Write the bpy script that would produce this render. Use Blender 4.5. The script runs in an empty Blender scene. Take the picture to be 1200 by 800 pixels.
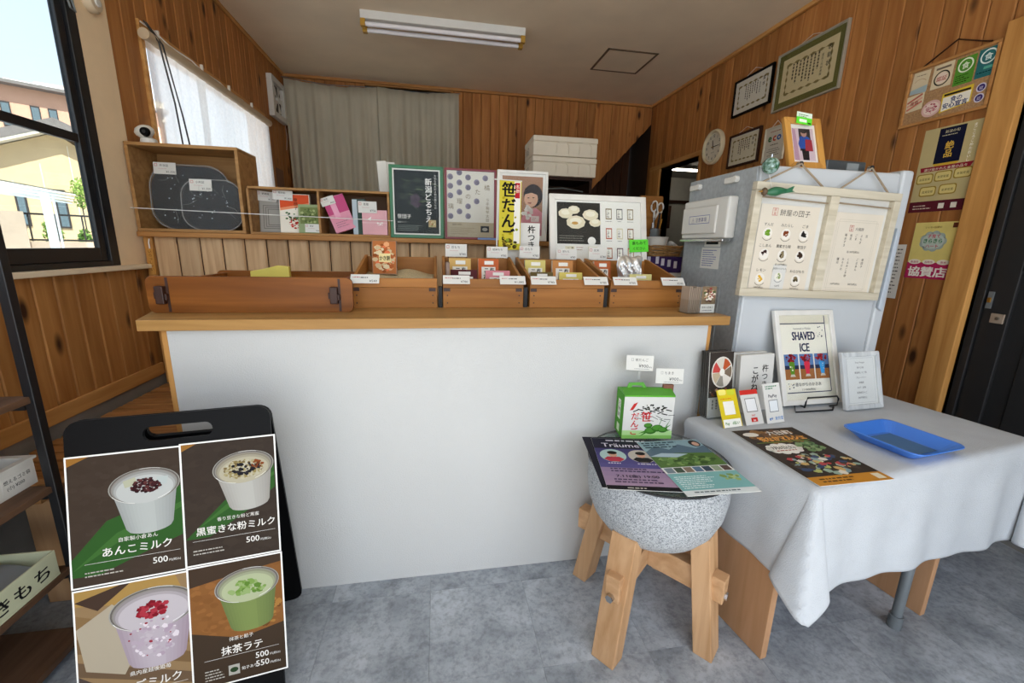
import bpy, bmesh, math, random
from mathutils import Vector, Matrix, Euler

S = bpy.context.scene
COL = S.collection
R = math.radians
random.seed(7)

# ------------------------------------------------------------------ camera
cam_d = bpy.data.cameras.new('camera')
cam_d.sensor_width = 36.0
cam_d.lens = 491.792 / 1200 * 36
cam_d.clip_start = 0.02
cam_d.clip_end = 300
cam = bpy.data.objects.new('camera', cam_d)
COL.objects.link(cam)


def cam_rows(yaw, pit, rol):
    B = Matrix(((1, 0, 0), (0, 0, -1), (0, 1, 0)))
    cy, sy = math.cos(yaw), math.sin(yaw)
    Ry = Matrix(((cy, 0, -sy), (0, 1, 0), (sy, 0, cy)))
    cp, sp = math.cos(pit), math.sin(pit)
    Rp = Matrix(((1, 0, 0), (0, cp, -sp), (0, sp, cp)))
    cr, sr = math.cos(rol), math.sin(rol)
    Rr = Matrix(((cr, -sr, 0), (sr, cr, 0), (0, 0, 1)))
    return Rr @ Rp @ Ry @ B


_m = cam_rows(0.176537, 0.223175, 0.023061)
_rot = Matrix((_m[0], -_m[1], -_m[2])).transposed()
cam.matrix_world = Matrix.Translation((0, 0, 1.3)) @ _rot.to_4x4()
S.camera = cam

# ------------------------------------------------------------------ daylight and exposure
W = bpy.data.worlds.new('world')
S.world = W
W.use_nodes = True
_nt = W.node_tree
_nt.nodes.clear()
_o = _nt.nodes.new('ShaderNodeOutputWorld')
_b = _nt.nodes.new('ShaderNodeBackground')
_sky = _nt.nodes.new('ShaderNodeTexSky')
_sky.sky_type = 'NISHITA'
_sky.sun_disc = False
_sky.sun_elevation = R(62)
_sky.sun_rotation = R(140)
_sky.air_density = 1.0
_sky.dust_density = 2.5
_sky.ozone_density = 1.0
_mx = _nt.nodes.new('ShaderNodeMixRGB')
_mx.inputs[0].default_value = 0.40
_mx.inputs[2].default_value = (9.0, 9.6, 10.0, 1)
_nt.links.new(_sky.outputs[0], _mx.inputs[1])
_nt.links.new(_mx.outputs[0], _b.inputs[0])
_nt.links.new(_b.outputs[0], _o.inputs[0])
_b.inputs[1].default_value = 0.20

sun_d = bpy.data.lights.new('sun', 'SUN')
sun_d.energy = 8.5
sun_d.angle = R(0.6)
sun_d.color = (1.0, 0.95, 0.87)
sun = bpy.data.objects.new('sun', sun_d)
COL.objects.link(sun)
# the sun stands high, to the right of and behind the camera
_sd = Vector((0.45, -0.75, 1.15)).normalized()
sun.rotation_euler = _sd.to_track_quat('Z', 'Y').to_euler()
sun.location = (6, -8, 14)

S.view_settings.view_transform = 'Standard'
S.view_settings.look = 'None'
S.view_settings.gamma = 1
S.view_settings.use_curve_mapping = False
S.view_settings.exposure = 1.05
S.cycles.diffuse_bounces = 8


# ------------------------------------------------------------------ materials
def lin(c):
    if isinstance(c, str):
        c = c.lstrip('#')
        v = [int(c[i:i + 2], 16) / 255 for i in (0, 2, 4)]
        return tuple((x / 12.92) if x <= 0.04045 else ((x + 0.055) / 1.055) ** 2.4 for x in v)
    return tuple(c)


MATS = {}


def pmat(name):
    m = bpy.data.materials.new(name)
    m.use_nodes = True
    nt = m.node_tree
    return m, nt, nt.nodes['Principled BSDF']


def mat(name, c, rough=0.5, metal=0.0, var=0.06, scale=12.0, bump=0.0, bscale=80.0, coat=0.0, emit=0.0, spec=0.5):
    """plain surface with slight procedural mottling"""
    if name in MATS:
        return MATS[name]
    m, nt, p = pmat(name)
    c = lin(c)
    p.inputs['Roughness'].default_value = rough
    p.inputs['Metallic'].default_value = metal
    p.inputs['Specular IOR Level'].default_value = spec
    if coat:
        p.inputs['Coat Weight'].default_value = coat
        p.inputs['Coat Roughness'].default_value = 0.05
    tc = nt.nodes.new('ShaderNodeTexCoord')
    nz = nt.nodes.new('ShaderNodeTexNoise')
    nz.inputs['Scale'].default_value = scale
    nz.inputs['Detail'].default_value = 4
    nt.links.new(tc.outputs['Object'], nz.inputs['Vector'])
    rp = nt.nodes.new('ShaderNodeValToRGB')
    rp.color_ramp.elements[0].position = 0.3
    rp.color_ramp.elements[1].position = 0.7
    rp.color_ramp.elements[0].color = (*[x * (1 - var) for x in c], 1)
    rp.color_ramp.elements[1].color = (*[min(1, x * (1 + var)) for x in c], 1)
    nt.links.new(nz.outputs['Fac'], rp.inputs['Fac'])
    nt.links.new(rp.outputs['Color'], p.inputs['Base Color'])
    if bump:
        nb = nt.nodes.new('ShaderNodeTexNoise')
        nb.inputs['Scale'].default_value = bscale
        nb.inputs['Detail'].default_value = 3
        nt.links.new(tc.outputs['Object'], nb.inputs['Vector'])
        bp = nt.nodes.new('ShaderNodeBump')
        bp.inputs['Strength'].default_value = bump
        bp.inputs['Distance'].default_value = 0.004
        nt.links.new(nb.outputs['Fac'], bp.inputs['Height'])
        nt.links.new(bp.outputs['Normal'], p.inputs['Normal'])
    if emit:
        p.inputs['Emission Color'].default_value = (*c, 1)
        p.inputs['Emission Strength'].default_value = emit
    MATS[name] = m
    return m


def wood(name, c1, c2, axis='Z', knots=0.0, rough=0.55, grain=26.0, objvar=0.25, stretch=0.07, kcol='#3a2010', kscale=7.0):
    if name in MATS:
        return MATS[name]
    m, nt, p = pmat(name)
    L = nt.links
    c1, c2 = lin(c1), lin(c2)
    tc = nt.nodes.new('ShaderNodeTexCoord')
    oi = nt.nodes.new('ShaderNodeObjectInfo')
    mul = nt.nodes.new('ShaderNodeMath'); mul.operation = 'MULTIPLY'; mul.inputs[1].default_value = 37.0
    L.new(oi.outputs['Random'], mul.inputs[0])
    cx = nt.nodes.new('ShaderNodeCombineXYZ')
    for i in range(3):
        L.new(mul.outputs[0], cx.inputs[i])
    add = nt.nodes.new('ShaderNodeVectorMath'); add.operation = 'ADD'
    L.new(tc.outputs['Object'], add.inputs[0]); L.new(cx.outputs[0], add.inputs[1])
    mp = nt.nodes.new('ShaderNodeMapping')
    sc = [1, 1, 1]; sc['XYZ'.index(axis)] = stretch
    mp.inputs['Scale'].default_value = sc
    L.new(add.outputs[0], mp.inputs['Vector'])
    nz = nt.nodes.new('ShaderNodeTexNoise')
    nz.inputs['Scale'].default_value = grain
    nz.inputs['Detail'].default_value = 5
    nz.inputs['Distortion'].default_value = 0.6
    L.new(mp.outputs[0], nz.inputs['Vector'])
    rp = nt.nodes.new('ShaderNodeValToRGB')
    rp.color_ramp.elements[0].position = 0.24; rp.color_ramp.elements[0].color = (*c1, 1)
    rp.color_ramp.elements[1].position = 0.76; rp.color_ramp.elements[1].color = (*c2, 1)
    L.new(nz.outputs['Fac'], rp.inputs['Fac'])
    # one plank differs a little from the next
    hv = nt.nodes.new('ShaderNodeHueSaturation')
    mr = nt.nodes.new('ShaderNodeMapRange')
    mr.inputs['To Min'].default_value = 1 - objvar
    mr.inputs['To Max'].default_value = 1 + objvar * 0.6
    L.new(oi.outputs['Random'], mr.inputs['Value'])
    L.new(mr.outputs[0], hv.inputs['Value'])
    L.new(rp.outputs['Color'], hv.inputs['Color'])
    out = hv.outputs['Color']
    if knots:
        mk = nt.nodes.new('ShaderNodeMapping')
        sk = [1, 1, 1]; sk['XYZ'.index(axis)] = 0.42
        mk.inputs['Scale'].default_value = sk
        L.new(add.outputs[0], mk.inputs['Vector'])
        vo = nt.nodes.new('ShaderNodeTexVoronoi')
        vo.inputs['Scale'].default_value = kscale
        L.new(mk.outputs[0], vo.inputs['Vector'])
        kr = nt.nodes.new('ShaderNodeValToRGB')
        kr.color_ramp.elements[0].position = 0.05 * knots; kr.color_ramp.elements[0].color = (1, 1, 1, 1)
        kr.color_ramp.elements[1].position = 0.13 * knots; kr.color_ramp.elements[1].color = (0, 0, 0, 1)
        L.new(vo.outputs['Distance'], kr.inputs['Fac'])
        mx = nt.nodes.new('ShaderNodeMixRGB')
        mx.inputs[2].default_value = (*lin(kcol), 1)
        L.new(kr.outputs['Color'], mx.inputs[0]); L.new(out, mx.inputs[1])
        out = mx.outputs[0]
    L.new(out, p.inputs['Base Color'])
    p.inputs['Roughness'].default_value = rough
    p.inputs['Specular IOR Level'].default_value = 0.22
    bp = nt.nodes.new('ShaderNodeBump'); bp.inputs['Strength'].default_value = 0.15; bp.inputs['Distance'].default_value = 0.002
    L.new(nz.outputs['Fac'], bp.inputs['Height']); L.new(bp.outputs['Normal'], p.inputs['Normal'])
    MATS[name] = m
    return m


def print_mat(name, rough, coat=0.0):
    m, nt, p = pmat(name)
    a = nt.nodes.new('ShaderNodeAttribute'); a.attribute_name = 'Col'
    nt.links.new(a.outputs['Color'], p.inputs['Base Color'])
    p.inputs['Roughness'].default_value = rough
    p.inputs['Specular IOR Level'].default_value = 0.1
    MATS[name] = m
    return m


print_mat('print', 0.6)
print_mat('print_gloss', 0.5, 0.0)


def glass(name, tint, gloss=0.06, rough=0.02):
    if name in MATS:
        return MATS[name]
    m = bpy.data.materials.new(name); m.use_nodes = True
    nt = m.node_tree; nt.nodes.clear()
    o = nt.nodes.new('ShaderNodeOutputMaterial')
    t = nt.nodes.new('ShaderNodeBsdfTransparent'); t.inputs[0].default_value = (*tint, 1)
    g = nt.nodes.new('ShaderNodeBsdfGlossy'); g.inputs['Roughness'].default_value = rough
    fr = nt.nodes.new('ShaderNodeLayerWeight'); fr.inputs[0].default_value = 0.5
    pw = nt.nodes.new('ShaderNodeMath'); pw.operation = 'POWER'; pw.inputs[1].default_value = 5.0
    ml = nt.nodes.new('ShaderNodeMath'); ml.operation = 'MULTIPLY_ADD'; ml.inputs[1].default_value = 1 - gloss; ml.inputs[2].default_value = gloss
    nt.links.new(fr.outputs['Facing'], pw.inputs[0]); nt.links.new(pw.outputs[0], ml.inputs[0])
    mx = nt.nodes.new('ShaderNodeMixShader')
    nt.links.new(ml.outputs[0], mx.inputs[0]); nt.links.new(t.outputs[0], mx.inputs[1]); nt.links.new(g.outputs[0], mx.inputs[2])
    nt.links.new(mx.outputs[0], o.inputs[0])
    MATS[name] = m
    return m


def lace_mat():
    m = bpy.data.materials.new('lace'); m.use_nodes = True
    nt = m.node_tree; nt.nodes.clear()
    o = nt.nodes.new('ShaderNodeOutputMaterial')
    d = nt.nodes.new('ShaderNodeBsdfDiffuse'); d.inputs[0].default_value = (0.78, 0.78, 0.77, 1)
    t = nt.nodes.new('ShaderNodeBsdfTranslucent'); t.inputs[0].default_value = (0.92, 0.92, 0.90, 1)
    tr = nt.nodes.new('ShaderNodeBsdfTransparent')
    a = nt.nodes.new('ShaderNodeMixShader'); a.inputs[0].default_value = 0.5
    b = nt.nodes.new('ShaderNodeMixShader')
    tc = nt.nodes.new('ShaderNodeTexCoord')
    nz = nt.nodes.new('ShaderNodeTexNoise'); nz.inputs['Scale'].default_value = 60
    mr = nt.nodes.new('ShaderNodeMapRange'); mr.inputs['To Min'].default_value = 0.05; mr.inputs['To Max'].default_value = 0.28
    nt.links.new(tc.outputs['Object'], nz.inputs[0]); nt.links.new(nz.outputs[0], mr.inputs[0]); nt.links.new(mr.outputs[0], b.inputs[0])
    nt.links.new(d.outputs[0], a.inputs[1]); nt.links.new(t.outputs[0], a.inputs[2])
    nt.links.new(a.outputs[0], b.inputs[1]); nt.links.new(tr.outputs[0], b.inputs[2])
    nt.links.new(b.outputs[0], o.inputs[0])
    MATS['lace'] = m


lace_mat()


def concrete_floor():
    m, nt, p = pmat('floor_tile')
    L = nt.links
    tc = nt.nodes.new('ShaderNodeTexCoord'); oi = nt.nodes.new('ShaderNodeObjectInfo')
    mul = nt.nodes.new('ShaderNodeMath'); mul.operation = 'MULTIPLY'; mul.inputs[1].default_value = 23
    L.new(oi.outputs['Random'], mul.inputs[0])
    cx = nt.nodes.new('ShaderNodeCombineXYZ')
    for i in range(3): L.new(mul.outputs[0], cx.inputs[i])
    add = nt.nodes.new('ShaderNodeVectorMath'); add.operation = 'ADD'
    L.new(tc.outputs['Object'], add.inputs[0]); L.new(cx.outputs[0], add.inputs[1])
    n1 = nt.nodes.new('ShaderNodeTexNoise'); n1.inputs['Scale'].default_value = 5; n1.inputs['Detail'].default_value = 8; n1.inputs['Roughness'].default_value = 0.65
    n2 = nt.nodes.new('ShaderNodeTexNoise'); n2.inputs['Scale'].default_value = 45; n2.inputs['Detail'].default_value = 6; n2.inputs['Roughness'].default_value = 0.7
    for n in (n1, n2): L.new(add.outputs[0], n.inputs['Vector'])
    r1 = nt.nodes.new('ShaderNodeValToRGB')
    r1.color_ramp.elements[0].position = 0.34; r1.color_ramp.elements[0].color = (*lin('#858c93'), 1)
    r1.color_ramp.elements[1].position = 0.68; r1.color_ramp.elements[1].color = (*lin('#b9c0c7'), 1)
    L.new(n1.outputs['Fac'], r1.inputs['Fac'])
    r2 = nt.nodes.new('ShaderNodeValToRGB')
    r2.color_ramp.elements[0].position = 0.36; r2.color_ramp.elements[0].color = (0.62, 0.62, 0.63, 1)
    r2.color_ramp.elements[1].position = 0.55; r2.color_ramp.elements[1].color = (1, 1, 1, 1)
    L.new(n2.outputs['Fac'], r2.inputs['Fac'])
    mx = nt.nodes.new('ShaderNodeMixRGB'); mx.blend_type = 'MULTIPLY'; mx.inputs[0].default_value = 0.85
    L.new(r1.outputs[0], mx.inputs[1]); L.new(r2.outputs[0], mx.inputs[2])
    L.new(mx.outputs[0], p.inputs['Base Color'])
    p.inputs['Roughness'].default_value = 0.45
    bp = nt.nodes.new('ShaderNodeBump'); bp.inputs['Strength'].default_value = 0.12; bp.inputs['Distance'].default_value = 0.002
    L.new(n2.outputs['Fac'], bp.inputs['Height']); L.new(bp.outputs['Normal'], p.inputs['Normal'])
    MATS['floor_tile'] = m


concrete_floor()


def granite_mat():
    m, nt, p = pmat('granite')
    L = nt.links
    tc = nt.nodes.new('ShaderNodeTexCoord')
    n = nt.nodes.new('ShaderNodeTexVoronoi'); n.inputs['Scale'].default_value = 420
    L.new(tc.outputs['Object'], n.inputs['Vector'])
    sp = nt.nodes.new('ShaderNodeSeparateColor'); L.new(n.outputs['Color'], sp.inputs[0])
    r = nt.nodes.new('ShaderNodeValToRGB')
    e = r.color_ramp.elements
    e[0].position = 0.0; e[0].color = (*lin('#6a6e72'), 1)
    e[1].position = 1.0; e[1].color = (*lin('#c6c8c9'), 1)
    for pos, c in ((0.16, '#888c8f'), (0.35, '#a6a9ab'), (0.7, '#b9bcbe')):
        x = e.new(pos); x.color = (*lin(c), 1)
    r.color_ramp.interpolation = 'CONSTANT'
    L.new(sp.outputs[0], r.inputs['Fac']); L.new(r.outputs[0], p.inputs['Base Color'])
    p.inputs['Roughness'].default_value = 0.6
    MATS['granite'] = m


granite_mat()

wood('plank_wall', '#9a5f30', '#c2874c', 'Z', knots=1.5, objvar=0.22, grain=30)
wood('plank_shaded', '#3a2010', '#54301a', 'Z', objvar=0.15)  # wall wood with the niche's shade darkened into its colour
wood('plank_low', '#94602f', '#ba864c', 'Z', knots=1.4, objvar=0.2, grain=30)
wood('plank_half', '#b08a62', '#d9b78e', 'Z', knots=0.6, objvar=0.16, grain=34)
wood('trim_wood', '#a8733a', '#cf9a58', 'Z', objvar=0.1)
wood('trim_wood_y', '#b07a40', '#d6a464', 'Y', objvar=0.1)
wood('trim_wood_x', '#a06a35', '#c8935a', 'X', objvar=0.1)
wood('counter_wood', '#8c6434', '#bd9258', 'X', objvar=0.05, grain=22, rough=0.35)
wood('box_wood', '#8c5826', '#b87e40', 'X', objvar=0.16, grain=20, rough=0.45)
wood('box_side', '#8c5826', '#b87e40', 'Y', objvar=0.16, grain=20, rough=0.45)
wood('tray_wood', '#5f3210', '#9a5e26', 'X', objvar=0.08, grain=16, rough=0.35)
wood('crate_wood', '#8a6238', '#b98d58', 'X', objvar=0.1)
wood('leg_wood', '#ab8259', '#cfa880', 'Z', objvar=0.1, knots=0.5)
wood('beam_wood', '#ab8259', '#cca47c', 'X', objvar=0.1)
wood('slat_wood', '#8a5c34', '#c08e5a', 'X', objvar=0.2)
wood('dark_wood', '#2a1710', '#44281a', 'X', objvar=0.1)
wood('shelf_wood', '#4a3424', '#705440', 'Y', objvar=0.1)
wood('white_wash', '#bdb29a', '#dcd3bf', 'X', objvar=0.05, grain=40)
wood('panel_leg', '#a87e56', '#c09470', 'Z', objvar=0.05)
wood('frame_gold', '#a6702e', '#d09a4e', 'Z', objvar=0.05, grain=40)
mat('ceiling_paper', '#e6d5ba', 0.9, var=0.05, scale=3, bump=0.5, bscale=260)
mat('wallpaper', '#f0d6b0', 0.85, var=0.03, bump=0.25, bscale=200)
mat('counter_white', '#c5c5c2', 0.7, var=0.02, scale=2, bump=0.35, bscale=220)
mat('white', '#d6d4ce', 0.5, var=0.02)
mat('paper', '#dad8d1', 0.7, var=0.015)
mat('black_metal', '#17181b', 0.4, var=0.05, spec=0.5)
mat('black_matte', '#141414', 0.6, var=0.05)
mat('black_board', '#060607', 0.45, var=0.05, spec=0.12)
mat('concrete', '#84827d', 0.85, var=0.12, scale=6, bump=0.2)
mat('groove', '#3a2413', 0.9)
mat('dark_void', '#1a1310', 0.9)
mat('chrome', '#c8c8c8', 0.25, metal=1.0, var=0.02)
mat('steel', '#767c7f', 0.4, metal=0.35, var=0.05)
mat('brass', '#b98b3e', 0.35, metal=0.9)
mat('string_white', '#e4e2dc', 0.8)
mat('rope', '#9c8a72', 0.9)
mat('cable', '#2b2928', 0.5)
mat('sill_wood', '#e6d6ba', 0.5, var=0.04)
mat('menu_paper', '#ddd3c2', 0.7, var=0.015)
glass('window_glass', (0.68, 0.71, 0.72), 0.025)  # grey tint added to dim the bright view outdoors
glass('clear_glass', (0.985, 0.99, 0.99), 0.007)
glass('acrylic', (0.96, 0.97, 0.97), 0.03)
glass('table_glass', (0.80, 0.88, 0.86), 0.08)


# ------------------------------------------------------------------ geometry helpers
class G:
    """collects simple solids and links them as ONE mesh object"""

    def __init__(self):
        self.v = []; self.f = []

    def _add(self, vs, fs, M=None):
        b = len(self.v)
        if M is not None:
            vs = [M @ Vector(p) for p in vs]
        self.v += [tuple(p) for p in vs]
        self.f += [tuple(i + b for i in q) for q in fs]
        return self

    def box(self, x0, x1, y0, y1, z0, z1, M=None):
        v = [(x0, y0, z0), (x1, y0, z0), (x1, y1, z0), (x0, y1, z0), (x0, y0, z1), (x1, y0, z1), (x1, y1, z1), (x0, y1, z1)]
        f = [(0, 3, 2, 1), (4, 5, 6, 7), (0, 1, 5, 4), (1, 2, 6, 5), (2, 3, 7, 6), (3, 0, 4, 7)]
        return self._add(v, f, M)

    def hexa(self, p):
        """eight corners: lower ring, then upper ring"""
        return self._add(p, [(0, 3, 2, 1), (4, 5, 6, 7), (0, 1, 5, 4), (1, 2, 6, 5), (2, 3, 7, 6), (3, 0, 4, 7)])

    def prism(self, pts, a, b, axis='Y', M=None):
        n = len(pts)
        def P(u, w, d):
            return {'Y': (u, d, w), 'Z': (u, w, d), 'X': (d, u, w)}[axis]
        v = [P(u, w, a) for u, w in pts] + [P(u, w, b) for u, w in pts]
        f = [tuple(range(n)), tuple(range(2 * n - 1, n - 1, -1))]
        f += [(i, i + n, (i + 1) % n + n, (i + 1) % n) for i in range(n)]
        return self._add(v, f, M)

    def cyl(self, p0, p1, r0, r1=None, n=14, caps=True):
        r1 = r0 if r1 is None else r1
        p0, p1 = Vector(p0), Vector(p1)
        q = (p1 - p0).to_track_quat('Z', 'Y')
        v = []
        for p, r in ((p0, r0), (p1, r1)):
            for i in range(n):
                a = 2 * math.pi * i / n
                v.append(p + q @ Vector((r * math.cos(a), r * math.sin(a), 0)))
        f = [(i, (i + 1) % n, (i + 1) % n + n, i + n) for i in range(n)]
        if caps:
            f += [tuple(range(n - 1, -1, -1)), tuple(range(n, 2 * n))]
        return self._add(v, f)

    def tube(self, path, r, n=8):
        path = [Vector(p) for p in path]
        v = []; m = len(path)
        for k, p in enumerate(path):
            d = (path[min(k + 1, m - 1)] - path[max(k - 1, 0)]).normalized()
            up = Vector((0, 0, 1)) if abs(d.z) < 0.95 else Vector((1, 0, 0))
            a = d.cross(up).normalized(); b = d.cross(a)
            for i in range(n):
                t = 2 * math.pi * i / n
                v.append(p + a * (r * math.cos(t)) + b * (r * math.sin(t)))
        f = []
        for k in range(m - 1):
            for i in range(n):
                j = (i + 1) % n
                f.append((k * n + i, k * n + j, (k + 1) * n + j, (k + 1) * n + i))
        f += [tuple(range(n)), tuple(range(m * n - 1, (m - 1) * n - 1, -1))]
        return self._add(v, f)

    def lathe(self, prof, n=32, c=(0, 0, 0), sx=1.0, sy=1.0, M=None):
        v = []; f = []
        for r, z in prof:
            for i in range(n):
                a = 2 * math.pi * i / n
                v.append((c[0] + r * sx * math.cos(a), c[1] + r * sy * math.sin(a), c[2] + z))
        for k in range(len(prof) - 1):
            for i in range(n):
                j = (i + 1) % n
                f.append((k * n + i, k * n + j, (k + 1) * n + j, (k + 1) * n + i))
        f += [tuple(range(n - 1, -1, -1)), tuple(range((len(prof) - 1) * n, len(prof) * n))]
        return self._add(v, f, M)

    def grid(self, fn, nu, nv):
        v = [fn(i / nu, j / nv) for j in range(nv + 1) for i in range(nu + 1)]
        f = [(j * (nu + 1) + i, j * (nu + 1) + i + 1, (j + 1) * (nu + 1) + i + 1, (j + 1) * (nu + 1) + i) for j in range(nv) for i in range(nu)]
        return self._add(v, f)

    def mesh(self, name, m, bevel=0.0, smooth=False, seg=2):
        me = bpy.data.meshes.new(name)
        bm = bmesh.new()
        vs = [bm.verts.new(p) for p in self.v]
        for q in self.f:
            try:
                bm.faces.new([vs[i] for i in q])
            except ValueError:
                pass
        bmesh.ops.recalc_face_normals(bm, faces=bm.faces)
        if bevel:
            ed = [e for e in bm.edges if len(e.link_faces) == 2 and e.calc_face_angle(0) > 0.5]
            bmesh.ops.bevel(bm, geom=ed, offset=bevel, segments=seg, affect='EDGES', profile=0.5)
        bm.to_mesh(me); bm.free()
        if smooth:
            for q in me.polygons: q.use_smooth = True
            me.set_sharp_from_angle(angle=R(40))
        me.materials.append(MATS[m] if isinstance(m, str) else m)
        return me

    def build(self, name, m, parent=None, bevel=0.0, smooth=False, loc=None, seg=2):
        return link(name, self.mesh(name, m, bevel, smooth, seg), parent, loc)


def link(name, me, parent=None, loc=None, rot=None):
    o = bpy.data.objects.new(name, me)
    COL.objects.link(o)
    if parent is not None: o.parent = parent
    if loc is not None: o.location = loc
    if rot is not None: o.rotation_euler = rot
    return o


def tag(o, label, cat, group=None):
    o['label'] = label; o['category'] = cat
    if group: o['group'] = group
    return o


def struct(o):
    o['kind'] = 'structure'
    return o


def thing(name, label, cat, loc=(0, 0, 0), rot=(0, 0, 0), group=None):
    o = bpy.data.objects.new(name, None)
    o.empty_display_size = 0.05
    COL.objects.link(o)
    o.location = loc; o.rotation_euler = rot
    return tag(o, label, cat, group)


def lab(o, text):
    o['label'] = text
    return o


def rrect(w, h, r, n=5, x=0.0, y=0.0):
    """rounded rectangle outline"""
    p = []
    for cx, cy, a0 in ((x + w - r, y + h - r, 0), (x + r, y + h - r, 90), (x + r, y + r, 180), (x + w - r, y + r, 270)):
        for i in range(n + 1):
            a = R(a0 + 90 * i / n)
            p.append((cx + r * math.cos(a), cy + r * math.sin(a)))
    return p


# ------------------------------------------------------------------ flat print: lettering and pictures
_glyph = {}


def glyphs(s, bold=0.0):
    k = (s, bold)
    if k not in _glyph:
        c = bpy.data.curves.new('t', 'FONT'); c.body = s; c.size = 1; c.resolution_u = 2; c.offset = bold
        o = bpy.data.objects.new('t', c)
        me = o.to_mesh()
        v = [(p.co.x, p.co.y) for p in me.vertices]
        f = [tuple(q.vertices) for q in me.polygons]
        o.to_mesh_clear()
        bpy.data.objects.remove(o); bpy.data.curves.remove(c)
        x0 = min((p[0] for p in v), default=0); x1 = max((p[0] for p in v), default=0)
        _glyph[k] = (v, f, x0, x1)
    return _glyph[k]


class Pr:
    """flat print in a sheet's own plane (x right, y up); every call lies a hair above the last"""
    STEP = 0.00004

    def __init__(self):
        self.v = []; self.f = []; self.c = []; self.k = 1

    def raw(self, pts, faces, c):
        b = len(self.v); z = -self.STEP * self.k
        self.v += [(x, z, y) for x, y in pts]
        c = lin(c)
        for q in faces:
            self.f.append(tuple(i + b for i in q)); self.c.append(c)

    def up(self):
        self.k += 1
        return self

    def poly(self, pts, c):
        self.raw(pts, [tuple(range(len(pts)))], c); self.k += 1
        return self

    def rect(self, x, y, w, h, c):
        return self.poly([(x, y), (x + w, y), (x + w, y + h), (x, y + h)], c)

    def frame(self, x, y, w, h, t, c):
        for a in ((x, y, w, t), (x, y + h - t, w, t), (x, y, t, h), (x + w - t, y, t, h)):
            self.raw([(a[0], a[1]), (a[0] + a[2], a[1]), (a[0] + a[2], a[1] + a[3]), (a[0], a[1] + a[3])], [(0, 1, 2, 3)], c)
        self.k += 1
        return self

    def ell(self, x, y, rx, ry, c, n=20, a0=0, a1=360):
        pts = [(x + rx * math.cos(R(a0 + (a1 - a0) * i / n)), y + ry * math.sin(R(a0 + (a1 - a0) * i / n))) for i in range(n + (0 if a1 - a0 >= 360 else 1))]
        return self.poly(pts, c)

    def ring(self, x, y, rx, ry, t, c, n=24, a0=0, a1=360):
        p = []; f = []
        for i in range(n + 1):
            a = R(a0 + (a1 - a0) * i / n)
            p += [(x + rx * math.cos(a), y + ry * math.sin(a)), (x + (rx - t) * math.cos(a), y + (ry - t) * math.sin(a))]
        for i in range(n):
            f.append((2 * i, 2 * i + 1, 2 * i + 3, 2 * i + 2))
        self.raw(p, f, c); self.k += 1
        return self

    def line(self, x0, y0, x1, y1, t, c):
        d = math.hypot(x1 - x0, y1 - y0) or 1; nx, ny = -(y1 - y0) / d * t / 2, (x1 - x0) / d * t / 2
        self.raw([(x0 + nx, y0 + ny), (x0 - nx, y0 - ny), (x1 - nx, y1 - ny), (x1 + nx, y1 + ny)], [(0, 1, 2, 3)], c)
        return self

    def blots(self, x, y, rx, ry, n, cols, s, rnd=None, ang=True):
        rnd = rnd or random
        for _ in range(n):
            a = rnd.random() * 6.283; r = math.sqrt(rnd.random())
            cx, cy = x + rx * r * math.cos(a), y + ry * r * math.sin(a)
            k = rnd.randint(5, 7); q = s * (0.5 + rnd.random())
            t0 = rnd.random() * 6
            self.raw([(cx + q * (0.6 + 0.4 * rnd.random()) * math.cos(t0 + 6.283 * i / k), cy + q * (0.6 + 0.4 * rnd.random()) * math.sin(t0 + 6.283 * i / k) * 0.8) for i in range(k)], [tuple(range(k))], rnd.choice(cols))
            self.k += 0.02
        self.k = math.ceil(self.k + 0.001)
        return self

    def text(self, s, x, y, size, c, al='l', bold=0.0, w=None, rot=0.0, shear=0.0):
        """size: height of a full-width character; w squeezes the line to a width"""
        v, f, x0, x1 = glyphs(s)
        sx = size
        if w: sx = w / max(x1 - x0, 1e-6)
        wd = (x1 - x0) * sx
        ox = x - {'l': 0, 'c': wd / 2, 'r': wd}[al]
        ca, sa = math.cos(R(rot)), math.sin(R(rot))
        pts = []
        for p in v:
            px = (p[0] - x0) * sx + shear * p[1] * size + ox - x; py = p[1] * size
            pts.append((x + px * ca - py * sa, y + px * sa + py * ca))
        b = bold * size * 0.9                     # heavier strokes: the same line laid down slightly shifted
        for ox_, oy_ in (((b, b * 0.6), (-b, -b * 0.6), (b, -b * 0.6), (-b, b * 0.6)) if b else ((0, 0),)):
            self.raw([(q[0] + ox_, q[1] + oy_) for q in pts], f, c); self.k += 0.5
        self.k = math.ceil(self.k + 0.1)
        return self

    def vtext(self, s, x, y, size, c, bold=0.0, pitch=1.08):
        """vertical line of characters, x = centre, y = top"""
        k = self.k
        for i, ch in enumerate(s):
            if ch == ' ': continue
            self.text(ch, x, y - size * (0.9 + i * pitch), size, c, 'c', bold); self.k = k
        self.k += 3 if bold else 1
        return self

    def small(self, x, y, w, rows, pitch, t, c, rnd=None, al='l'):
        """print too small to read: rows of broken strokes"""
        rnd = rnd or random
        for r in range(rows):
            ww = w * (0.6 + 0.4 * rnd.random()); xx = x + ((w - ww) / 2 if al == 'c' else 0); e = xx + ww
            while xx < e:
                q = t * rnd.choice((1.2, 2, 3)); q = min(q, e - xx)
                yy = y - r * pitch
                self.raw([(xx, yy), (xx + q, yy), (xx + q, yy + t), (xx, yy + t)], [(0, 1, 2, 3)], c)
                xx += q + t * 0.6
        self.k += 1
        return self

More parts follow.
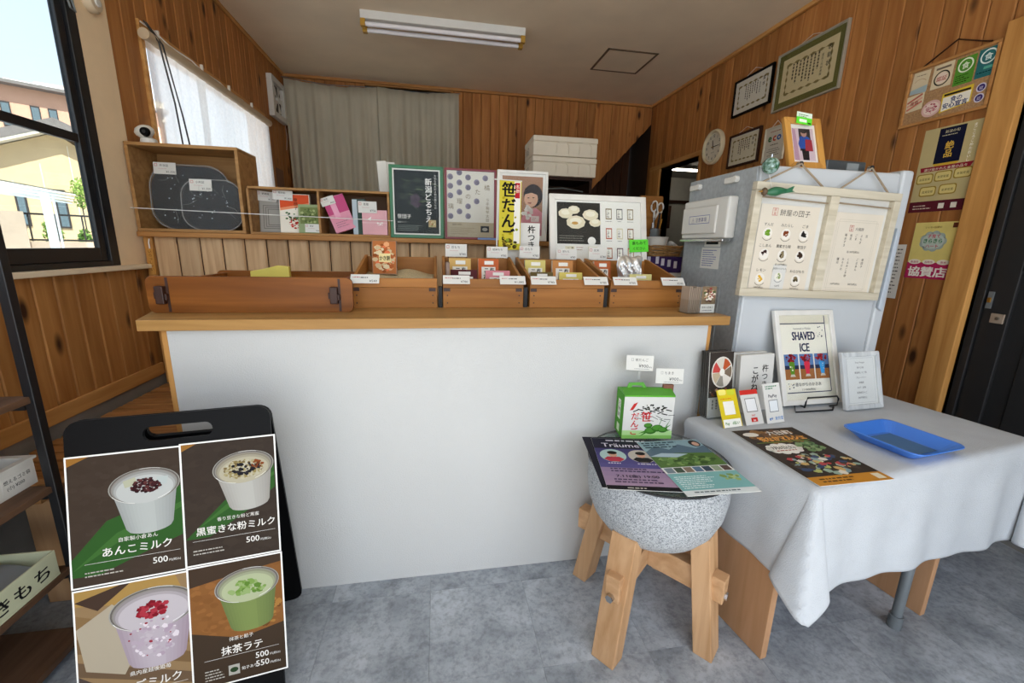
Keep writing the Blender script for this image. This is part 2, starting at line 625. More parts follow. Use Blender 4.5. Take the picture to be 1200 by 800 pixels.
    def vsmall(self, x, y, h, cols, pitch, t, c, rnd=None):
        """columns of unreadable vertical print, from x leftwards"""
        rnd = rnd or random
        for r in range(cols):
            hh = h * (0.55 + 0.45 * rnd.random()); yy = y; e = y - hh; xx = x - r * pitch
            while yy > e:
                q = t * rnd.choice((1.0, 1.4)); q2 = min(q, yy - e)
                self.raw([(xx, yy - q2), (xx + t, yy - q2), (xx + t, yy), (xx, yy)], [(0, 1, 2, 3)], c)
                yy -= q + t * 0.5
        self.k += 1
        return self

    def build(self, parent, name='print', m='print', loc=(0, 0, 0), rot=(0, 0, 0)):
        me = bpy.data.meshes.new(name)
        me.from_pydata(self.v, [], self.f)
        a = me.attributes.new('Col', 'FLOAT_COLOR', 'CORNER')
        d = []
        for q, c in zip(me.polygons, self.c):
            d += [*c, 1.0] * q.loop_total
        a.data.foreach_set('color', d)
        me.materials.append(MATS[m])
        return link(name, me, parent, loc, rot)


def sheet(name, w, h, pr, loc, rot=(0, 0, 0), parent=None, t=0.0012, m='paper', pm='print'):
    """a sheet of paper or card standing in its local XZ plane, face to -Y, with its print"""
    o = G().box(0, w, 0, t, 0, h).build(name, m, parent)
    o.location = loc; o.rotation_euler = rot
    if pr: pr.build(o, m=pm)
    return o


def frame_parts(root, w, h, b, d, m, pr, inner='paper', pane=True, bevel=0.002, pm='print', back=True, px=0.0, py=0.0):
    """picture frame: four mitred rails, backing sheet, print and pane; lower left outer corner at the origin, face at y=0"""
    def rail(p):
        g = G(); g.hexa([(x, d, z) for x, z in p] + [(x, 0, z) for x, z in p]); return g
    for nm, p in (('rail', [(0, 0), (w, 0), (w - b, b), (b, b)]), ('rail', [(0, h), (b, h - b), (w - b, h - b), (w, h)]),
                  ('rail', [(0, 0), (b, b), (b, h - b), (0, h)]), ('rail', [(w, 0), (w, h), (w - b, h - b), (w - b, b)])):
        rail(p).build(nm, m, root, bevel)
    s = G().box(b * 0.8, w - b * 0.8, d * 0.45, d * 0.7, b * 0.8, h - b * 0.8).build('picture_sheet', inner, root)
    if pr: pr.build(s, m=pm, loc=(b + px, d * 0.45, b + py))
    if pane:
        G().box(b * 0.9, w - b * 0.9, d * 0.2, d * 0.2 + 0.0015, b * 0.9, h - b * 0.9).build('pane', 'clear_glass', root)
    return root

# ================================================================== THE SETTING
XL, XR, YB, ZC = -1.543, 2.567, 5.158, 2.975
YF = -1.3                                   # open shop front behind the camera

_plank = {}


def plank_mesh(w, h, m, t=0.012):
    """tongue-and-groove board: front face to -Y, chamfered long edges, lower left corner at the origin"""
    k = (round(w, 4), round(h, 3), m)
    if k not in _plank:
        c = 0.005 if m != 'plank_half' else 0.008
        g = 0.0012 if m != 'plank_half' else 0.003
        _plank[k] = G().prism([(g, t), (g, c), (c + g, 0), (w - c - g, 0), (w - g, c), (w - g, t)], 0, h, 'Z').mesh('plank', m)
    return _plank[k]


def planks(parent, u0, u1, pitch, spans, m, place):
    """boards side by side between u0 and u1; spans(u) gives the heights each one covers"""
    n = max(1, round((u1 - u0) / pitch)); w = (u1 - u0) / n
    for i in range(n):
        u = u0 + i * w
        for z0, z1 in spans(u + w / 2):
            loc, rz = place(u, w, z0)
            link('plank', plank_mesh(w, z1 - z0, m), parent, loc, (0, 0, rz))


# ---- floor
fl = struct(G().box(XL - 0.15, XR + 0.15, YF, YB + 0.15, -0.08, -0.004).build('floor', 'concrete'))
TS = 0.3575
tile_me = G().box(0.0003, TS - 0.0003, 0.0003, TS - 0.0003, -0.004, 0).mesh('floor_tile', 'floor_tile', bevel=0.0004, seg=1)
for i in range(-5, 7):
    for j in range(-4, 3):
        x, y = 0.31 + i * TS, 1.39 + j * TS
        if x < XL - 0.05 or x + TS > XR + 0.12: continue
        link('floor_tile', tile_me, fl, (x, y, 0))
for x0, x1 in ((XL, 0.31 - 5 * TS), (0.31 + 6 * TS, XR + 0.012)):          # cut tiles along the side walls
    cut_me = G().box(x0 + 0.0003, x1 - 0.0003, 0.0003, TS - 0.0003, -0.004, 0).mesh('floor_tile', 'floor_tile', bevel=0.0004, seg=1)
    for j in range(-4, 3):
        link('floor_tile', cut_me, fl, (0, 1.39 + j * TS, 0))

# ---- ceiling, its hatch and the cornice strips
ce = struct(G().box(XL - 0.15, XR + 0.15, YF, YB + 0.6, ZC, ZC + 0.14).build('ceiling', 'ceiling_paper'))
mat('hatch_frame', '#6e5a42', 0.6)
hx0, hx1, hy0, hy1 = 1.472, 1.940, 3.870, 4.322
for a in ((hx0, hx1, hy0, hy0 + 0.018), (hx0, hx1, hy1 - 0.018, hy1), (hx0, hx0 + 0.018, hy0, hy1), (hx1 - 0.018, hx1, hy0, hy1)):
    G().box(a[0], a[1], a[2], a[3], ZC - 0.006, ZC).build('hatch_rail', 'hatch_frame', ce)
G().box(hx0 + 0.018, hx1 - 0.018, hy0 + 0.018, hy1 - 0.018, ZC - 0.003, ZC).build('hatch_panel', 'ceiling_paper', ce)
struct(G().box(XR - 0.028, XR, 0.0, YB, ZC - 0.028, ZC).build('trim_1', 'trim_wood_y', bevel=0.004))
struct(G().box(XL, XR - 0.03, YB - 0.028, YB, ZC - 0.028, ZC).build('trim_2', 'trim_wood_x', bevel=0.004))
struct(G().box(XL, XL + 0.022, 2.6, YB - 0.03, ZC - 0.022, ZC).build('trim_3', 'trim_wood_y', bevel=0.004))

# ---- right wall
wr = G()
Xs = (XR + 0.012, XR + 0.15)
DY0, DY1, DZ = 0.68, 1.64, 2.27             # black door
OY0, OY1, OZ = 4.06, 4.83, 2.215            # doorway to the room behind
for y0, y1, z0, z1 in ((YF, DY0, 0, ZC), (DY0, DY1, DZ, ZC), (DY1, OY0, 0, ZC), (OY0, OY1, OZ, ZC), (OY1, YB + 0.6, 0, ZC)):
    wr.box(Xs[0], Xs[1], y0, y1, z0, z1)
wr = struct(wr.build('wall_right', 'groove'))


def sp_right(y):
    if DY0 < y < 1.75: return [(2.335, ZC - 0.028)]
    if OY0 - 0.03 < y < OY1 + 0.02: return [(2.26, ZC - 0.028)]
    return [(0.0, ZC - 0.028)]


pr_place = lambda u, w, z: ((XR, u + w, z), R(-90))
planks(wr, 0.7, 1.75, 0.105, sp_right, 'plank_wall', pr_place)
planks(wr, 1.75, OY0 - 0.03, 0.105, sp_right, 'plank_wall', pr_place)
planks(wr, OY0 - 0.03, OY1 + 0.02, 0.105, sp_right, 'plank_wall', pr_place)
planks(wr, OY1 + 0.02, YB, 0.105, sp_right, 'plank_wall', pr_place)
# casing of the black door
struct(G().box(XR - 0.022, XR + 0.15, DY1, 1.75, 0, 2.335).build('trim_4', 'trim_wood', bevel=0.004))
struct(G().box(XR - 0.022, XR + 0.15, DY0 - 0.1, DY1, DZ, 2.335).build('trim_5', 'trim_wood_y', bevel=0.004))
# casing of the doorway
struct(G().box(XR - 0.016, XR + 0.15, OY1, OY1 + 0.24, 0, OZ).build('trim_6', 'trim_wood', bevel=0.003))
struct(G().box(XR - 0.016, XR + 0.15, OY0 - 0.03, OY1 + 0.24, OZ, OZ + 0.045).build('trim_7', 'trim_wood_y', bevel=0.003))
struct(G().box(XR - 0.016, XR + 0.15, OY0 - 0.03, OY0, 0, OZ).build('trim_8', 'trim_wood', bevel=0.003))

# ---- black panelled door on the right
dr = struct(bpy.data.objects.new('door_1', None)); COL.objects.link(dr)
mat('door_black', '#1d1d1e', 0.5, var=0.08, scale=30)
dX = XR + 0.03
G().box(dX, dX + 0.1, DY1 - 0.035, DY1, 0, DZ).build('door_jamb', 'door_black', dr, 0.003)
G().box(dX, dX + 0.1, DY0, DY0 + 0.035, 0, DZ).build('door_jamb', 'door_black', dr, 0.003)
d0, d1 = DY0 + 0.037, DY1 - 0.037
G().box(dX + 0.03, dX + 0.06, d0, d1, 0.01, DZ - 0.01).build('door_leaf', 'door_black', dr)
for y0, y1, z0, z1 in ((d1 - 0.10, d1, 0.01, DZ - 0.01), (d0, d0 + 0.1, 0.01, DZ - 0.01)):
    G().box(dX + 0.012, dX + 0.03, y0, y1, z0, z1).build('stile', 'door_black', dr, 0.004)
for z0, z1 in ((0.01, 0.18), (1.245, 1.345), (DZ - 0.14, DZ - 0.01)):
    G().box(dX + 0.012, dX + 0.03, d0 + 0.1, d1 - 0.1, z0, z1).build('rail', 'door_black', dr, 0.004)
for z0, z1 in ((0.25, 1.17), (1.42, DZ - 0.21)):
    G().box(dX + 0.022, dX + 0.03, d0 + 0.17, d1 - 0.17, z0, z1).build('door_panel', 'door_black', dr, 0.006)
mat('lock_plate', '#a89684', 0.45, metal=0.3)
lp = lab(G().box(dX + 0.004, dX + 0.012, 1.515, 1.565, 0.995, 1.04).build('lock_plate', 'lock_plate', dr, 0.002), 'beige lock plate')
G().cyl((dX - 0.004, 1.535, 1.018), (dX + 0.004, 1.535, 1.018), 0.007).build('thumb_turn', 'chrome', lp)
ep = G().box(dX + 0.006, dX + 0.012, 1.575, 1.595, 1.06, 1.14).build('edge_latch', 'steel', dr)
G().box(dX, dX + 0.006, 1.578, 1.592, 1.088, 1.112).build('latch_tab', 'brass', ep, 0.002)

# ---- room seen through the doorway
mat('far_room', '#a9a69c', 0.9, var=0.04)
fr_ = G()
fr_.box(XR + 0.15, 5.6, 7.0, 7.1, 0, 2.5); fr_.box(5.5, 5.6, 2.5, 7.0, 0, 2.5); fr_.box(XR + 0.15, 5.6, 2.4, 2.5, 0, 2.5)
fr_.box(XR + 0.15, XR + 0.2, 5.7, 7.0, 0, 2.5)
struct(fr_.build('wall_far_room', 'far_room'))
struct(G().box(XR + 0.15, 5.6, 2.4, 7.1, 2.5, 2.6).build('ceiling_far_room', 'far_room'))
struct(G().box(XR + 0.15, 5.6, 2.4, 7.1, -0.08, 0).build('floor_far_room', 'concrete'))
struct(G().box(XR + 0.15, 5.5, 6.96, 7.0, 2.08, 2.13).build('trim_9', 'dark_wood'))
mat('lit_tube', '#fff6e6', 0.4, emit=9.0)
fl_ = thing('strip_light', 'lit white strip light on the ceiling of the room behind the doorway', 'lamp', (3.55, 6.06, 2.45))
G().box(-0.65, 0.65, -0.05, 0.05, 0.012, 0.05).build('lamp_body', 'white', fl_, 0.004)
G().cyl((-0.62, 0, 0), (0.62, 0, 0), 0.014).build('tube', 'lit_tube', fl_, smooth=True)
wc_ = thing('wall_cabinet', 'dark brown wall cabinet glimpsed through the doorway beside the fridge', 'cabinet', (3.2, 6.7, 1.65))
G().box(0, 0.62, 0, 0.3, 0, 0.36).build('cabinet_body', 'dark_wood', wc_, 0.004)
G().box(0.01, 0.61, -0.015, 0, 0.01, 0.35).build('cabinet_door', 'dark_wood', wc_, 0.004)

# ---- back wall
X_OP0, X_OP1 = -0.73, 0.20
wb = G()
Ys = (YB + 0.012, YB + 0.15)
for x0, x1, z0, z1 in ((XL - 0.1, X_OP0, 0, ZC), (X_OP0, X_OP1, ZC - 0.03, ZC), (X_OP1, 1.30, 0, ZC)):
    wb.box(x0, x1, Ys[0], Ys[1], z0, z1)
stair = lambda x: 1.965 + (x - 1.83) * 1.09        # underside of the sloping soffit
wb.prism([(1.30, stair(1.30)), (XR, stair(XR)), (XR, ZC), (1.30, ZC)], Ys[0], Ys[1], 'Y')
wb = struct(wb.build('wall_back', 'groove'))
n_ = round((XR - X_OP1) / 0.105); w_ = (XR - X_OP1) / n_
for i in range(n_):
    x = X_OP1 + i * w_
    if x + w_ / 2 < 1.30:
        link('plank', plank_mesh(w_, ZC - 0.028 - 0.5, 'plank_wall'), wb, (x, YB, 0.5))
    else:
        h = ZC - 0.028
        za, zb = stair(x), stair(x + w_)
        c = 0.005; t = 0.012
        lo = [(0.0005, t, za), (0.0005, c, za), (c, 0, za), (w_ - c, 0, zb), (w_ - 0.0005, c, zb), (w_ - 0.0005, t, zb)]
        g = G(); g._add([(a, b, z) for a, b, z in lo] + [(a, b, h) for a, b, z in lo],
                        [tuple(range(6)), tuple(range(11, 5, -1))] + [(k, (k + 1) % 6, (k + 1) % 6 + 6, k + 6) for k in range(6)])
        g.build('plank', 'plank_wall', wb, loc=(x, YB, 0))
planks(wb, XL, X_OP0, 0.105, lambda u: [(0.5, ZC - 0.028)], 'plank_wall', lambda u, w, z: ((u, YB, z), 0))
# niche below the soffit, its shade put into the plank colour
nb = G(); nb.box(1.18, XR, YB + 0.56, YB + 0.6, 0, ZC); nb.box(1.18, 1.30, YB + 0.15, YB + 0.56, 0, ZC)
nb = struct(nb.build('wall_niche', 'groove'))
planks(nb, 1.30, XR, 0.105, lambda u: [(0.5, ZC - 0.1)], 'plank_shaded', lambda u, w, z: ((u, YB + 0.545, z), 0))
# opening behind the curtain, lined near-black to stand in for unlit depth
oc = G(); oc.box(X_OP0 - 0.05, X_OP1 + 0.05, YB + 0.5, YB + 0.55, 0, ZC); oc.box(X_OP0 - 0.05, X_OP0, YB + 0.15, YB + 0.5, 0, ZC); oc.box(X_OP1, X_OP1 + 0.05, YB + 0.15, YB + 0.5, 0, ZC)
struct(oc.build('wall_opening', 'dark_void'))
struct(G().box(X_OP1 - 0.03, X_OP1, YB - 0.01, YB + 0.15, 0.5, ZC - 0.028).build('trim_10', 'trim_wood'))
struct(G().box(X_OP0, X_OP1, YB - 0.006, YB + 0.03, ZC - 0.040, ZC - 0.028).build('trim_11', 'trim_wood_x'))

# ---- left wall: foundation, panelled dado, big window, papered strip, panelled upper part with a curtained window
Xw = (XL - 0.15, XL - 0.012)
WY0, WY1, WZ0, WZ1 = -0.9, 2.40, 1.165, 2.80      # big window opening
CY0, CY1, CZ0, CZ1 = 2.83, 4.53, 1.42, 2.425      # curtained window opening
wl = G()
for y0, y1, z0, z1 in ((YF, WY0, 0.56, ZC), (WY0, WY1, 0.56, WZ0), (WY0, WY1, WZ1, ZC), (WY1 + 0.08, CY0, 0.56, ZC),
                       (CY0, CY1, 0.56, CZ0), (CY0, CY1, CZ1, ZC), (CY1, YB + 0.6, 0.56, ZC)):
    wl.box(Xw[0], Xw[1], y0, y1, z0, z1)
wl.box(XL - 0.05, Xw[1], WY1, WY1 + 0.08, 0.56, ZC)
wl = struct(wl.build('wall_left', 'groove'))
struct(G().box(XL - 0.15, XL, YF, YB + 0.15, 0, 0.56).build('wall_left_foundation', 'concrete'))
pl_place = lambda u, w, z: ((XL, u, z), R(90))
planks(wl, YF, 2.6, 0.098, lambda u: [(0.615, 1.145)], 'plank_low', pl_place)


def sp_left(y):
    if CY0 - 0.02 < y < CY1 + 0.02: return [(0.5, CZ0), (CZ1, ZC - 0.022)]
    return [(0.5, ZC - 0.022)]


planks(wl, 2.6, CY0, 0.098, sp_left, 'plank_wall', pl_place)
planks(wl, CY0, CY1, 0.098, sp_left, 'plank_wall', pl_place)
planks(wl, CY1, YB, 0.098, sp_left, 'plank_wall', pl_place)
G().box(XL - 0.012, XL + 0.004, WY1, 2.6, WZ0, ZC).build('wallpaper_strip', 'wallpaper', wl)
G().box(XL - 0.012, XL + 0.004, YF, WY1, WZ1, ZC).build('wallpaper_strip', 'wallpaper', wl)
struct(G().box(XL, XL + 0.014, YF, 2.575, 0.556, 0.622).build('baseboard_left', 'trim_wood_y', bevel=0.003))
struct(G().box(XL - 0.06, XL + 0.045, YF, 2.575, 1.143, 1.165).build('trim_12', 'sill_wood', bevel=0.004))

# big window
w1 = struct(bpy.data.objects.new('window_1', None)); COL.objects.link(w1)
fx0, fx1 = XL - 0.045, XL + 0.006
for nm, y0, y1, z0, z1, a, b in (
        ('window_frame', WY1 - 0.055, WY1, WZ0, WZ1, fx0, fx1), ('window_frame', WY0, WY0 + 0.055, WZ0, WZ1, fx0, fx1),
        ('window_frame', WY0 + 0.055, WY1 - 0.055, WZ0, WZ0 + 0.025, fx0, fx1), ('window_frame', WY0 + 0.055, WY1 - 0.055, WZ1 - 0.05, WZ1, fx0, fx1),
        ('sash_stile', WY1 - 0.098, WY1 - 0.06, WZ0 + 0.025, WZ1 - 0.05, fx1 - 0.035, fx1 - 0.012),
        ('sash_rail', WY0 + 0.055, WY1 - 0.098, WZ0 + 0.025, WZ0 + 0.085, fx1 - 0.035, fx1 - 0.012),
        ('sash_bar', WY0 + 0.055, WY1 - 0.098, 1.703, 1.740, fx1 - 0.035, fx1 - 0.014)):
    G().box(a, b, y0, y1, z0, z1).build(nm, 'black_metal', w1, 0.003)
G().box(fx0 + 0.022, fx0 + 0.028, WY0 + 0.055, WY1 - 0.098, WZ0 + 0.085, 1.703).build('window_pane', 'window_glass', w1)
G().box(fx0 + 0.022, fx0 + 0.028, WY0 + 0.055, WY1 - 0.098, 1.740, WZ1 - 0.05).build('window_pane', 'window_glass', w1)
G().tube([(fx1, WY1 - 0.04, 2.33), (fx1 + 0.012, WY1 - 0.03, 2.28), (fx1 + 0.012, WY1 - 0.02, 2.245), (fx1 + 0.012, WY1 - 0.045, 2.25), (fx1, WY1 - 0.05, 2.33)], 0.004).build('pull_loop', 'steel', w1)

# curtained window
w2 = struct(bpy.data.objects.new('window_2', None)); COL.objects.link(w2)
for y0, y1, z0, z1 in ((CY0, CY1, CZ1 - 0.03, CZ1), (CY0, CY1, CZ0, CZ0 + 0.03), (CY0, CY0 + 0.03, CZ0 + 0.03, CZ1 - 0.03), (CY1 - 0.03, CY1, CZ0 + 0.03, CZ1 - 0.03)):
    G().box(XL - 0.14, XL + 0.012, y0, y1, z0, z1).build('window_frame', 'trim_wood_y', w2, 0.003)
G().box(XL - 0.125, XL - 0.095, 3.66, 3.70, CZ0 + 0.03, CZ1 - 0.03).build('sash_stile', 'steel', w2)
glass('frosted', (0.92, 0.93, 0.93), 0.02)
G().box(XL - 0.115, XL - 0.110, CY0 + 0.03, CY1 - 0.03, CZ0 + 0.03, CZ1 - 0.03).build('window_pane', 'frosted', w2)
rod = tag(G().cyl((XL + 0.042, CY0 - 0.03, 2.345), (XL + 0.042, CY1 - 0.02, 2.345), 0.028, n=18).build('curtain_rod', mat('rod', '#c9b496', 0.45), smooth=True), 'thick beige curtain rod above the lace curtain in left wall window', 'curtain rod')


def lace_fn(u, v):
    y = CY0 - 0.02 + u * (CY1 - CY0)
    z = 2.325 - v * 0.80
    a = 0.010 * math.sin(u * 95) + 0.006 * math.sin(u * 41 + 1.3 + v)
    return (XL + 0.036 + a * (0.35 + 0.65 * v) + 0.01 * v, y + 0.004 * math.sin(u * 60), z)


lc = tag(G().grid(lace_fn, 260, 10).build('lace_curtain', 'lace', smooth=True), 'sheer white lace curtain hanging over the left wall window', 'curtain')

# ---- half wall behind the counter, boarded, with a deep cap shelf
HY = 2.58
hw = struct(G().box(-1.52, 1.40, HY + 0.012, HY + 0.10, 0.5, 1.305).build('wall_middle', 'groove'))
planks(hw, -1.488, 1.39, 0.1095, lambda u: [(0.5, 1.306)], 'plank_half', lambda u, w, z: ((u, HY, z), 0))
G().box(-1.528, -1.488, HY - 0.006, HY + 0.1, 0.5, 1.306).build('end_post', 'trim_wood', hw, 0.003)
G().box(-1.53, 1.42, HY - 0.045, 3.0, 1.306, 1.332).build('cap_shelf', 'trim_wood_x', hw, 0.004)

# ---- raised floor of the back area
struct(G().box(XL, XR, HY + 0.1, YB, 0.4, 0.5).build('floor_back', 'slat_wood'))

# ---- ground outside and neighbouring buildings, seen through the big window
mat('asphalt', '#a3a6a8', 0.9, var=0.08, scale=1.5)
struct(G().box(-90, 60, -60, 120, -0.3, -0.1).build('ground', 'asphalt'))
# roof over the shop, so that daylight comes in only by the openings
struct(G().box(XL - 0.5, 5.9, YF - 0.2, 7.4, ZC + 0.14, ZC + 0.35).build('roof', 'concrete'))

OD = Vector((-0.593, 0.805, 0)); OU = Vector((0.805, 0.593, 0))


def out_frame(name, label, cat, D):
    o = thing(name, label, cat, (OD * D)[:], (0, 0, math.atan2(OU.y, OU.x)))
    return o


mat('house_cream', '#c4ad86', 0.9, var=0.05, scale=2)
mat('house_pink', '#c99f86', 0.9, var=0.05, scale=2)
mat('roof_tile', '#6f6a66', 0.8, var=0.12, scale=5)
mat('soffit', '#d8d0bd', 0.9)
mat('pane_dark', '#5a6a70', 0.15, var=0.1)
mat('frame_dark', '#2d2a28', 0.5)
mat('garden_wall', '#cdb29a', 0.9, var=0.06, scale=3)
mat('leaf', '#7d9a3e', 0.7, var=0.3, scale=8)
mat('leaf2', '#5f8434', 0.7, var=0.3, scale=8)
h1 = out_frame('neighbour_house', 'cream rendered house with a sloping tiled roof outside the big window', 'house', 25)
k = 25 / 15
zz = lambda z: 1.3 + (z - 1.3) * k
G().prism([(-2.6, -0.1), (4, -0.1), (4, 2.3), (0.25 * k, zz(3.62)), (-2.6, zz(3.62) - (0.25 * k + 2.6) * 0.46)], 0, 6, 'Y').build('wall', 'house_cream', h1)
rs = -0.46
for nm, m, lo, hi, y0 in (('roof', 'roof_tile', 0.10, 0.42, -0.62), ('soffit', 'soffit', 0.0, 0.10, -0.6)):
    a = zz(3.64)
    G().prism([(-3.0, a - (0.25 * k + 3.0) * 0.46 + lo), (0.25 * k, a + lo), (4.3, a - (4.3 - 0.25 * k) * 0.46 + lo), (4.3, a - (4.3 - 0.25 * k) * 0.46 + hi), (0.25 * k, a + hi), (-3.0, a - (0.25 * k + 3.0) * 0.46 + hi)], y0, 6.2, 'Y').build(nm, m, h1)
for x in (-0.57, -0.10, 0.40):
    G().box(x * k - 0.012, x * k + 0.012, -0.012, 0, 0.2, zz(3.0 + x * 0.9)).build('joint_strip', 'soffit', h1)
for x0, x1, z0, z1 in ((0.02, 0.22, 1.48, 2.36), (-0.60, -0.42, 1.5, 2.2)):
    wdo = G().box(x0 * k, x1 * k, -0.06, 0.0, zz(z0), zz(z1)).build('window', 'frame_dark', h1)
    G().box(x0 * k + 0.06, x1 * k - 0.06, -0.075, -0.06, zz(z0) + 0.06, zz(z1) - 0.06).build('pane', 'pane_dark', wdo)
h2 = out_frame('far_house', 'pinkish brown house behind the cream one, with a grey flat eave', 'house', 40)
k2 = 40 / 22
z2 = lambda z: 1.3 + (z - 1.3) * k2
G().box(-6, 6, 0, 6, -0.1, z2(5.95)).build('wall', 'house_pink', h2)
G().box(-6.4, 6.4, -0.7, 6.4, z2(5.95), z2(6.05)).build('eave', 'roof_tile', h2)
G().prism([(-6.4, z2(6.05)), (-1.0, z2(6.05)), (-3.2, z2(6.75)), (-6.4, z2(7.2))], 0, 5, 'Y').build('roof', 'roof_tile', h2)
for x0 in (-0.75, -0.1, 0.3):
    wd = G().box(x0 * k2, x0 * k2 + 0.4, -0.06, 0, z2(4.7), z2(5.45)).build('window', 'frame_dark', h2)
    G().box(x0 * k2 + 0.05, x0 * k2 + 0.35, -0.075, -0.06, z2(4.75), z2(5.4)).build('pane', 'pane_dark', wd)
G().tube([(-1.0, -0.5, z2(6.05)), (1.6, -0.5, z2(6.05))], 0.08).build('gutter', 'steel', h2)
h3 = out_frame('eaved_house', 'distant house showing only the tip of a white underside eave', 'house', 52)
k3 = 52 / 22
G().box(2.2, 8, 0, 6, -0.1, 1.3 + 4.55 * k3).build('wall', 'house_pink', h3)
G().prism([(0.1 * k3, 1.3 + 4.72 * k3), (8, 1.3 + 4.25 * k3), (8, 1.3 + 4.95 * k3), (0.1 * k3, 1.3 + 4.80 * k3)], -1.2, 6, 'Y').build('roof', 'soffit', h3)
cp = out_frame('carport', 'white carport with a thin sloping translucent roof outside the big window', 'carport', 13)
k4 = 1.3
zc4 = lambda z: 1.3 + (z - 1.3) * k4
mat('carport_white', '#dfe0de', 0.4)
glass('carport_sheet', (0.75, 0.82, 0.84), 0.1)
G().prism([(-0.62 * k4 - 0.9, zc4(2.07) + 0.1), (0.24 * k4, zc4(1.895)), (0.24 * k4, zc4(1.895) + 0.03), (-0.62 * k4 - 0.9, zc4(2.07) + 0.13)], -1.0, 2.2, 'Y').build('roof_sheet', 'carport_sheet', cp)
for y in (-1.0, 0.0, 1.0, 2.2):
    G().prism([(-0.62 * k4 - 0.9, zc4(2.03) + 0.04), (0.23 * k4, zc4(1.885)), (0.24 * k4, zc4(1.90)), (-0.62 * k4 - 0.9, zc4(2.06) + 0.1)], y - 0.02, y + 0.02, 'Y').build('rib', 'carport_white', cp)
G().box(-0.11 * k4 - 0.04, -0.06 * k4 + 0.04, -0.05, 0.05, -0.1, zc4(1.95)).build('post', 'carport_white', cp, 0.01)
G().cyl((0.0, -0.1, -0.1), (0.0, -0.1, zc4(1.9)), 0.02).build('downpipe', 'carport_white', cp)
gw = out_frame('garden_wall', 'low beige garden wall beyond the carport post', 'wall', 14.2)
G().box(-4, 6, 0, 0.15, -0.1, 1.17).build('wall_body', 'garden_wall', gw)
G().box(-4, -0.49, -0.16, -0.01, -0.1, 1.79).build('wall_pier', 'garden_wall', gw)
fe = out_frame('railing', 'dark metal railing standing on the low garden wall', 'railing', 14.35)
for z in (1.20, 1.76):
    G().box(-0.5, 4, -0.02, 0.02, z - 0.02, z + 0.02).build('rail', 'frame_dark', fe)
for i in range(5):
    G().box(-0.46 + i * 0.42, -0.43 + i * 0.42, -0.02, 0.02, 1.17, 1.78).build('post', 'frame_dark', fe)


def leaves(g, c, r, n, s, rnd):
    for _ in range(n):
        d = Vector((rnd.gauss(0, 1), rnd.gauss(0, 1), rnd.gauss(0, 1))).normalized() * (rnd.random() ** 0.4)
        p = Vector(c) + Vector((d.x * r[0], d.y * r[1], d.z * r[2]))
        a = Vector((rnd.gauss(0, 1), rnd.gauss(0, 1), rnd.gauss(0, 1))).normalized() * s
        b = a.orthogonal().normalized() * s * 0.5
        g._add([p - a, p + b, p + a, p - b], [(0, 1, 2, 3)])


rn = random.Random(3)
for nm, lb, D, c, r, n, m in (('garden_shrub', 'small yellow green shrub behind the railing near the carport post', 15.2, (-0.12, 0, 1.35), (0.18, 0.18, 0.33), 260, 'leaf'),
                              ('garden_bush', 'low green bush behind the railing right of the carport post', 15.4, (0.42, 0, 1.25), (0.14, 0.14, 0.24), 200, 'leaf2'),
                              ('garden_tree', 'light green leafy tree beside the cream house, at the window frame', 20, (0.62, 0, 2.65), (0.22, 0.3, 0.5), 420, 'leaf')):
    o = out_frame(nm, lb, 'plant', D)
    g = G(); leaves(g, c, r, n, 0.05, rn); f_ = g.build('foliage', m, o)
    f_['kind'] = 'stuff'
    G().cyl((c[0], 0, -0.1), (c[0], 0, c[2]), 0.025, 0.012, n=8).build('stem', 'frame_dark', o)

# ================================================================== FURNITURE
# ---- slatted platform behind the counter's left end
pf = thing('slatted_platform', 'raised platform of brown wooden slats behind the left end of the counter', 'platform', (-1.53, 1.52, 0))
slat_me = G().box(0, 0.640, 0, 0.056, 0, 0.02).mesh('slat', 'slat_wood', bevel=0.002, seg=1)
for i in range(15):
    link('slat', slat_me, pf, (0, 0.004 + i * 0.070, 0.48))
for x in (0.12, 0.54):
    G().box(x, x + 0.07, 0.0, 1.04, 0.41, 0.479).build('joist', 'slat_wood', pf)
for x in (0.12, 0.54):
    for y in (0.02, 0.95):
        G().box(x, x + 0.08, y, y + 0.08, 0, 0.409).build('post', 'leg_wood', pf, 0.003)

# ---- counter body
ct = thing('sales_counter', 'white fronted shop counter with pale wooden end boards', 'counter', (0, 0, 0))
G().box(-0.852, 1.049, 1.473, 1.488, 0, 1.017).build('front_panel', 'counter_white', ct)
G().box(-0.872, -0.853, 1.478, 2.16, 0, 1.017).build('end_board', 'trim_wood', ct, 0.002)
G().box(1.050, 1.068, 1.478, 2.16, 0, 1.017).build('end_board', 'trim_wood', ct, 0.002)
G().box(-0.85, 1.05, 2.0, 2.015, 0.5, 1.017).build('back_panel', 'counter_white', ct)
ctop = tag(G().prism([(-0.916, 1.445), (1.121, 1.445), (1.121, 2.20), (-1.02, 2.20), (-0.985, 1.66)], 1.018, 1.053, 'Z').build('countertop', 'counter_wood', bevel=0.002),
           'long pale wooden worktop on the white counter', 'countertop')

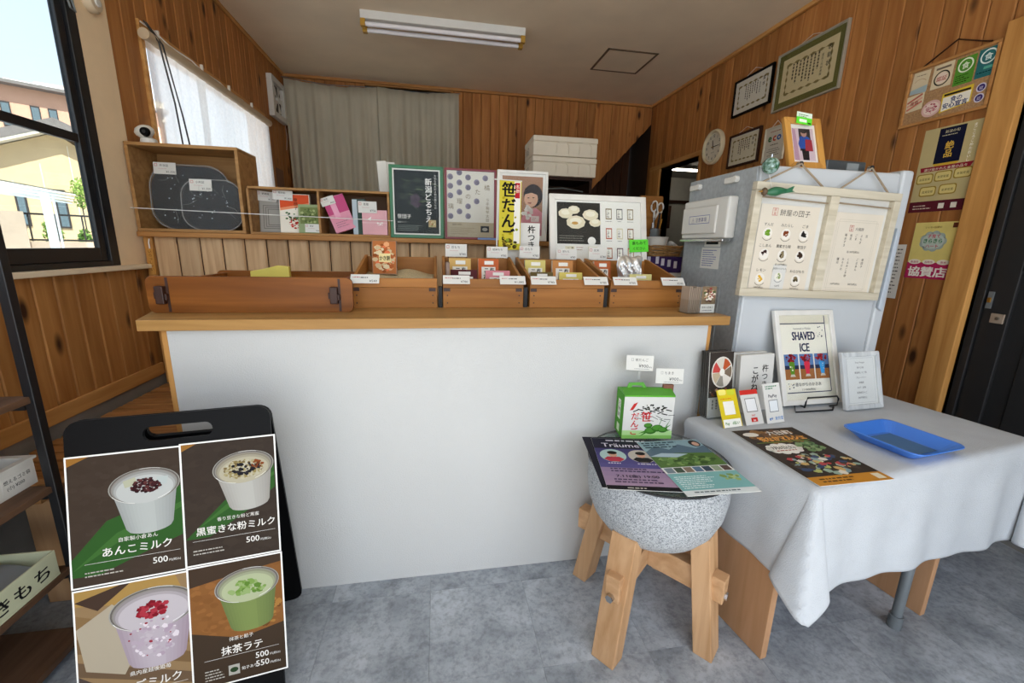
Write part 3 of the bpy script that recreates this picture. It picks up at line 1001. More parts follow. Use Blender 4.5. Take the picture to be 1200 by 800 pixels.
# ---- long low tray on the counter, rounded front board with wedged tenons
tr = thing('wooden_tray', 'long reddish brown wooden tray with wedged tenons at the left of the counter', 'tray', (-0.958, 1.585, 1.053))
G().prism(rrect(0.655, 0.124, 0.022), 0, 0.018, 'Y').build('front_board', 'tray_wood', tr, 0.002)
G().prism(rrect(0.600, 0.118, 0.02, 5, 0.02), 0.43, 0.447, 'Y').build('back_board', 'tray_wood', tr, 0.002)
for x in (0.045, 0.588):
    G().box(x, x + 0.016, 0.018, 0.43, 0.004, 0.108).build('side_board', 'tray_wood', tr, 0.002)
G().box(0.061, 0.588, 0.018, 0.43, 0.004, 0.014).build('base_board', 'tray_wood', tr)
mat('tenon_dark', '#35180a', 0.5, var=0.2, scale=40)
for x in (0.034, 0.580):
    tn = G().box(x, x + 0.026, -0.02, 0.0, 0.032, 0.092).build('tenon', 'tenon_dark', tr, 0.003)
    G().prism([(x - 0.006, 0.050), (x + 0.032, 0.044), (x + 0.032, 0.066), (x - 0.006, 0.072)], -0.014, -0.004, 'Y').build('wedge', 'tenon_dark', tn, 0.002)
    G().prism([(x + 0.026, 0.004), (x + 0.034, 0.004), (x + 0.034, 0.120), (x + 0.026, 0.120)], -0.0012, 0, 'Y').build('groove', 'tenon_dark', tn)
mat('yellow_pack', '#d8c65a', 0.4)
tag(G().prism([(-0.76, 1.067), (-0.61, 1.067), (-0.61, 1.196), (-0.655, 1.200), (-0.70, 1.188), (-0.76, 1.176)], 1.90, 1.925, 'Y').build('yellow_packet', 'yellow_pack', bevel=0.003),
    'yellow packet lying in the long brown tray', 'packet')

# ---- four open display boxes
mat('black_strap', '#131313', 0.6)


def price_tag(parent, x, z, w=0.105, h=0.04, y=-0.004, tilt=-38, rows=True, txt='¥780'):
    p = Pr()
    p.small(0.008, h - 0.014, w * 0.35, 1, 0.01, 0.003, '#b33a3a')
    p.small(w * 0.35, h - 0.016, w * 0.4, 1, 0.01, 0.004, '#444444')
    p.text(txt, w - 0.008, 0.006, 0.014, '#333333', 'r')
    o = sheet('price_tag', w, h, p, (x, y, z), (R(tilt), 0, 0), parent, 0.0008)
    return lab(o, 'white price tag')


box_lab = ['open wooden display box holding pale grains, next to the long tray', 'open wooden display box second from the long tray, full of mochi packets',
           'open wooden display box third from the long tray', 'open wooden display box at the right end, holding a silver pouch']
box_x = [-0.326, 0.019, 0.372, 0.722]
box_w = [0.322, 0.325, 0.322, 0.335]
tags = [[(0.0, '¥540')], [(0.0, '¥780'), (0.225, '¥1,080')], [(0.0, '¥780'), (0.225, '¥780')], [(0.005, '¥780'), (0.225, '¥540')]]
for i in range(4):
    b = thing('display_box', box_lab[i], 'box', (box_x[i], 1.69, 1.053), group='wooden display boxes on the counter')
    w = box_w[i]
    G().box(0, w, 0, 0.014, 0.0, 0.080).build('front_board', 'box_wood', b, 0.0015)
    G().box(0, w, 0, 0.014, 0.0805, 0.116).build('front_strip', 'box_wood', b, 0.0015)
    G().box(0.012, w - 0.012, 0.346, 0.358, 0.0, 0.188).build('back_board', 'box_wood', b, 0.0015)
    for x in (0.0, w - 0.012):
        G().prism([(0.014, 0), (0.36, 0), (0.36, 0.195), (0.34, 0.195), (0.014, 0.116)], x, x + 0.012, 'X').build('side_board', 'box_side', b, 0.0015)
    G().box(0.012, w - 0.012, 0.014, 0.346, 0.002, 0.010).build('base_board', 'box_wood', b)
    for x in (0.012, w - 0.022):
        for z in (0.02, 0.05):
            G().cyl((x + 0.005, -0.001, z), (x + 0.005, 0.001, z), 0.003, n=8).build('peg', 'tenon_dark', b)
        G().box(x - 0.010, x + 0.016, -0.0008, 0.001, 0.066, 0.079).build('corner_joint', 'tenon_dark', b)
    for x, t in tags[i]:
        price_tag(b, x, 0.098, y=-0.024, txt=t)
for i, x in enumerate((0.0005, 0.347, 0.697)):
    tag(G().box(x, x + 0.0175 if i else x + 0.0155, 1.70, 1.74, 1.053, 1.135).build('black_spacer', 'black_strap', bevel=0.001),
        ('black spacer between the grain box and the next display box', 'black spacer between the second and third display boxes', 'black spacer left of the silver pouch display box')[i], 'spacer', 'black spacers between the boxes')

# ---- fridge
mat('fridge_white', '#c6cacd', 0.35, var=0.01)
mat('fridge_grey', '#a2a7aa', 0.45, var=0.12, scale=60, bump=0.2, bscale=120)
mat('fridge_handle', '#b9c2cc', 0.4)
FK = 1.047
fg = thing('fridge', 'white fridge with a grey metal back standing beside the counter', 'fridge', (1.2564, 1.580, -0.0611))
fg.scale = (FK, FK, FK)
G().box(0.012, 0.652, 0, 0.446, 0.085, 1.622).build('cabinet_body', 'fridge_white', fg, 0.008)
bp_ = G().box(0, 0.012, 0.004, 0.442, 0.085, 1.616).build('back_panel', 'fridge_grey', fg, 0.002)
G().box(0.658, 0.716, -0.002, 0.448, 0.10, 1.636).build('door', 'fridge_white', fg, 0.012)
G().prism([(0.662, 1.075), (0.685, 1.06), (0.690, 1.39), (0.672, 1.41)], -0.016, -0.001, 'Y').build('handle', 'fridge_handle', fg, 0.004)
for y in (0.135, 0.383):
    hg = G().box(-0.018, 0, y - 0.035, y + 0.035, 1.572, 1.595).build('bracket', 'white', fg, 0.003)
    G().cyl((-0.02, y - 0.028, 1.585), (-0.0, y - 0.028, 1.585), 0.012).build('bracket_cap', 'white', hg, 0.002)
cb = G().box(-0.045, 0, 0.082, 0.40, 1.352, 1.518).build('control_box', 'white', fg, 0.008)
G().box(-0.055, -0.045, 0.14, 0.39, 1.372, 1.488).build('cover', 'white', cb, 0.006)
G().box(-0.052, -0.01, 0.085, 0.40, 1.338, 1.350).build('drip_lip', 'chrome', cb, 0.003)
p = Pr(); p.frame(0, 0, 0.15, 0.035, 0.002, '#3a4fa0').text('⚠ 注意事項', 0.075, 0.009, 0.02, '#26357a', 'c')
sheet('warning_sticker', 0.15, 0.035, p, (-0.0565, 0.33, 1.415), (0, 0, R(-90)), cb, 0.0005)
p = Pr(); p.rect(0.012, 0.01, 0.085, 0.018, '#222222')
sheet('barcode_sticker', 0.112, 0.034, p, (-0.001, 0.276, 1.318), (0, 0, R(-90)), fg, 0.0005)
p = Pr(); rn = random.Random(5)
p.small(0.01, 0.078, 0.115, 8, 0.0095, 0.0035, '#4a5a9a', rn)
lab(sheet('handwritten_note', 0.132, 0.092, p, (-0.001, 0.291, 1.222), (0, 0, R(-90)), fg, 0.0005), 'white handwritten note')
for y in (0.14, 0.22, 0.30, 0.38):
    G().box(-0.003, 0, y - 0.012, y + 0.012, 0.72, 1.15).build('pressed_rib', 'fridge_grey', fg, 0.002)
for x in (0.05, 0.6):
    for y in (0.04, 0.4):
        G().cyl((x, y, 0.0585), (x, y, 0.085), 0.02).build('foot', 'black_matte', fg)

# ---- table with its cloth
TH = R(8.4)
TX, TY, TL, TW = 1.045, 0.902, 1.08, 0.50
tb = thing('display_table', 'table on plain board legs hidden under the white cloth', 'table', (TX, TY, 0), (0, 0, TH))
G().box(0.012, TL - 0.012, 0.012, TW - 0.012, 0.625, 0.654).build('tabletop', 'panel_leg', tb, 0.003)
G().box(-0.02, 0.005, 0.05, TW - 0.03, 0, 0.624).build('leg_panel', 'panel_leg', tb, 0.002)
G().box(0.70, 0.725, 0.004, TW - 0.06, 0, 0.624).build('leg_panel', 'panel_leg', tb, 0.002)
pg = lab(G().cyl((0.555, 0.005, 0.02), (0.555, 0.005, 0.624), 0.016).build('leg', 'steel', tb, smooth=True), 'grey steel pipe leg')
G().cyl((0.555, 0.005, 0), (0.555, 0.005, 0.05), 0.021).build('foot_cap', 'steel', pg, smooth=True)

mat('cloth', '#bec2c6', 0.9, var=0.03, scale=14, bump=0.5, bscale=300)
cloth = G()
HF, HL, HB, HR = 0.35, 0.33, 0.03, 0.36
RHO = 0.022


def fold(a):
    """distance hung over an edge -> (out, down)"""
    q = RHO * math.pi / 2
    if a < q:
        t = a / RHO
        return RHO * math.sin(t), RHO * (1 - math.cos(t))
    return RHO, RHO + (a - q)


def cloth_fn(u, v):
    s = -HL + u * (TL + HL + HR)
    hf = HF + 0.05 * max(0, min(1, s / TL))
    t = -hf + v * (TW + hf + HB)
    cx = min(max(s, 0), TL); cy = min(max(t, 0), TW)
    ax, ay = s - cx, t - cy
    r = math.hypot(ax, ay)
    z = 0.6585 + 0.0006 * math.sin(s * 37 + t * 11) * math.sin(t * 29)
    if r < 1e-9:
        return (s, t, z)
    dx, dy = ax / r, ay / r
    both = abs(dx) * abs(dy) * 2
    o, d = fold(r * (1 - 0.16 * both ** 2))
    lean = 0.03 + 0.22 * both ** 2
    dn = d * math.cos(lean); oo = o + d * math.sin(lean)
    wv = 0.006 * math.sin(s * 16 + 0.7) + 0.005 * math.sin(s * 31) if abs(ay) > abs(ax) else 0.008 * math.sin(t * 14 + 0.5) + 0.005 * math.sin(t * 33)
    oo += wv * min(1, d / 0.2) * (1 - both)
    px, py = cx + dx * oo, cy + dy * oo
    if both > 1e-6:                       # the corner falls in two pleats, one against each side
        q = (math.atan2(abs(dy), abs(dx)) - math.pi / 4) / (math.pi / 4)
        k = 0.42 * r * both * abs(q) ** 0.6
        if q < 0: py -= math.copysign(k, ay)
        else: px -= math.copysign(k, ax)
    return (px, py, z - dn)


cloth.grid(cloth_fn, 150, 95)
tc_ = cloth.build('tablecloth', 'cloth', smooth=True)
tc_.location = (TX, TY, 0); tc_.rotation_euler = (0, 0, TH)
md = tc_.modifiers.new('thickness', 'SOLIDIFY'); md.thickness = 0.0018; md.offset = -1
tag(tc_, 'white linen cloth draped over the display table', 'tablecloth')

# ---- stone mortar on its timber stand
SC = Vector((0.719, 1.185, 0))
st = thing('timber_stand', 'four legged timber stand with crossed beams under the stone mortar', 'stand', (SC.x, SC.y, 0))
feet = {'fl': (-0.205, -0.155), 'fr': (0.148, -0.185), 'bl': (-0.155, 0.215), 'br': (0.20, 0.19)}


def stand_leg(f):
    f = Vector((*f, 0)); d = f.normalized(); n = Vector((-d.y, d.x, 0))
    top = d * 0.172 + Vector((0, 0, 0.425)); f = f * 0.96
    g = G(); q = []
    for p, a, b in ((f, 0.040, 0.030), (top, 0.042, 0.030)):
        q += [p - n * a - d * b, p + n * a - d * b, p + n * a + d * b, p - n * a + d * b]
    g.hexa(q)
    return g.build('leg', 'leg_wood', st, 0.003), d, n


for key in feet:
    lg, d, n = stand_leg(feet[key])
    if key in ('fl', 'fr', 'bl'):
        c = d * 0.232 + Vector((0, 0, 0.235))
        nut = G().cyl(c - d * 0.01, c + d * 0.034, 0.013, n=6).build('bolt', 'chrome', lg)
        G().cyl(c - d * 0.005, c + d * 0.012, 0.021, n=16).build('washer', 'steel', nut)


def beam(a, b, z0, z1, ext):
    a, b = Vector((*a, 0)), Vector((*b, 0)); d = (b - a).normalized(); n = Vector((-d.y, d.x, 0)) * 0.024
    a2, b2 = a * 0.9 - d * ext, b * 0.9 + d * ext
    g = G(); g.hexa([p + Vector((0, 0, z)) for z in (z0, z1) for p in (a2 - n, b2 - n, b2 + n, a2 + n)])
    g.build('cross_beam', 'beam_wood', st, 0.003)


beam(feet['bl'], feet['fr'], 0.215, 0.30, 0.045)
beam(feet['fl'], feet['br'], 0.22, 0.305, 0.02)
mo = thing('stone_mortar', 'round grey granite mortar on the timber stand, topped with glass', 'mortar', (SC.x, SC.y, 0))
G().lathe([(0.085, 0.352), (0.135, 0.362), (0.170, 0.385), (0.200, 0.425), (0.220, 0.475), (0.228, 0.53), (0.228, 0.60), (0.222, 0.609), (0.17, 0.609), (0.15, 0.56), (0.06, 0.50), (0.001, 0.49)], 56).build('bowl', 'granite', mo, smooth=True)
tag(G().lathe([(0.001, 0), (0.226, 0), (0.229, 0.002), (0.229, 0.006), (0.226, 0.008), (0.001, 0.008)], 56, (SC.x, SC.y, 0.610)).build('glass_disc', 'table_glass', smooth=True), 'round glass plate lying on the stone mortar', 'glass plate')
G().tube([(SC.x + 0.2295 * math.cos(R(a)), SC.y + 0.2295 * math.sin(R(a)), 0.614) for a in range(0, 361, 6)], 0.0032, 6).build('rim_seal', 'black_matte', bpy.data.objects['glass_disc'])

# ---- black folding sign
SY, SL = 0.155, 0.228
tl = Vector((-0.949, 1.160, 0.749))
nvec = Vector((-math.sin(SY), math.cos(SY), 0))
LEN = 0.749 / math.cos(SL)
bl = tl - nvec * (math.sin(SL) * LEN) - Vector((0, 0, 0.749))
bl.z = 0
sg = thing('folding_sign', 'black folding sign board with four dessert drink posters', 'sign', bl[:], (0, 0, SY))
HT = LEN + 0.088
Mf = Matrix.Rotation(-SL, 4, 'X')


def board_with_slot(w, h, t, hx0, hx1, hz0, hz1):
    """rounded board with a hand slot, built of one loop of quads around the slot"""
    outer = rrect(w, h, 0.035, 5)
    inner = rrect(hx1 - hx0, hz1 - hz0, (hz1 - hz0) / 2 - 0.001, 5, hx0, hz0)
    n = len(outer)
    v = [(x, 0, z) for x, z in outer] + [(x, 0, z) for x, z in inner] + [(x, t, z) for x, z in outer] + [(x, t, z) for x, z in inner]
    f = []
    for i in range(n):
        j = (i + 1) % n
        f += [(i, j, n + j, n + i), (2 * n + i, 3 * n + i, 3 * n + j, 2 * n + j), (i, 2 * n + i, 2 * n + j, j), (n + i, n + j, 3 * n + j, 3 * n + i)]
    g = G(); g._add(v, f)
    return g


fb = board_with_slot(0.468, HT, 0.012, 0.165, 0.325, HT - 0.070, HT - 0.032).build('front_board', 'black_board', sg)
fb.rotation_euler = (-SL, 0, 0)
topv = Vector((0, math.sin(SL) * HT, math.cos(SL) * HT))
LB = 0.205
rb = board_with_slot(0.468, HT * 0.985, 0.012, 0.165, 0.325, HT * 0.985 - 0.068, HT * 0.985 - 0.030).build('rear_board', 'black_board', sg)
rl = topv.z / (HT * 0.985)
ra = math.acos(min(1, rl * 0.999)) if rl < 1 else 0.2
rb.rotation_euler = (0.205, 0, 0)
rb.location = (0, topv.y + math.sin(0.205) * HT * 0.985 + 0.004, 0.004)
for x in (0.08, 0.388):
    G().box(x - 0.02, x + 0.02, topv.y - 0.004, topv.y + 0.028, topv.z - 0.03, topv.z - 0.022).build('hinge', 'black_metal', sg)

W1, W2, PH = 0.249, 0.233, 0.341
WHT = '#f2efe8'


def mixc(a, b, t):
    a, b = lin(a), lin(b)
    return tuple(x * (1 - t) + y * t for x, y in zip(a, b))


def cup(p, cx, cy, s, body, rim, tilt, top):
    """printed photo of a clear plastic cup seen from above: shaded cone, clear rim and the drink inside"""
    rx, ry = 0.068 * s, 0.040 * s
    ca, sa = math.cos(R(tilt)), math.sin(R(tilt))
    def T(x, y): return (cx + x * ca - y * sa, cy + x * sa + y * ca)
    n = 16
    for i in range(n):
        a, b = -1 + 2 * i / n, -1 + 2 * (i + 1) / n
        m = (a + b) / 2
        sh = 0.42 * abs(m) ** 2.2 + 0.10 * (m > 0.2)
        c = mixc(body, rim, min(1, sh * 1.6)); c = mixc(c, '#5a5048', sh * 0.45)
        bot = lambda u: -0.093 * s - 0.017 * s * math.sqrt(max(0, 1 - u * u))
        p.raw([T(rx * 0.92 * a, 0), T(rx * 0.66 * a, bot(a)), T(rx * 0.66 * b, bot(b)), T(rx * 0.92 * b, 0)], [(0, 1, 2, 3)], c)
    p.up()
    def el(r, dy, c):
        p.poly([T(rx * r * math.cos(a * math.pi / 18), dy + ry * r * math.sin(a * math.pi / 18)) for a in range(36)], c)
    el(1.0, 0.0, '#b8b6ac'); el(0.97, 0.0, '#77706a'); el(0.93, -0.001 * s, '#a29d94'); el(0.90, -0.002 * s, mixc(top, '#6a625a', 0.55)); el(0.86, -0.005 * s, mixc(top, '#6a625a', 0.3)); el(0.80, -0.008 * s, top)
    for a0, a1, rr in ((200, 250, 0.985), (60, 95, 0.985), (290, 320, 0.915)):
        q = [R(a0 + (a1 - a0) * i / 8) for i in range(9)]
        p.raw([T(rx * rr * math.cos(t), ry * rr * math.sin(t)) for t in q] + [T(rx * (rr - 0.02) * math.cos(t), ry * (rr - 0.02) * math.sin(t)) for t in reversed(q)], [tuple(range(18))], '#efeee8')
    p.up()
    return T


mat('poster_card', '#ecebe6', 0.5)


def poster(x, z, w, h, label, pr, dy):
    o = G().box(0, w, -0.0012, 0, 0, h).build('poster', 'poster_card', fb)
    o.location = (x, -0.0006 - dy, z)
    pr.c = [tuple(x * (0.62 if max(c) < 0.75 else 0.85) for x in c) for c in pr.c]
    pr.build(o, m='print_gloss', loc=(0, -0.0012, 0))
    return lab(o, label)


def poster_base(w, h, bg):
    p = Pr(); p.rect(0.004, 0.004, w - 0.008, h - 0.008, bg)
    return p


def veil(p, w, h, cols, n, s, rnd):
    for _ in range(n * 5):
        x = rnd.uniform(0.012, w - 0.012); y = rnd.uniform(0.012, h - 0.012); q = rnd.uniform(0.2, 0.6) * s
        q = min(q, x - 0.005, w - 0.005 - x, y - 0.005, h - 0.005 - y)
        p.raw([(x + q * math.cos(t * 0.785) * 1.0, y + q * math.sin(t * 0.785) * rnd.uniform(0.4, 0.8)) for t in range(8)], [tuple(range(8))], rnd.choice(cols))
        p.k += 0.006
    p.k = math.ceil(p.k)


def price(p, x, y, n):
    p.text(n, x, y, 0.023, WHT, 'r', 0.01); p.text('円(税込)', x + 0.003, y, 0.0075, WHT)


rn = random.Random(11)
# anko milk
p = poster_base(W1, PH, '#4a3c31')
veil(p, W1, PH, ['#4c3e33', '#483a2f', '#4e4035'], 40, 0.03, rn)
p.poly([(0.004, 0.337), (0.05, 0.337), (0.004, 0.315)], '#b07a35')
p.poly([(0.004, 0.03), (0.004, 0.075), (0.08, 0.165), (0.18, 0.20), (0.245, 0.235), (0.245, 0.10), (0.15, 0.065), (0.06, 0.028)], '#36662a')
p.poly([(0.004, 0.045), (0.10, 0.13), (0.245, 0.19), (0.245, 0.175), (0.11, 0.11)], '#477a36')
T = cup(p, 0.165, 0.245, 1.16, '#cfd4d0', '#b4bab8', 4, '#d9dcd8')
p.poly([(0.118, 0.262), (0.145, 0.270), (0.15, 0.250), (0.122, 0.244)], '#cfd0b4').poly([(0.192, 0.264), (0.218, 0.264), (0.214, 0.244), (0.192, 0.242)], '#d3ddda')
p.blots(0.168, 0.245, 0.032, 0.020, 140, ['#4a1f24', '#5d2a2c', '#3a161b', '#6d3a38', '#2e1014'], 0.0045, rn)
p.text('自家製小倉あん', 0.188, 0.106, 0.0125, WHT, 'r').text('あんこミルク', 0.218, 0.074, 0.026, WHT, 'r', 0.012)
p.line(0.03, 0.060, 0.236, 0.060, 0.0008, WHT).up()
price(p, 0.207, 0.033, '500')
p.small(0.03, 0.036, 0.10, 2, 0.009, 0.0032, '#d8d2c6', rn)
poster(0.0, LEN - PH - 0.002, W1, PH, 'poster of a milk drink with sweet red beans', p, 0.0013)
# kuromitsu kinako milk
p = poster_base(W2, PH, '#43372e')
veil(p, W2, PH, ['#45392f', '#41352c', '#473b31'], 40, 0.03, rn)
p.poly([(0.004, 0.337), (0.04, 0.337), (0.004, 0.318)], '#b07a35')
p.poly([(0.004, 0.075), (0.10, 0.17), (0.19, 0.235), (0.226, 0.255), (0.226, 0.19), (0.15, 0.13), (0.06, 0.075)], '#36662a')
p.poly([(0.03, 0.10), (0.13, 0.18), (0.226, 0.235), (0.226, 0.225), (0.14, 0.165)], '#477a36')
T = cup(p, 0.150, 0.258, 1.12, '#d2d0c8', '#bcb8ae', 6, '#cfc7ac')
p.blots(0.15, 0.252, 0.050, 0.026, 240, ['#d8d0b0', '#c4b88a', '#b0a06a', '#dcd6c0', '#a8945a', '#8a7448'], 0.0045, rn)
p.blots(0.152, 0.252, 0.038, 0.016, 34, ['#1e1d24', '#2b262c'], 0.006, rn)
p.blots(0.185, 0.266, 0.014, 0.014, 16, ['#7a3a1a', '#9a4f22'], 0.005, rn)
p.text('香り豆きな粉ど黒蜜', 0.182, 0.116, 0.0115, WHT, 'r').text('黒蜜きな粉ミルク', 0.221, 0.084, 0.0245, WHT, 'r', 0.012)
p.line(0.02, 0.068, 0.221, 0.068, 0.0008, WHT).up()
price(p, 0.180, 0.042, '500')
p.small(0.02, 0.040, 0.09, 2, 0.009, 0.0032, '#d8d2c6', rn)
poster(W1 - 0.003, LEN - PH + 0.002, W2, PH, 'poster of a milk drink with soybean flour and black syrup', p, 0.0026)
# strawberry milk
p = poster_base(W1, PH, '#a98a62')
for a in range(5):
    p.poly([(0.004, 0.30 - a * 0.06), (0.004, 0.337 - a * 0.06), (0.245, 0.20 - a * 0.055 + 0.03), (0.245, 0.20 - a * 0.055)] if a else [(0.004, 0.30), (0.004, 0.337), (0.22, 0.337), (0.245, 0.26)], ['#c19a55', '#9a7a50', '#8a6c48', '#7c634a', '#6a5646'][a])
p.poly([(0.004, 0.31), (0.05, 0.28), (0.12, 0.337), (0.10, 0.337)], '#4e3a2e').poly([(0.004, 0.12), (0.13, 0.02), (0.11, 0.005), (0.004, 0.09)], '#5a4c46')
p.poly([(0.004, 0.24), (0.08, 0.29), (0.16, 0.22), (0.10, 0.10), (0.02, 0.13)], '#c9bca4')
T = cup(p, 0.168, 0.258, 1.42, '#d6c9d2', '#c0a8ba', 2, '#dcd3d8')
p.blots(0.168, 0.185, 0.050, 0.055, 90, ['#dccfd8', '#d2c0ce', '#e2d8de', '#c9b4c4'], 0.007, rn)
p.blots(0.168, 0.256, 0.034, 0.020, 60, ['#a81f32', '#8c1526', '#c23a4a'], 0.008, rn)
p.blots(0.165, 0.20, 0.055, 0.07, 12, ['#a81f32', '#b23548'], 0.004, rn)
p.text('県内産越後姫苺', 0.20, 0.092, 0.013, WHT, 'r').text('いちごミルク', 0.222, 0.054, 0.027, WHT, 'r', 0.012)
p.line(0.03, 0.046, 0.236, 0.046, 0.0008, WHT).up()
price(p, 0.207, 0.02, '500')
poster(0.002, LEN - 2 * PH - 0.004, W1 + 0.001, PH, 'poster of a strawberry milk drink', p, 0.0038)
# matcha latte
p = poster_base(W2, PH, '#9c6734')
veil(p, W2, PH, ['#a06a36', '#986332', '#94602f', '#a8703a'], 40, 0.025, rn)
p.poly([(0.004, 0.337), (0.229, 0.337), (0.229, 0.315), (0.10, 0.300), (0.004, 0.285)], '#4c3a2b')
p.poly([(0.004, 0.004), (0.229, 0.004), (0.229, 0.14), (0.12, 0.12), (0.004, 0.16)], '#4a3a2b')
p.blots(0.185, 0.19, 0.035, 0.05, 30, ['#c08a45', '#b07a3a', '#7a4e26'], 0.008, rn)
T = cup(p, 0.142, 0.266, 1.18, '#8fa25c', '#74884a', 4, '#c9d2a8')
p.blots(0.142, 0.258, 0.044, 0.020, 40, ['#7fa848', '#8fb45a', '#6a9438', '#a8c47c'], 0.010, rn)
p.text('抹茶と餡子', 0.150, 0.118, 0.012, WHT, 'r').text('抹茶ラテ', 0.172, 0.083, 0.026, WHT, 'r', 0.012)
p.line(0.03, 0.076, 0.213, 0.076, 0.0008, WHT).up()
price(p, 0.186, 0.052, '500'); price(p, 0.186, 0.028, '550')
p.text('餡子あり', 0.118, 0.03, 0.010, WHT)
p.small(0.03, 0.045, 0.05, 4, 0.008, 0.003, '#d8d2c6', rn).rect(0.086, 0.022, 0.027, 0.028, '#c9c6ba').ell(0.0995, 0.036, 0.010, 0.007, '#2f4a2a')
poster(W1 - 0.001, LEN - 2 * PH + 0.001, W2, PH, 'poster of a green matcha latte', p, 0.0051)

# ---- black rack at the left edge
rk = thing('shelf_rack', 'black metal rack with dark wooden shelves at the left edge', 'rack', (-1.50, 0.42, 0))
for x in (0.0, 0.33):
    for y in (0.0, 0.93):
        G().box(x, x + 0.025, y, y + 0.025, 0, 1.36).build('post', 'black_metal', rk, 0.002)
for z in (0.285, 0.565, 0.850):
    sh = G().box(0.02, 0.345, 0.015, 0.94, z - 0.02, z).build('shelf', 'shelf_wood', rk, 0.002)
    G().box(0.026, 0.33, 0.927, 0.940, z - 0.04, z - 0.021).build('shelf_rail', 'black_metal', sh)
G().box(0.01, 0.345, 0.015, 0.94, 0.03, 0.05).build('shelf', 'shelf_wood', rk)


def push(o):
    """keep things that stand on or hang from the fridge in step with it"""
    c = Vector((0, 0, 1.3))
    o.location = c + (Vector(o.location) - c) * FK
    o.scale = (FK, FK, FK)
    return o

# ================================================================== THINGS ON THE RACK
mat('basket_white', '#d8d6ce', 0.5)
bk = thing('plastic_basket', 'white perforated plastic basket with a price label on the rack', 'basket', (-1.44, 0.93, 0.566))
g = G(); g.box(0, 0.225, 0, 0.455, 0, 0.006); g.build('base', 'basket_white', bk)
for a in ((0, 0.006, 0, 0.455), (0.219, 0.225, 0, 0.455), (0.006, 0.219, 0, 0.006), (0.006, 0.219, 0.449, 0.455)):
    G().box(a[0], a[1], a[2], a[3], 0.006, 0.078).build('side', 'basket_white', bk)
for a in ((-0.006, 0.012, -0.006, 0.461), (0.213, 0.231, -0.006, 0.461), (0.012, 0.213, -0.006, 0.012), (0.012, 0.213, 0.443, 0.461)):
    G().box(a[0], a[1], a[2], a[3], 0.0785, 0.086).build('rim', 'basket_white', bk)
mat('hole_dark', '#5a4a42', 0.8)
hole = G().box(-0.0007, 0.0007, -0.006, 0.006, -0.008, 0.008).mesh('slot', 'hole_dark')
for i in range(11):
    for z in (0.025, 0.055):
        link('slot', hole, bk, (0.2254, 0.02 + i * 0.024, z))
hole2 = G().box(-0.006, 0.006, -0.006, 0.006, -0.0007, 0.0007).mesh('slot', 'hole_dark')
for i in range(8):
    for j in range(16):
        link('slot', hole2, bk, (0.03 + i * 0.024, 0.03 + j * 0.027, 0.0066))
p = Pr(); p.text('燃えるゴミ袋', 0.006, 0.028, 0.0135, '#222222', 'l', 0.01).text('(小) ¥200', 0.012, 0.009, 0.0135, '#222222', 'l', 0.01)
sheet('label_card', 0.092, 0.048, p, (0.2262, 0.352, 0.014), (0, 0, R(90)), bk, 0.0008)
mat('tray_cream', '#cfd2b0', 0.5)
ts = thing('shallow_carton', 'pale green carton with black brush lettering on the lower rack shelf', 'carton', (-1.46, 0.82, 0.286))
G().box(0, 0.30, 0, 0.50, 0, 0.006).build('base', 'tray_cream', ts)
for a in ((0, 0.006, 0, 0.5), (0.294, 0.30, 0, 0.5), (0.006, 0.294, 0, 0.006), (0.006, 0.294, 0.494, 0.5)):
    G().box(a[0], a[1], a[2], a[3], 0.006, 0.085).build('side', 'tray_cream', ts, 0.002)
mat('bag_grey', '#8b9296', 0.35)
G().grid(lambda u, v: (0.02 + u * 0.26, 0.03 + v * 0.44, 0.062 + 0.012 * math.sin(u * 9 + 2 * v) * math.cos(v * 7)), 14, 18).build('grey_bag_liner', 'bag_grey', ts, smooth=True)
p = Pr(); p.text('しきもち', 0.0, 0.022, 0.048, '#1b1b1b', 'l', 0.02, w=0.22)
p.build(ts, 'lettering', loc=(0.3005, 0.25, 0.0), rot=(0, 0, R(90)))

# ================================================================== ON THE CAP SHELF OF THE HALF WALL
SZ = 1.332
FY = 2.548


def label_card(name, label, w, h, loc, title, cost, rot=(0, 0, 0), parent=None, group=None):
    p = Pr(); p.frame(0.05 * w, 0.66 * h, 0.13 * w, 0.22 * h, h * 0.03, '#c05050').text(title, 0.28 * w, 0.66 * h, 0.24 * h, '#333333', 'l')
    p.small(0.2 * w, 0.45 * h, 0.6 * w, 1, 0.01, h * 0.04, '#c9a0a0', random.Random(1)).text(cost, 0.94 * w, 0.12 * h, 0.25 * h, '#333333', 'r')
    o = sheet(name, w, h, p, loc, rot, parent, 0.001)
    return o


cr = thing('wooden_crate', 'open wooden crate on the half wall holding two wrapped black trays', 'crate', (-1.53, FY, SZ + 0.001))
CW, CH, CD = 0.515, 0.433, 0.24
for a in ((0, CW, 0, 0.016), (0, CW, CH - 0.016, CH)):
    G().box(a[0], a[1], 0, CD, a[2], a[3]).build('board', 'crate_wood', cr, 0.002)
for a in ((0, 0.016), (CW - 0.016, CW)):
    G().box(a[0], a[1], 0, CD, 0.0165, CH - 0.0165).build('side_board', 'crate_wood', cr, 0.002)
G().box(0.016, CW - 0.016, CD - 0.012, CD, 0.0165, CH - 0.0165).build('back_board', 'crate_wood', cr)
mat('black_sponge', '#0c0e12', 0.75, spec=0.15, var=0.3, scale=50, bump=0.6, bscale=90)
mat('star_white', '#c9d0d4', 0.5)
m_, nt_, p_ = pmat('plastic_wrap')
p_.inputs['Base Color'].default_value = (0.9, 0.93, 0.95, 1); p_.inputs['Alpha'].default_value = 0.035; p_.inputs['Roughness'].default_value = 0.12
MATS['plastic_wrap'] = m_
rn = random.Random(21)
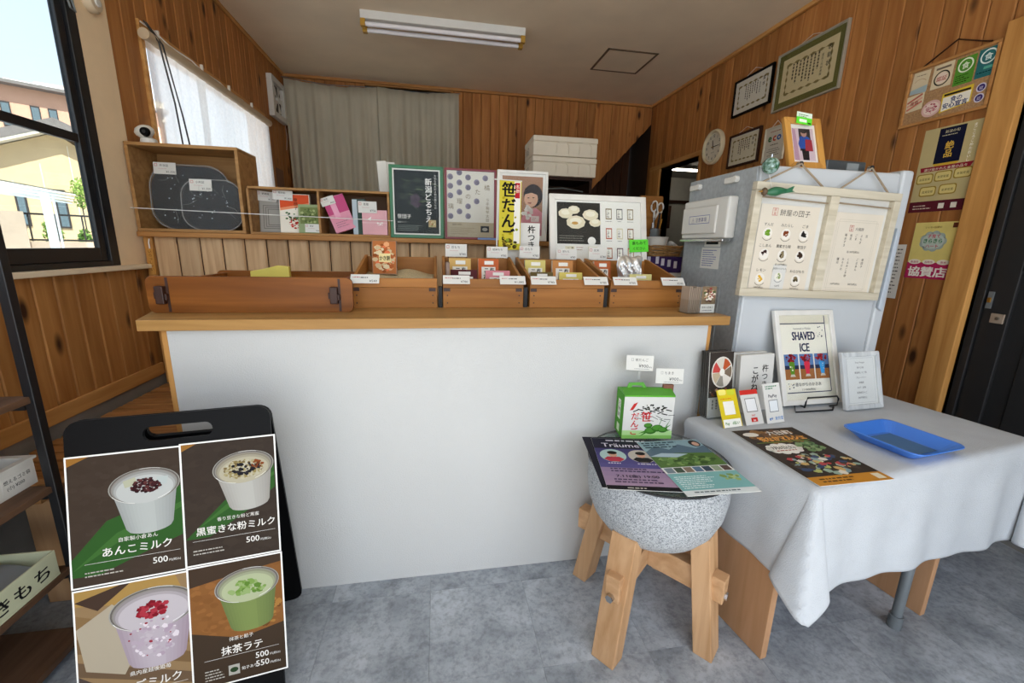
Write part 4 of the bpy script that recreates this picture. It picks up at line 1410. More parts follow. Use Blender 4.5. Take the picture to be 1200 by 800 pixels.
for nm, lb, x0, z0, w, h, y, lx, lz, ttl in (('wrapped_tray', 'large black oval tray wrapped in clear plastic at the back of the crate', 0.022, 0.018, 0.385, 0.335, 0.10, 0.025, 0.285, '弁当盆'),
                                             ('wrapped_tray', 'smaller black oval tray wrapped in plastic in front of the large one', 0.195, 0.018, 0.292, 0.258, 0.045, 0.045, 0.20, '小判盆')):
    o = thing(nm, lb, 'tray', (-1.53 + x0, FY + y, SZ + z0), (R(-6), 0, 0), 'wrapped trays in the crate')
    G().prism(rrect(w, h, h * 0.36, 8), 0, 0.022, 'Y').build('tray_body', 'black_sponge', o, 0.008)
    g = G()
    for _ in range(26):
        cx, cz = rn.uniform(0.05, w - 0.05), rn.uniform(0.05, h - 0.05); q = rn.uniform(0.0012, 0.0028)
        g.box(cx - q, cx + q, -0.0008, 0.0005, cz - q, cz + q)
    g.build('flecks', 'star_white', o)
    wr_ = rrect(w + 0.012, h + 0.008, h * 0.33, 8, -0.006, -0.003)
    G().prism(wr_, -0.004, -0.003, 'Y').build('wrap_film', 'plastic_wrap', o)
    for _ in range(7):
        a = rn.uniform(0, 6.28); px, pz = w / 2 + w * 0.47 * math.cos(a), h / 2 + h * 0.46 * math.sin(a)
        b = a + rn.uniform(-0.6, 0.6)
        G().tube([(px, -0.006, pz), (px - 0.03 * math.cos(b), -0.008, pz - 0.03 * math.sin(b)), (px - 0.07 * math.cos(b + 0.3), -0.006, pz - 0.07 * math.sin(b + 0.3))], 0.0006, 5).build('film_crease', 'grey_pack' if mat('grey_pack', '#8e8b86', 0.4) else 'star_white', o)
    ring = rrect(w + 0.004, h + 0.004, h * 0.35, 8, -0.002, -0.001)
    G().tube([(x, -0.002, z) for x, z in ring + ring[:1]], 0.0022, 5).build('film_edge_highlight', 'grey_pack', o)  # pale grey ring paints a highlight along the wrapped rim
    lab(label_card('price_label', '', 0.107, 0.060, (lx, -0.007, lz), ttl, '¥1,320', (0, 0, 0), o), 'white price label')

sc = thing('security_camera', 'small white round security camera on top of the crate', 'camera', (-1.452, FY + 0.07, SZ + CH + 0.002))
G().lathe([(0.036, 0), (0.038, 0.006), (0.034, 0.026), (0.018, 0.034)], 24).build('base', 'white', sc, smooth=True)
Mc = Matrix.Translation((-0.012, -0.004, 0.060)) @ Matrix.Rotation(R(-18), 4, 'Y')
bl_ = G().lathe([(0.001, -0.030), (0.022, -0.025), (0.036, -0.010), (0.038, 0.004), (0.030, 0.020), (0.014, 0.029), (0.001, 0.031)], 24, M=Mc @ Matrix.Scale(1.15, 4, (1, 0, 0))).build('head', 'white', sc, smooth=True)
G().cyl((0.006, -0.042, 0.055), (0.006, -0.028, 0.055), 0.019, 0.023, n=20).build('lens_face', 'black_board', sc)
G().cyl((0.006, -0.044, 0.055), (0.006, -0.041, 0.055), 0.008, n=14).build('lens', 'black_metal', sc)

s2 = thing('compartment_box', 'low open wooden box with two compartments of sweets, right of the crate', 'box', (-0.998, FY + 0.01, SZ + 0.001))
BW, BH, BD = 0.735, 0.250, 0.20
G().box(0, BW, 0, BD, 0, 0.012).build('board', 'crate_wood', s2, 0.0015)
G().prism([(0, BH - 0.012), (0, BH), (BW, BH), (BW, BH - 0.012)], 0.02, BD, 'Y').build('board', 'crate_wood', s2, 0.0015)
for x in (0, 0.352, BW - 0.012):
    G().box(x, x + 0.012, 0, BD, 0.0125, BH - 0.0125).build('divider', 'crate_wood', s2, 0.0015)
G().box(0.0125, BW - 0.0125, BD - 0.01, BD, 0.0125, BH - 0.0125).build('back_board', mat('box_back', '#6a4a30', 0.7), s2)


def carton(name, label, cat, x, z, w, h, y, d, m, pr=None, rot=(0, 0, 0), group=None, bevel=0.0015):
    o = G().box(0, w, 0, d, 0, h).build(name, m, None, bevel)
    o.location = (x, y, z); o.rotation_euler = rot
    tag(o, label, cat, group)
    if pr: pr.build(o)
    return o


mat('grey_pack', '#8e8b86', 0.4); mat('cream_pack', '#e8e0cc', 0.5); mat('green_pack', '#8b9a6a', 0.5); mat('pink_pack', '#dd8fa4', 0.5)
mat('pale_pink', '#e3aab0', 0.55); mat('dark_green_pack', '#31433c', 0.5); mat('magenta_pack', '#b84a7c', 0.5)
z0 = SZ + 0.0135
p = Pr(); p.rect(0.006, 0.006, 0.145, 0.205, '#a5a29b')
for q in range(3): p.frame(0.02 + q * 0.012, 0.02 + q * 0.010, 0.117 - q * 0.024, 0.13 - q * 0.02, 0.004, '#7d7a75')
o = carton('sweets_carton', 'grey wrapped sweets tray leaning at the left of the compartment box', 'carton', -0.983, z0, 0.155, 0.215, FY + 0.105, 0.02, 'grey_pack', p, (R(-8), 0, R(2)))
lab(label_card('price_label', '', 0.105, 0.052, (-0.012, -0.004, 0.175), '栃尾揚', '¥1,200', (R(6), R(4), 0), o), 'white price label')
p = Pr(); p.rect(0.004, 0.004, 0.150, 0.204, '#efe7d8').poly([(0.004, 0.208), (0.154, 0.208), (0.154, 0.165), (0.004, 0.135)], '#d6542f').poly([(0.004, 0.135), (0.154, 0.165), (0.154, 0.15), (0.004, 0.12)], '#e8936c')
p.vtext('笹団子', 0.085, 0.19, 0.02, '#3a2018', 0.012)
rn = random.Random(4)
p.blots(0.08, 0.06, 0.035, 0.038, 40, ['#c0392b', '#d8574a', '#a52b24'], 0.006, rn).blots(0.07, 0.09, 0.05, 0.025, 18, ['#3e5a3a', '#55744c'], 0.007, rn)
o = carton('sweets_carton', 'cream carton with red top and berry picture in the compartment box', 'carton', -0.862, z0, 0.158, 0.212, FY + 0.062, 0.03, 'cream_pack', p, (R(-6), 0, R(2)))
lab(label_card('price_label', '', 0.102, 0.052, (-0.03, -0.004, 0.178), '南天飴', '¥1,000', (R(5), R(3), 0), o), 'white price label')
p = Pr(); p.rect(0.01, 0.05, 0.10, 0.09, '#73804e').blots(0.06, 0.095, 0.05, 0.04, 40, ['#5d6c3e', '#8b9a62', '#a5b07a', '#4f5c36'], 0.008, rn)
o = carton('tea_packet', 'green clear wrapped packet of leaves in the compartment box', 'packet', -0.755, z0, 0.115, 0.155, FY + 0.02, 0.035, 'green_pack', p, (R(-7), 0, R(-3)))
lab(label_card('price_label', '', 0.085, 0.045, (0.035, -0.004, 0.004), '笹茶', '¥648', (0, 0, 0), o), 'white price label')
p = Pr(); p.poly([(0.0, 0.10), (0.115, 0.10), (0.115, 0.192), (0.0, 0.192)], '#c2517f').rect(0.03, 0.08, 0.03, 0.09, '#e9a6bf').small(0.02, 0.05, 0.07, 3, 0.012, 0.004, '#a97a8a', rn)
o = carton('candy_box', 'tilted pink candy box at the left of the right compartment', 'carton', -0.620, z0 + 0.002, 0.115, 0.195, FY + 0.025, 0.03, 'pink_pack', p, (R(-6), R(-20), R(8)))
o.location = (-0.560, FY + 0.03, z0 + 0.001)
lab(label_card('price_label', '', 0.075, 0.045, (-0.012, -0.004, 0.155), '桜飴', '¥432', (0, 0, 0), o), 'white price label')
p = Pr(); p.rect(0, 0.0, 0.026, 0.19, '#b9c6cc').rect(0.032, 0.006, 0.034, 0.17, '#3e5348')
o = carton('tall_carton', 'tall dark green and pale carton behind the pale pink packet', 'carton', -0.470, z0, 0.070, 0.195, FY + 0.045, 0.05, 'dark_green_pack', p)
p = Pr(); p.rect(0, 0.062, 0.136, 0.008, '#eac0c4').poly([(0.03, 0.085), (0.05, 0.10), (0.045, 0.075)], '#f4ece8').blots(0.095, 0.058, 0.018, 0.012, 10, ['#f6f0ea', '#efe2dc'], 0.007, rn)
o = carton('pink_packet', 'pale pink paper packet at the right end of the compartment box', 'packet', -0.415, z0, 0.136, 0.135, FY + 0.015, 0.06, 'pale_pink', p)
lab(label_card('price_label', '', 0.100, 0.062, (-0.018, -0.003, 0.118), '落雁', '¥756', (0, 0, 0), o), 'white price label')
tag(G().tube([(-1.53, FY - 0.025, 1.447), (-1.0, FY - 0.02, 1.437), (-0.6, FY - 0.02, 1.430), (-0.245, FY - 0.015, 1.424)], 0.0022, 6).build('guard_string', 'string_white'), 'white string stretched across the crate and compartment box', 'string')

# hanging wooden tag on the end post
wt = thing('wooden_name_tag', 'small wooden name tag hanging at the left end of the half wall', 'tag', (-1.512, HY - 0.022, 1.11))
G().prism(rrect(0.030, 0.135, 0.004, 3), 0, 0.008, 'Y').build('plaque', 'frame_gold', wt, 0.001)
p = Pr(); p.vtext('いらっしゃい', 0.015, 0.128, 0.017, '#4a3016', 0.01); p.build(wt, 'lettering')
G().tube([(0.015, 0.004, 0.135), (0.014, 0.006, 0.165), (0.015, 0.012, 0.185)], 0.003, 6).build('hanger', 'string_white', wt)

# ---- three framed posters
mat('frame_green', '#1f6b3e', 0.35); mat('frame_red', '#7c1f2d', 0.35); mat('frame_white', '#e6e3dc', 0.4)
t = thing('poster_frame', 'green framed dark poster with white vertical Japanese title', 'framed poster', (-0.262, FY + 0.012, SZ + 0.002), (R(-2), 0, 0))
p = Pr(); w, h = 0.264, 0.360
p.rect(0, 0, w, h, '#e9e6de').rect(0.008, 0.008, w - 0.016, h - 0.016, '#161d1b')
rn = random.Random(9)
p.blots(0.13, 0.23, 0.09, 0.08, 60, ['#1d2520', '#242d26', '#2c352b', '#141a18'], 0.022, rn)
for i in range(14):
    x = rn.uniform(0.03, 0.2); y = rn.uniform(0.15, 0.33)
    p.line(x, y, x + rn.uniform(0.03, 0.06), y - rn.uniform(-0.02, 0.05), 0.003, rn.choice(['#56654a', '#6d7a58', '#3a4638']))
p.up().blots(0.125, 0.19, 0.026, 0.034, 50, ['#4a3a48', '#54424f', '#3d303c'], 0.010, rn)
p.vtext('新潟どるちえ', 0.198, 0.315, 0.041, '#f2f0ea', 0.015, 1.0).vtext('大切な時を彩る和の贈りもの', 0.236, 0.335, 0.0135, '#e0ddd5')
p.text('笹団子', 0.022, 0.092, 0.026, '#e9e6de', 'l', 0.01).text('銘菓づくり', 0.022, 0.066, 0.010, '#c9c6be').small(0.022, 0.05, 0.15, 4, 0.009, 0.003, '#7d8580', rn)
p.rect(0.196, 0.045, 0.042, 0.040, '#b9a476').blots(0.217, 0.065, 0.016, 0.014, 14, ['#7a8a44', '#a85a3a', '#d8c8a0'], 0.006, rn)
frame_parts(t, 0.300, 0.396, 0.018, 0.014, 'frame_green', p, pm='print_gloss')
t = thing('poster_frame', 'maroon framed pale poster with rows of purple dots', 'framed poster', (0.046, FY + 0.012, SZ + 0.002), (R(-2), 0, 0))
p = Pr(); w, h = 0.274, 0.370
p.rect(0, 0, w, h, '#d9d5ca').rect(0, 0, w, 0.085, '#b3a68c').ell(0.17, 0.19, 0.10, 0.105, '#d9d5ca', 24, 270, 360)
dots = [(0.02, 0.335), (0.02, 0.285), (0.02, 0.232), (0.02, 0.118), (0.072, 0.36), (0.072, 0.305), (0.072, 0.252), (0.072, 0.145), (0.122, 0.335), (0.122, 0.280), (0.122, 0.175), (0.122, 0.120), (0.172, 0.310), (0.172, 0.205), (0.222, 0.335)]
for x, y in dots:
    p.ell(x, y, 0.0165, 0.0165, '#8a8396', 16); p.k -= 1
p.up()
for x, y in dots:
    p.ell(x + 0.003, y - 0.002, 0.012, 0.012, '#76707f', 14); p.k -= 1
p.up()
for s, x, y in (('橘', 0.232, 0.27), ('た', 0.178, 0.245), ('の', 0.122, 0.218), ('瑠', 0.072, 0.19), ('璃', 0.022, 0.16)):
    p.text(s, x, y, 0.034, '#7d6c4e', 'c'); p.k -= 1
p.up().vtext('ラ手鞠琴太鼓', 0.236, 0.225, 0.021, '#8a7c62').text('銀座の季節', 0.03, 0.068, 0.011, '#5a4f3c').small(0.02, 0.05, 0.15, 4, 0.011, 0.003, '#8f8268', rn)
p.rect(0.196, 0.03, 0.05, 0.036, '#3a3c42').ell(0.221, 0.047, 0.016, 0.010, '#a9a49a')
frame_parts(t, 0.298, 0.394, 0.012, 0.014, 'frame_red', p, pm='print_gloss')
t = thing('poster_frame', 'white framed poster with a smiling small child', 'framed poster', (0.350, FY + 0.012, SZ + 0.002), (R(-2), 0, 0))
p = Pr(); w, h = 0.272, 0.366
p.rect(0, 0, w, h, '#e9e6e0').rect(0.014, 0.014, w - 0.028, h - 0.028, '#a87f63').rect(0.014, 0.014, w - 0.028, 0.06, '#c98a92')
p.poly([(0.11, 0.05), (0.258, 0.05), (0.258, 0.15), (0.22, 0.175), (0.15, 0.16)], '#d9929a').ell(0.200, 0.245, 0.058, 0.066, '#2f2422', 24).ell(0.188, 0.228, 0.042, 0.048, '#e0b294', 22)
p.poly([(0.146, 0.25), (0.15, 0.285), (0.20, 0.30), (0.236, 0.27), (0.228, 0.25), (0.19, 0.262)], '#2f2422')
p.ell(0.172, 0.232, 0.006, 0.003, '#3a2a24', 10).ell(0.202, 0.234, 0.006, 0.003, '#3a2a24', 10).ell(0.180, 0.206, 0.012, 0.007, '#9c4a44', 12, 180, 360)
p.blots(0.165, 0.15, 0.028, 0.035, 16, ['#e6e0d8', '#d8cec4', '#f0ece6'], 0.016, rn).rect(0.19, 0.095, 0.05, 0.034, '#e9dcd8').small(0.195, 0.115, 0.035, 2, 0.01, 0.003, '#b07a7a', rn)
frame_parts(t, 0.306, 0.400, 0.017, 0.014, 'frame_white', p, pm='print_gloss')
tag(G().box(0.235, 0.350, FY - 0.012, FY + 0.005, SZ + 0.001, SZ + 0.012).build('blue_strip', mat('blue_strip', '#7c9bd0', 0.5), bevel=0.001), 'small pale blue strip lying below the maroon framed poster', 'strip')
for i, (dx, a) in enumerate(((0.0, -9), (0.012, 3))):
    o = tag(G().box(0, 0.055, 0, 0.004, 0, 0.45).build('leaflet', 'paper', bevel=0.0005), ('pale leaflet leaning behind the compartment box, left one', 'pale leaflet leaning against the green poster frame')[i], 'leaflet')
    o.location = (-0.325 + dx, FY + 0.225 + i * 0.012, SZ + 0.001); o.rotation_euler = (R(-4), R(a * 0.4), 0)

# ================================================================== ON THE COUNTER
# banner stand
bs = thing('banner_stand', 'small yellow hanging banner with black brush lettering on a white stand', 'banner', (0.312, 2.305, 1.30))
bs.location = (0.281, 2.075, 1.053)
G().cyl((0.003, 0, 0.010), (0.003, 0, 0.565), 0.0035, n=8).build('pole', 'white', bs)
G().cyl((-0.012, 0, 0.552), (0.120, 0, 0.548), 0.003, n=8).build('crossbar', 'white', bs)
G().lathe([(0.03, 0), (0.03, 0.006), (0.006, 0.010)], 18, (0.003, 0, 0)).build('base', 'white', bs, smooth=True)
fbn = G().box(0.012, 0.118, -0.002, 0, 0.230, 0.550).build('flag', mat('banner_yellow', '#c9b913', 0.6), bs)
p = Pr(); p.rect(0.072, 0.03, 0.030, 0.285, '#e9e6dc').rect(0.075, 0.240, 0.024, 0.07, '#b3202a').vtext('名物', 0.087, 0.302, 0.018, '#f0e6d0', 0.01)
p.vtext('笹だんご', 0.046, 0.315, 0.072, '#15120c', 0.03, 0.98)
rn = random.Random(13)
p.blots(0.055, 0.028, 0.036, 0.02, 14, ['#5a4a12', '#7a6a1a', '#3c3410', '#8b9a2a'], 0.012, rn).blots(0.05, 0.16, 0.045, 0.13, 10, ['#a89a0e', '#8f9a12'], 0.008, rn)
p.build(fbn, loc=(0.012, -0.002, 0.230))
# white card with brush lettering
p = Pr(); p.vtext('杵つき', 0.118, 0.350, 0.040, '#1a1a1a', 0.02, 0.95).small(0.02, 0.10, 0.06, 5, 0.012, 0.003, '#999999', rn)
carton('mochi_carton', 'tall white carton with black brush lettering behind the second display box', 'carton', 0.343, 1.0535, 0.160, 0.360, 2.105, 0.05, 'white', p)

# glazed mochi poster behind the boxes
t = thing('product_poster', 'large white framed mochi product poster leaning behind the display boxes', 'framed poster', (0.572, 2.10, 1.0535), (R(-14), 0, R(-2)))
p = Pr(); W_, H_ = 0.466, 0.474
p.rect(0, 0, W_, H_, '#efede6').rect(0.008, 0.245, 0.235, 0.22, '#33322f')
rn = random.Random(17)
for cx, cy, s in ((0.055, 0.405, 0.036), (0.10, 0.425, 0.03), (0.11, 0.36, 0.048), (0.19, 0.40, 0.04), (0.215, 0.36, 0.03)):
    p.poly([(cx + s * 1.1 * math.cos(a * 0.698 + s * 60), cy + s * 0.75 * math.sin(a * 0.698 + s * 60)) for a in range(9)], '#e6dcc0').poly([(cx + s * 0.7 * math.cos(a * 0.9), cy + 0.006 + s * 0.4 * math.sin(a * 0.9)) for a in range(7)], '#f3ecd8')
p.ell(0.105, 0.355, 0.018, 0.008, '#c99a52').small(0.02, 0.285, 0.16, 3, 0.012, 0.0035, '#8d8a84', rn).ell(0.195, 0.262, 0.022, 0.022, '#efede6')
for i, (cx, cy, c) in enumerate([(0.29, 0.41, '#8a7a5a'), (0.35, 0.41, '#6a6a66'), (0.41, 0.41, '#9a8a6a'), (0.29, 0.305, '#b5523a'), (0.35, 0.305, '#d8d0b0'), (0.41, 0.305, '#8a5a2a'), (0.29, 0.20, '#b0603a'), (0.35, 0.20, '#6a4a5a'), (0.41, 0.20, '#c07a4a')]):
    p.rect(cx - 0.017, cy - 0.03, 0.034, 0.058, c); p.rect(cx - 0.013, cy - 0.024, 0.026, 0.046, '#efece2').vtext('こがね', cx - 0.004, cy + 0.02, 0.013, '#2a2622', 0.015); p.small(cx - 0.018, cy - 0.042, 0.036, 1, 0.01, 0.003, '#8a8780', rn, 'c')
for cx in (0.075, 0.20):
    p.rect(cx - 0.025, 0.17, 0.05, 0.062, '#e6dfc4').vtext('こがね', cx - 0.008, 0.228, 0.019, '#22201c', 0.02).vtext('杵つき', cx + 0.014, 0.23, 0.013, '#22201c', 0.01)
p.small(0.11, 0.225, 0.04, 2, 0.012, 0.003, '#b07a6a', rn)
frame_parts(t, 0.530, 0.535, 0.030, 0.022, 'frame_white', p, pm='print_gloss', px=0.003, py=0.001)
p = Pr(); p.text('裏もみて', 0.055, 0.040, 0.020, '#1b3a1b', 'c', 0.01).text('ください', 0.055, 0.012, 0.018, '#1b3a1b', 'c', 0.01)
o = sheet('neon_note', 0.106, 0.066, p, (0.432, -0.002, 0.235), (R(3), R(-3), 0), t, 0.0008, mat('neon_green', '#5fe02c', 0.6))
lab(o, 'bright green sticky note')

# grains and packet in the first box
mat('grain', '#cdbd96', 0.8, var=0.25, scale=220, bump=1.0, bscale=300)
gs = G().grid(lambda u, v: (-0.312 + u * 0.296, 1.706 + v * 0.32, 1.145 + 0.030 * v + 0.012 * math.sin(u * 8) * math.sin(v * 5) - 0.02 * (1 - v) * (u - 0.5) ** 2), 30, 30)
for side in (0, 1):
    pass
gr_ = tag(gs.build('rice_grains', 'grain', smooth=True), 'pale grains filling the first display box', 'grain'); gr_['kind'] = 'stuff'
md = gr_.modifiers.new('depth', 'SOLIDIFY'); md.thickness = 0.06; md.offset = -1
p = Pr(); p.rect(0.003, 0.003, 0.096, 0.137, '#b06a3a'); rn = random.Random(31)
p.blots(0.05, 0.07, 0.04, 0.06, 70, ['#d8734a', '#e0a070', '#c9b088', '#a85a2e', '#d9c6a0', '#8a4a22'], 0.012, rn)
p.rect(0.028, 0.052, 0.048, 0.036, '#e6d49a').text('かき餅', 0.052, 0.060, 0.022, '#1a1712', 'c', 0.02, w=0.044)
o = carton('rice_cracker_bag', 'clear bag of orange rice crackers standing in the grain box', 'packet', -0.276, 1.170, 0.102, 0.142, 1.895, 0.02, mat('bag_clear', '#8d6a4a', 0.3), p, (R(-6), 0, R(-3)))


def mochi_pack(x, z, w, h, y, edge, lb, rot=(R(-8), 0, 0), d=0.022, big=True):
    p = Pr(); p.rect(0, 0, w, h, edge)
    p.rect(w * 0.16, h * 0.04, w * 0.68, h * 0.74, '#efeade')
    p.vtext('こがね', w * 0.40, h * 0.77, h * 0.165, '#1e1b18', 0.03, 0.92).vtext('杵つき', w * 0.68, h * 0.77, h * 0.13, '#1e1b18', 0.02, 0.95)
    p.rect(w * 0.3, h * 0.84, w * 0.45, h * 0.1, '#f2efe6')
    return carton('mochi_packet', lb, 'packet', x, z, w, h, y, d, 'cream_pack', p, rot, 'mochi packets in the display boxes')


for a in ((0.050, 1.075, 0.098, 0.168, 1.925, '#d9b06a', 'mochi packet with gold edge, back left of the second display box'),
          (0.182, 1.075, 0.094, 0.168, 1.925, '#c8673a', 'mochi packet with orange edge, back right of the second display box'),
          (0.400, 1.075, 0.098, 0.166, 1.925, '#d8c878', 'mochi packet with pale yellow edge in the third display box'),
          (0.532, 1.075, 0.100, 0.166, 1.925, '#c88a52', 'mochi packet with tan edge, back right of the third display box'),
          (0.742, 1.075, 0.085, 0.165, 1.935, '#b8643a', 'mochi packet with rust edge beside the silver pouch'),
          (0.052, 1.068, 0.112, 0.132, 1.785, '#5a2a2c', 'mochi packet with dark red edge at the front of the second display box'),
          (0.200, 1.068, 0.105, 0.130, 1.785, '#d98a92', 'mochi packet with pink edge at the front of the second display box'),
          (0.395, 1.068, 0.102, 0.126, 1.785, '#6a5a34', 'mochi packet with olive edge at the front of the third display box'),
          (0.525, 1.068, 0.106, 0.126, 1.785, '#dcc86a', 'mochi packet with yellow edge at the front of the third display box'),
          (0.855, 1.068, 0.108, 0.122, 1.785, '#d9cf8a', 'mochi packet with pale cream edge at the front of the right end box')):
    mochi_pack(*a)
for i, x in enumerate((-0.0, 0.0)):
    pass
mat('brown_pack', '#7d6455', 0.4, var=0.2, scale=40)
for i in range(3):
    o = carton('brown_packet', ('brown wrapped packet nearest the left side of the second display box', 'brown wrapped packet in the middle of the row in the second display box', 'brown wrapped packet at the right of the row in the second display box')[i], 'packet',
               0.0325 + 0.0, 1.0665, 0.0145, 0.165 - 0.006 * i, 1.725 + 0.058 * i, 0.054, 'brown_pack', None, (0, 0, 0), 'brown packets in the second display box')
# silver pouch
m_, nt_, p_ = pmat('foil'); p_.inputs['Base Color'].default_value = (0.82, 0.82, 0.82, 1); p_.inputs['Metallic'].default_value = 0.9; p_.inputs['Roughness'].default_value = 0.28
MATS['foil'] = m_
sp_ = thing('foil_pouch', 'crumpled silver foil pouch in the right end display box', 'pouch', (0.835, 1.87, 1.066), (R(-12), 0, R(-4)))
rn = random.Random(8)
ph = [rn.uniform(0, 6) for _ in range(6)]
g = G()


def pouch(sign):
    def f(u, v):
        e = (1 - (2 * u - 1) ** 4) * (1 - (2 * v - 1) ** 4)
        th = 0.024 * e + 0.006 * e * (math.sin(u * 13 + ph[0]) * math.cos(v * 9 + ph[1]) + math.sin(u * 23 + v * 17 + ph[2]))
        return (u * 0.122 + 0.003 * math.sin(v * 14), sign * th, v * 0.205 + 0.004 * math.sin(u * 12 + ph[3]))
    return f


g.grid(pouch(-1), 20, 24); g.grid(pouch(1), 20, 24)
g.build('pouch_body', 'foil', sp_)
p = Pr(); p.rect(0, 0, 0.075, 0.055, '#d6d6d4').small(0.008, 0.04, 0.055, 4, 0.010, 0.003, '#7d8288', rn)
p.build(sp_, 'print', loc=(0.028, -0.034, 0.06))

# price cards standing behind the packets
for x, z, w, h, ttl, c, lb in ((0.036, 1.246, 0.100, 0.058, '豆もち', '¥780', 'white price card at the back left of the second display box'),
                               (0.230, 1.244, 0.100, 0.052, '胡麻もち', '¥780', 'white price card at the back right of the second display box'),
                               (0.388, 1.246, 0.100, 0.056, '白もち', '¥780', 'white price card at the back left of the third display box'),
                               (0.575, 1.243, 0.100, 0.050, '草もち', '¥780', 'white price card at the back right of the third display box'),
                               (0.738, 1.246, 0.094, 0.058, '玄米', '¥780', 'white price card behind the silver pouch box')):
    o = thing('price_card', lb, 'price card', (x, 2.025, z), group='price cards standing in the display boxes')
    label_card('card', '', w, h, (0, 0, 0), ttl, c, (R(-5), 0, 0), o)
    G().box(w / 2 - 0.003, w / 2 + 0.003, 0.0015, 0.004, 1.066 - z, h * 0.5).build('card_stem', 'acrylic', o)

# leaflet holder at the right end of the counter
lh = thing('leaflet_holder', 'clear acrylic holder full of leaflets at the right end of the counter', 'leaflet holder', (0.968, 1.500, 1.054), (0, 0, R(4)))
for a in ((0, 0.132, 0, 0.0025, 0, 0.055), (0, 0.132, 0.062, 0.0645, 0, 0.085), (0, 0.0025, 0.0025, 0.062, 0, 0.055), (0.1295, 0.132, 0.0025, 0.062, 0, 0.055), (0, 0.132, 0.0025, 0.062, 0, 0.0025)):
    G().box(*a).build('acrylic_wall', 'acrylic', lh)
rn = random.Random(2)
for i in range(7):
    G().box(0, 0.003, 0, 0.052, 0, 0.098 + 0.006 * rn.random()).build('leaflet', mat('leaflet_tan', '#a89684', 0.5), lh, loc=(0.006 + i * 0.008, 0.006, 0.003))
p = Pr(); p.rect(0, 0.034, 0.066, 0.071, '#7d6a54').blots(0.036, 0.072, 0.024, 0.026, 55, ['#8a3a34', '#d8cfc0', '#4e5a34', '#b89a7a', '#5a3a30'], 0.007, rn).text('季節の和菓子', 0.033, 0.018, 0.009, '#444444', 'c').small(0.01, 0.008, 0.045, 1, 0.01, 0.003, '#888888', rn)
sheet('front_leaflet', 0.066, 0.105, p, (0.062, 0.006, 0.003), (0, 0, 0), lh)

# ================================================================== BACK AREA
# ceiling lamp
lm_ = thing('ceiling_lamp', 'twin tube fluorescent lamp mounted on the ceiling', 'lamp', (-0.538, 3.70, ZC - 0.001))
G().prism([(-0.01, 0), (0.15, 0), (0.135, -0.05), (0.005, -0.05)], 0, 1.25, 'X').build('lamp_body', 'white', lm_, 0.003)
mat('socket', '#b58a2e', 0.45)
mat('tube_glass', '#e9e6ea', 0.15, var=0.01)
for y in (0.020, 0.120):
    G().cyl((0.035, y, -0.080), (1.215, y, -0.080), 0.0155, n=16).build('tube', 'tube_glass', lm_, smooth=True)
    for x in (0.0, 1.215):
        s_ = G().box(x, x + 0.035, y - 0.022, y + 0.022, -0.10, -0.0505).build('socket', 'socket', lm_, 0.004)

# exhaust fan on left wall
ef = thing('exhaust_fan', 'square white exhaust fan high on the left wall next to the grey curtain', 'fan', (XL, 4.665, 2.455), (0, 0, R(90)))
for a in ((0, 0.36, 0, 0.05), (0, 0.36, 0.31, 0.36), (0, 0.05, 0.05, 0.31), (0.31, 0.36, 0.05, 0.31)):
    G().box(a[0], a[1], -0.05, -0.001, a[2], a[3]).build('casing', 'white', ef, 0.004)
G().box(0.05, 0.31, -0.012, -0.001, 0.05, 0.31).build('back_plate', mat('fan_dark', '#4a443c', 0.6), ef)
for i in range(5):
    a = i * 1.2566
    G().prism([(0.18 + 0.02 * math.cos(a), 0.18 + 0.02 * math.sin(a)), (0.18 + 0.12 * math.cos(a - 0.35), 0.18 + 0.12 * math.sin(a - 0.35)), (0.18 + 0.125 * math.cos(a + 0.25), 0.18 + 0.125 * math.sin(a + 0.25))], -0.034, -0.030, 'Y').build('blade', 'white', ef)
G().cyl((0.18, -0.045, 0.18), (0.18, -0.013, 0.18), 0.03).build('hub', 'white', ef, smooth=True)
G().tube([(0.30, -0.04, 0), (0.30, -0.05, -0.12), (0.28, -0.04, -0.25)], 0.002, 5).build('pull_cord', 'string_white', ef)

# grey curtain on the back wall, two widths
mat('curtain_grey', '#b5af9c', 0.9, var=0.05, scale=4, bump=0.2, bscale=200)
for nm, lb, x0, x1, a in (('grey_curtain', 'grey green curtain, left width, hanging on the back wall', -1.515, -0.60, 0.6), ('grey_curtain', 'grey green curtain, right width, hanging on the back wall', -0.597, 0.255, 2.1)):
    def cf(u, v, x0=x0, x1=x1, a=a):
        n = 0.022 * math.sin(u * 31 + a) + 0.014 * math.sin(u * 67 + 2 * a) + 0.012 * math.sin(u * 14 + v * 1.5)
        top = 0.03 * 4 * u * (1 - u) if a < 1 else 0.012 * 4 * u * (1 - u)
        return (x0 + u * (x1 - x0), YB - 0.085 + n * (0.35 + 0.65 * min(1, v * 2)) - 0.01 * a, 2.912 - top * (1 - v) - v * 1.75 - (0.030 * (1 - 0.5 * abs(2 * u - 1)) if a > 1 else 0.02 * u))
    o = tag(G().grid(cf, 120, 14).build(nm, 'curtain_grey', smooth=True), lb, 'curtain', 'grey curtains on the back wall')
    md = o.modifiers.new('thickness', 'SOLIDIFY'); md.thickness = 0.002
tag(G().tube([(-1.535, YB - 0.09, 2.92), (-1.1, YB - 0.09, 2.880), (-0.6, YB - 0.09, 2.893), (-0.15, YB - 0.09, 2.878), (0.27, YB - 0.09, 2.900)], 0.004, 6).build('curtain_wire', 'steel'), 'thin wire carrying the grey curtain', 'wire')

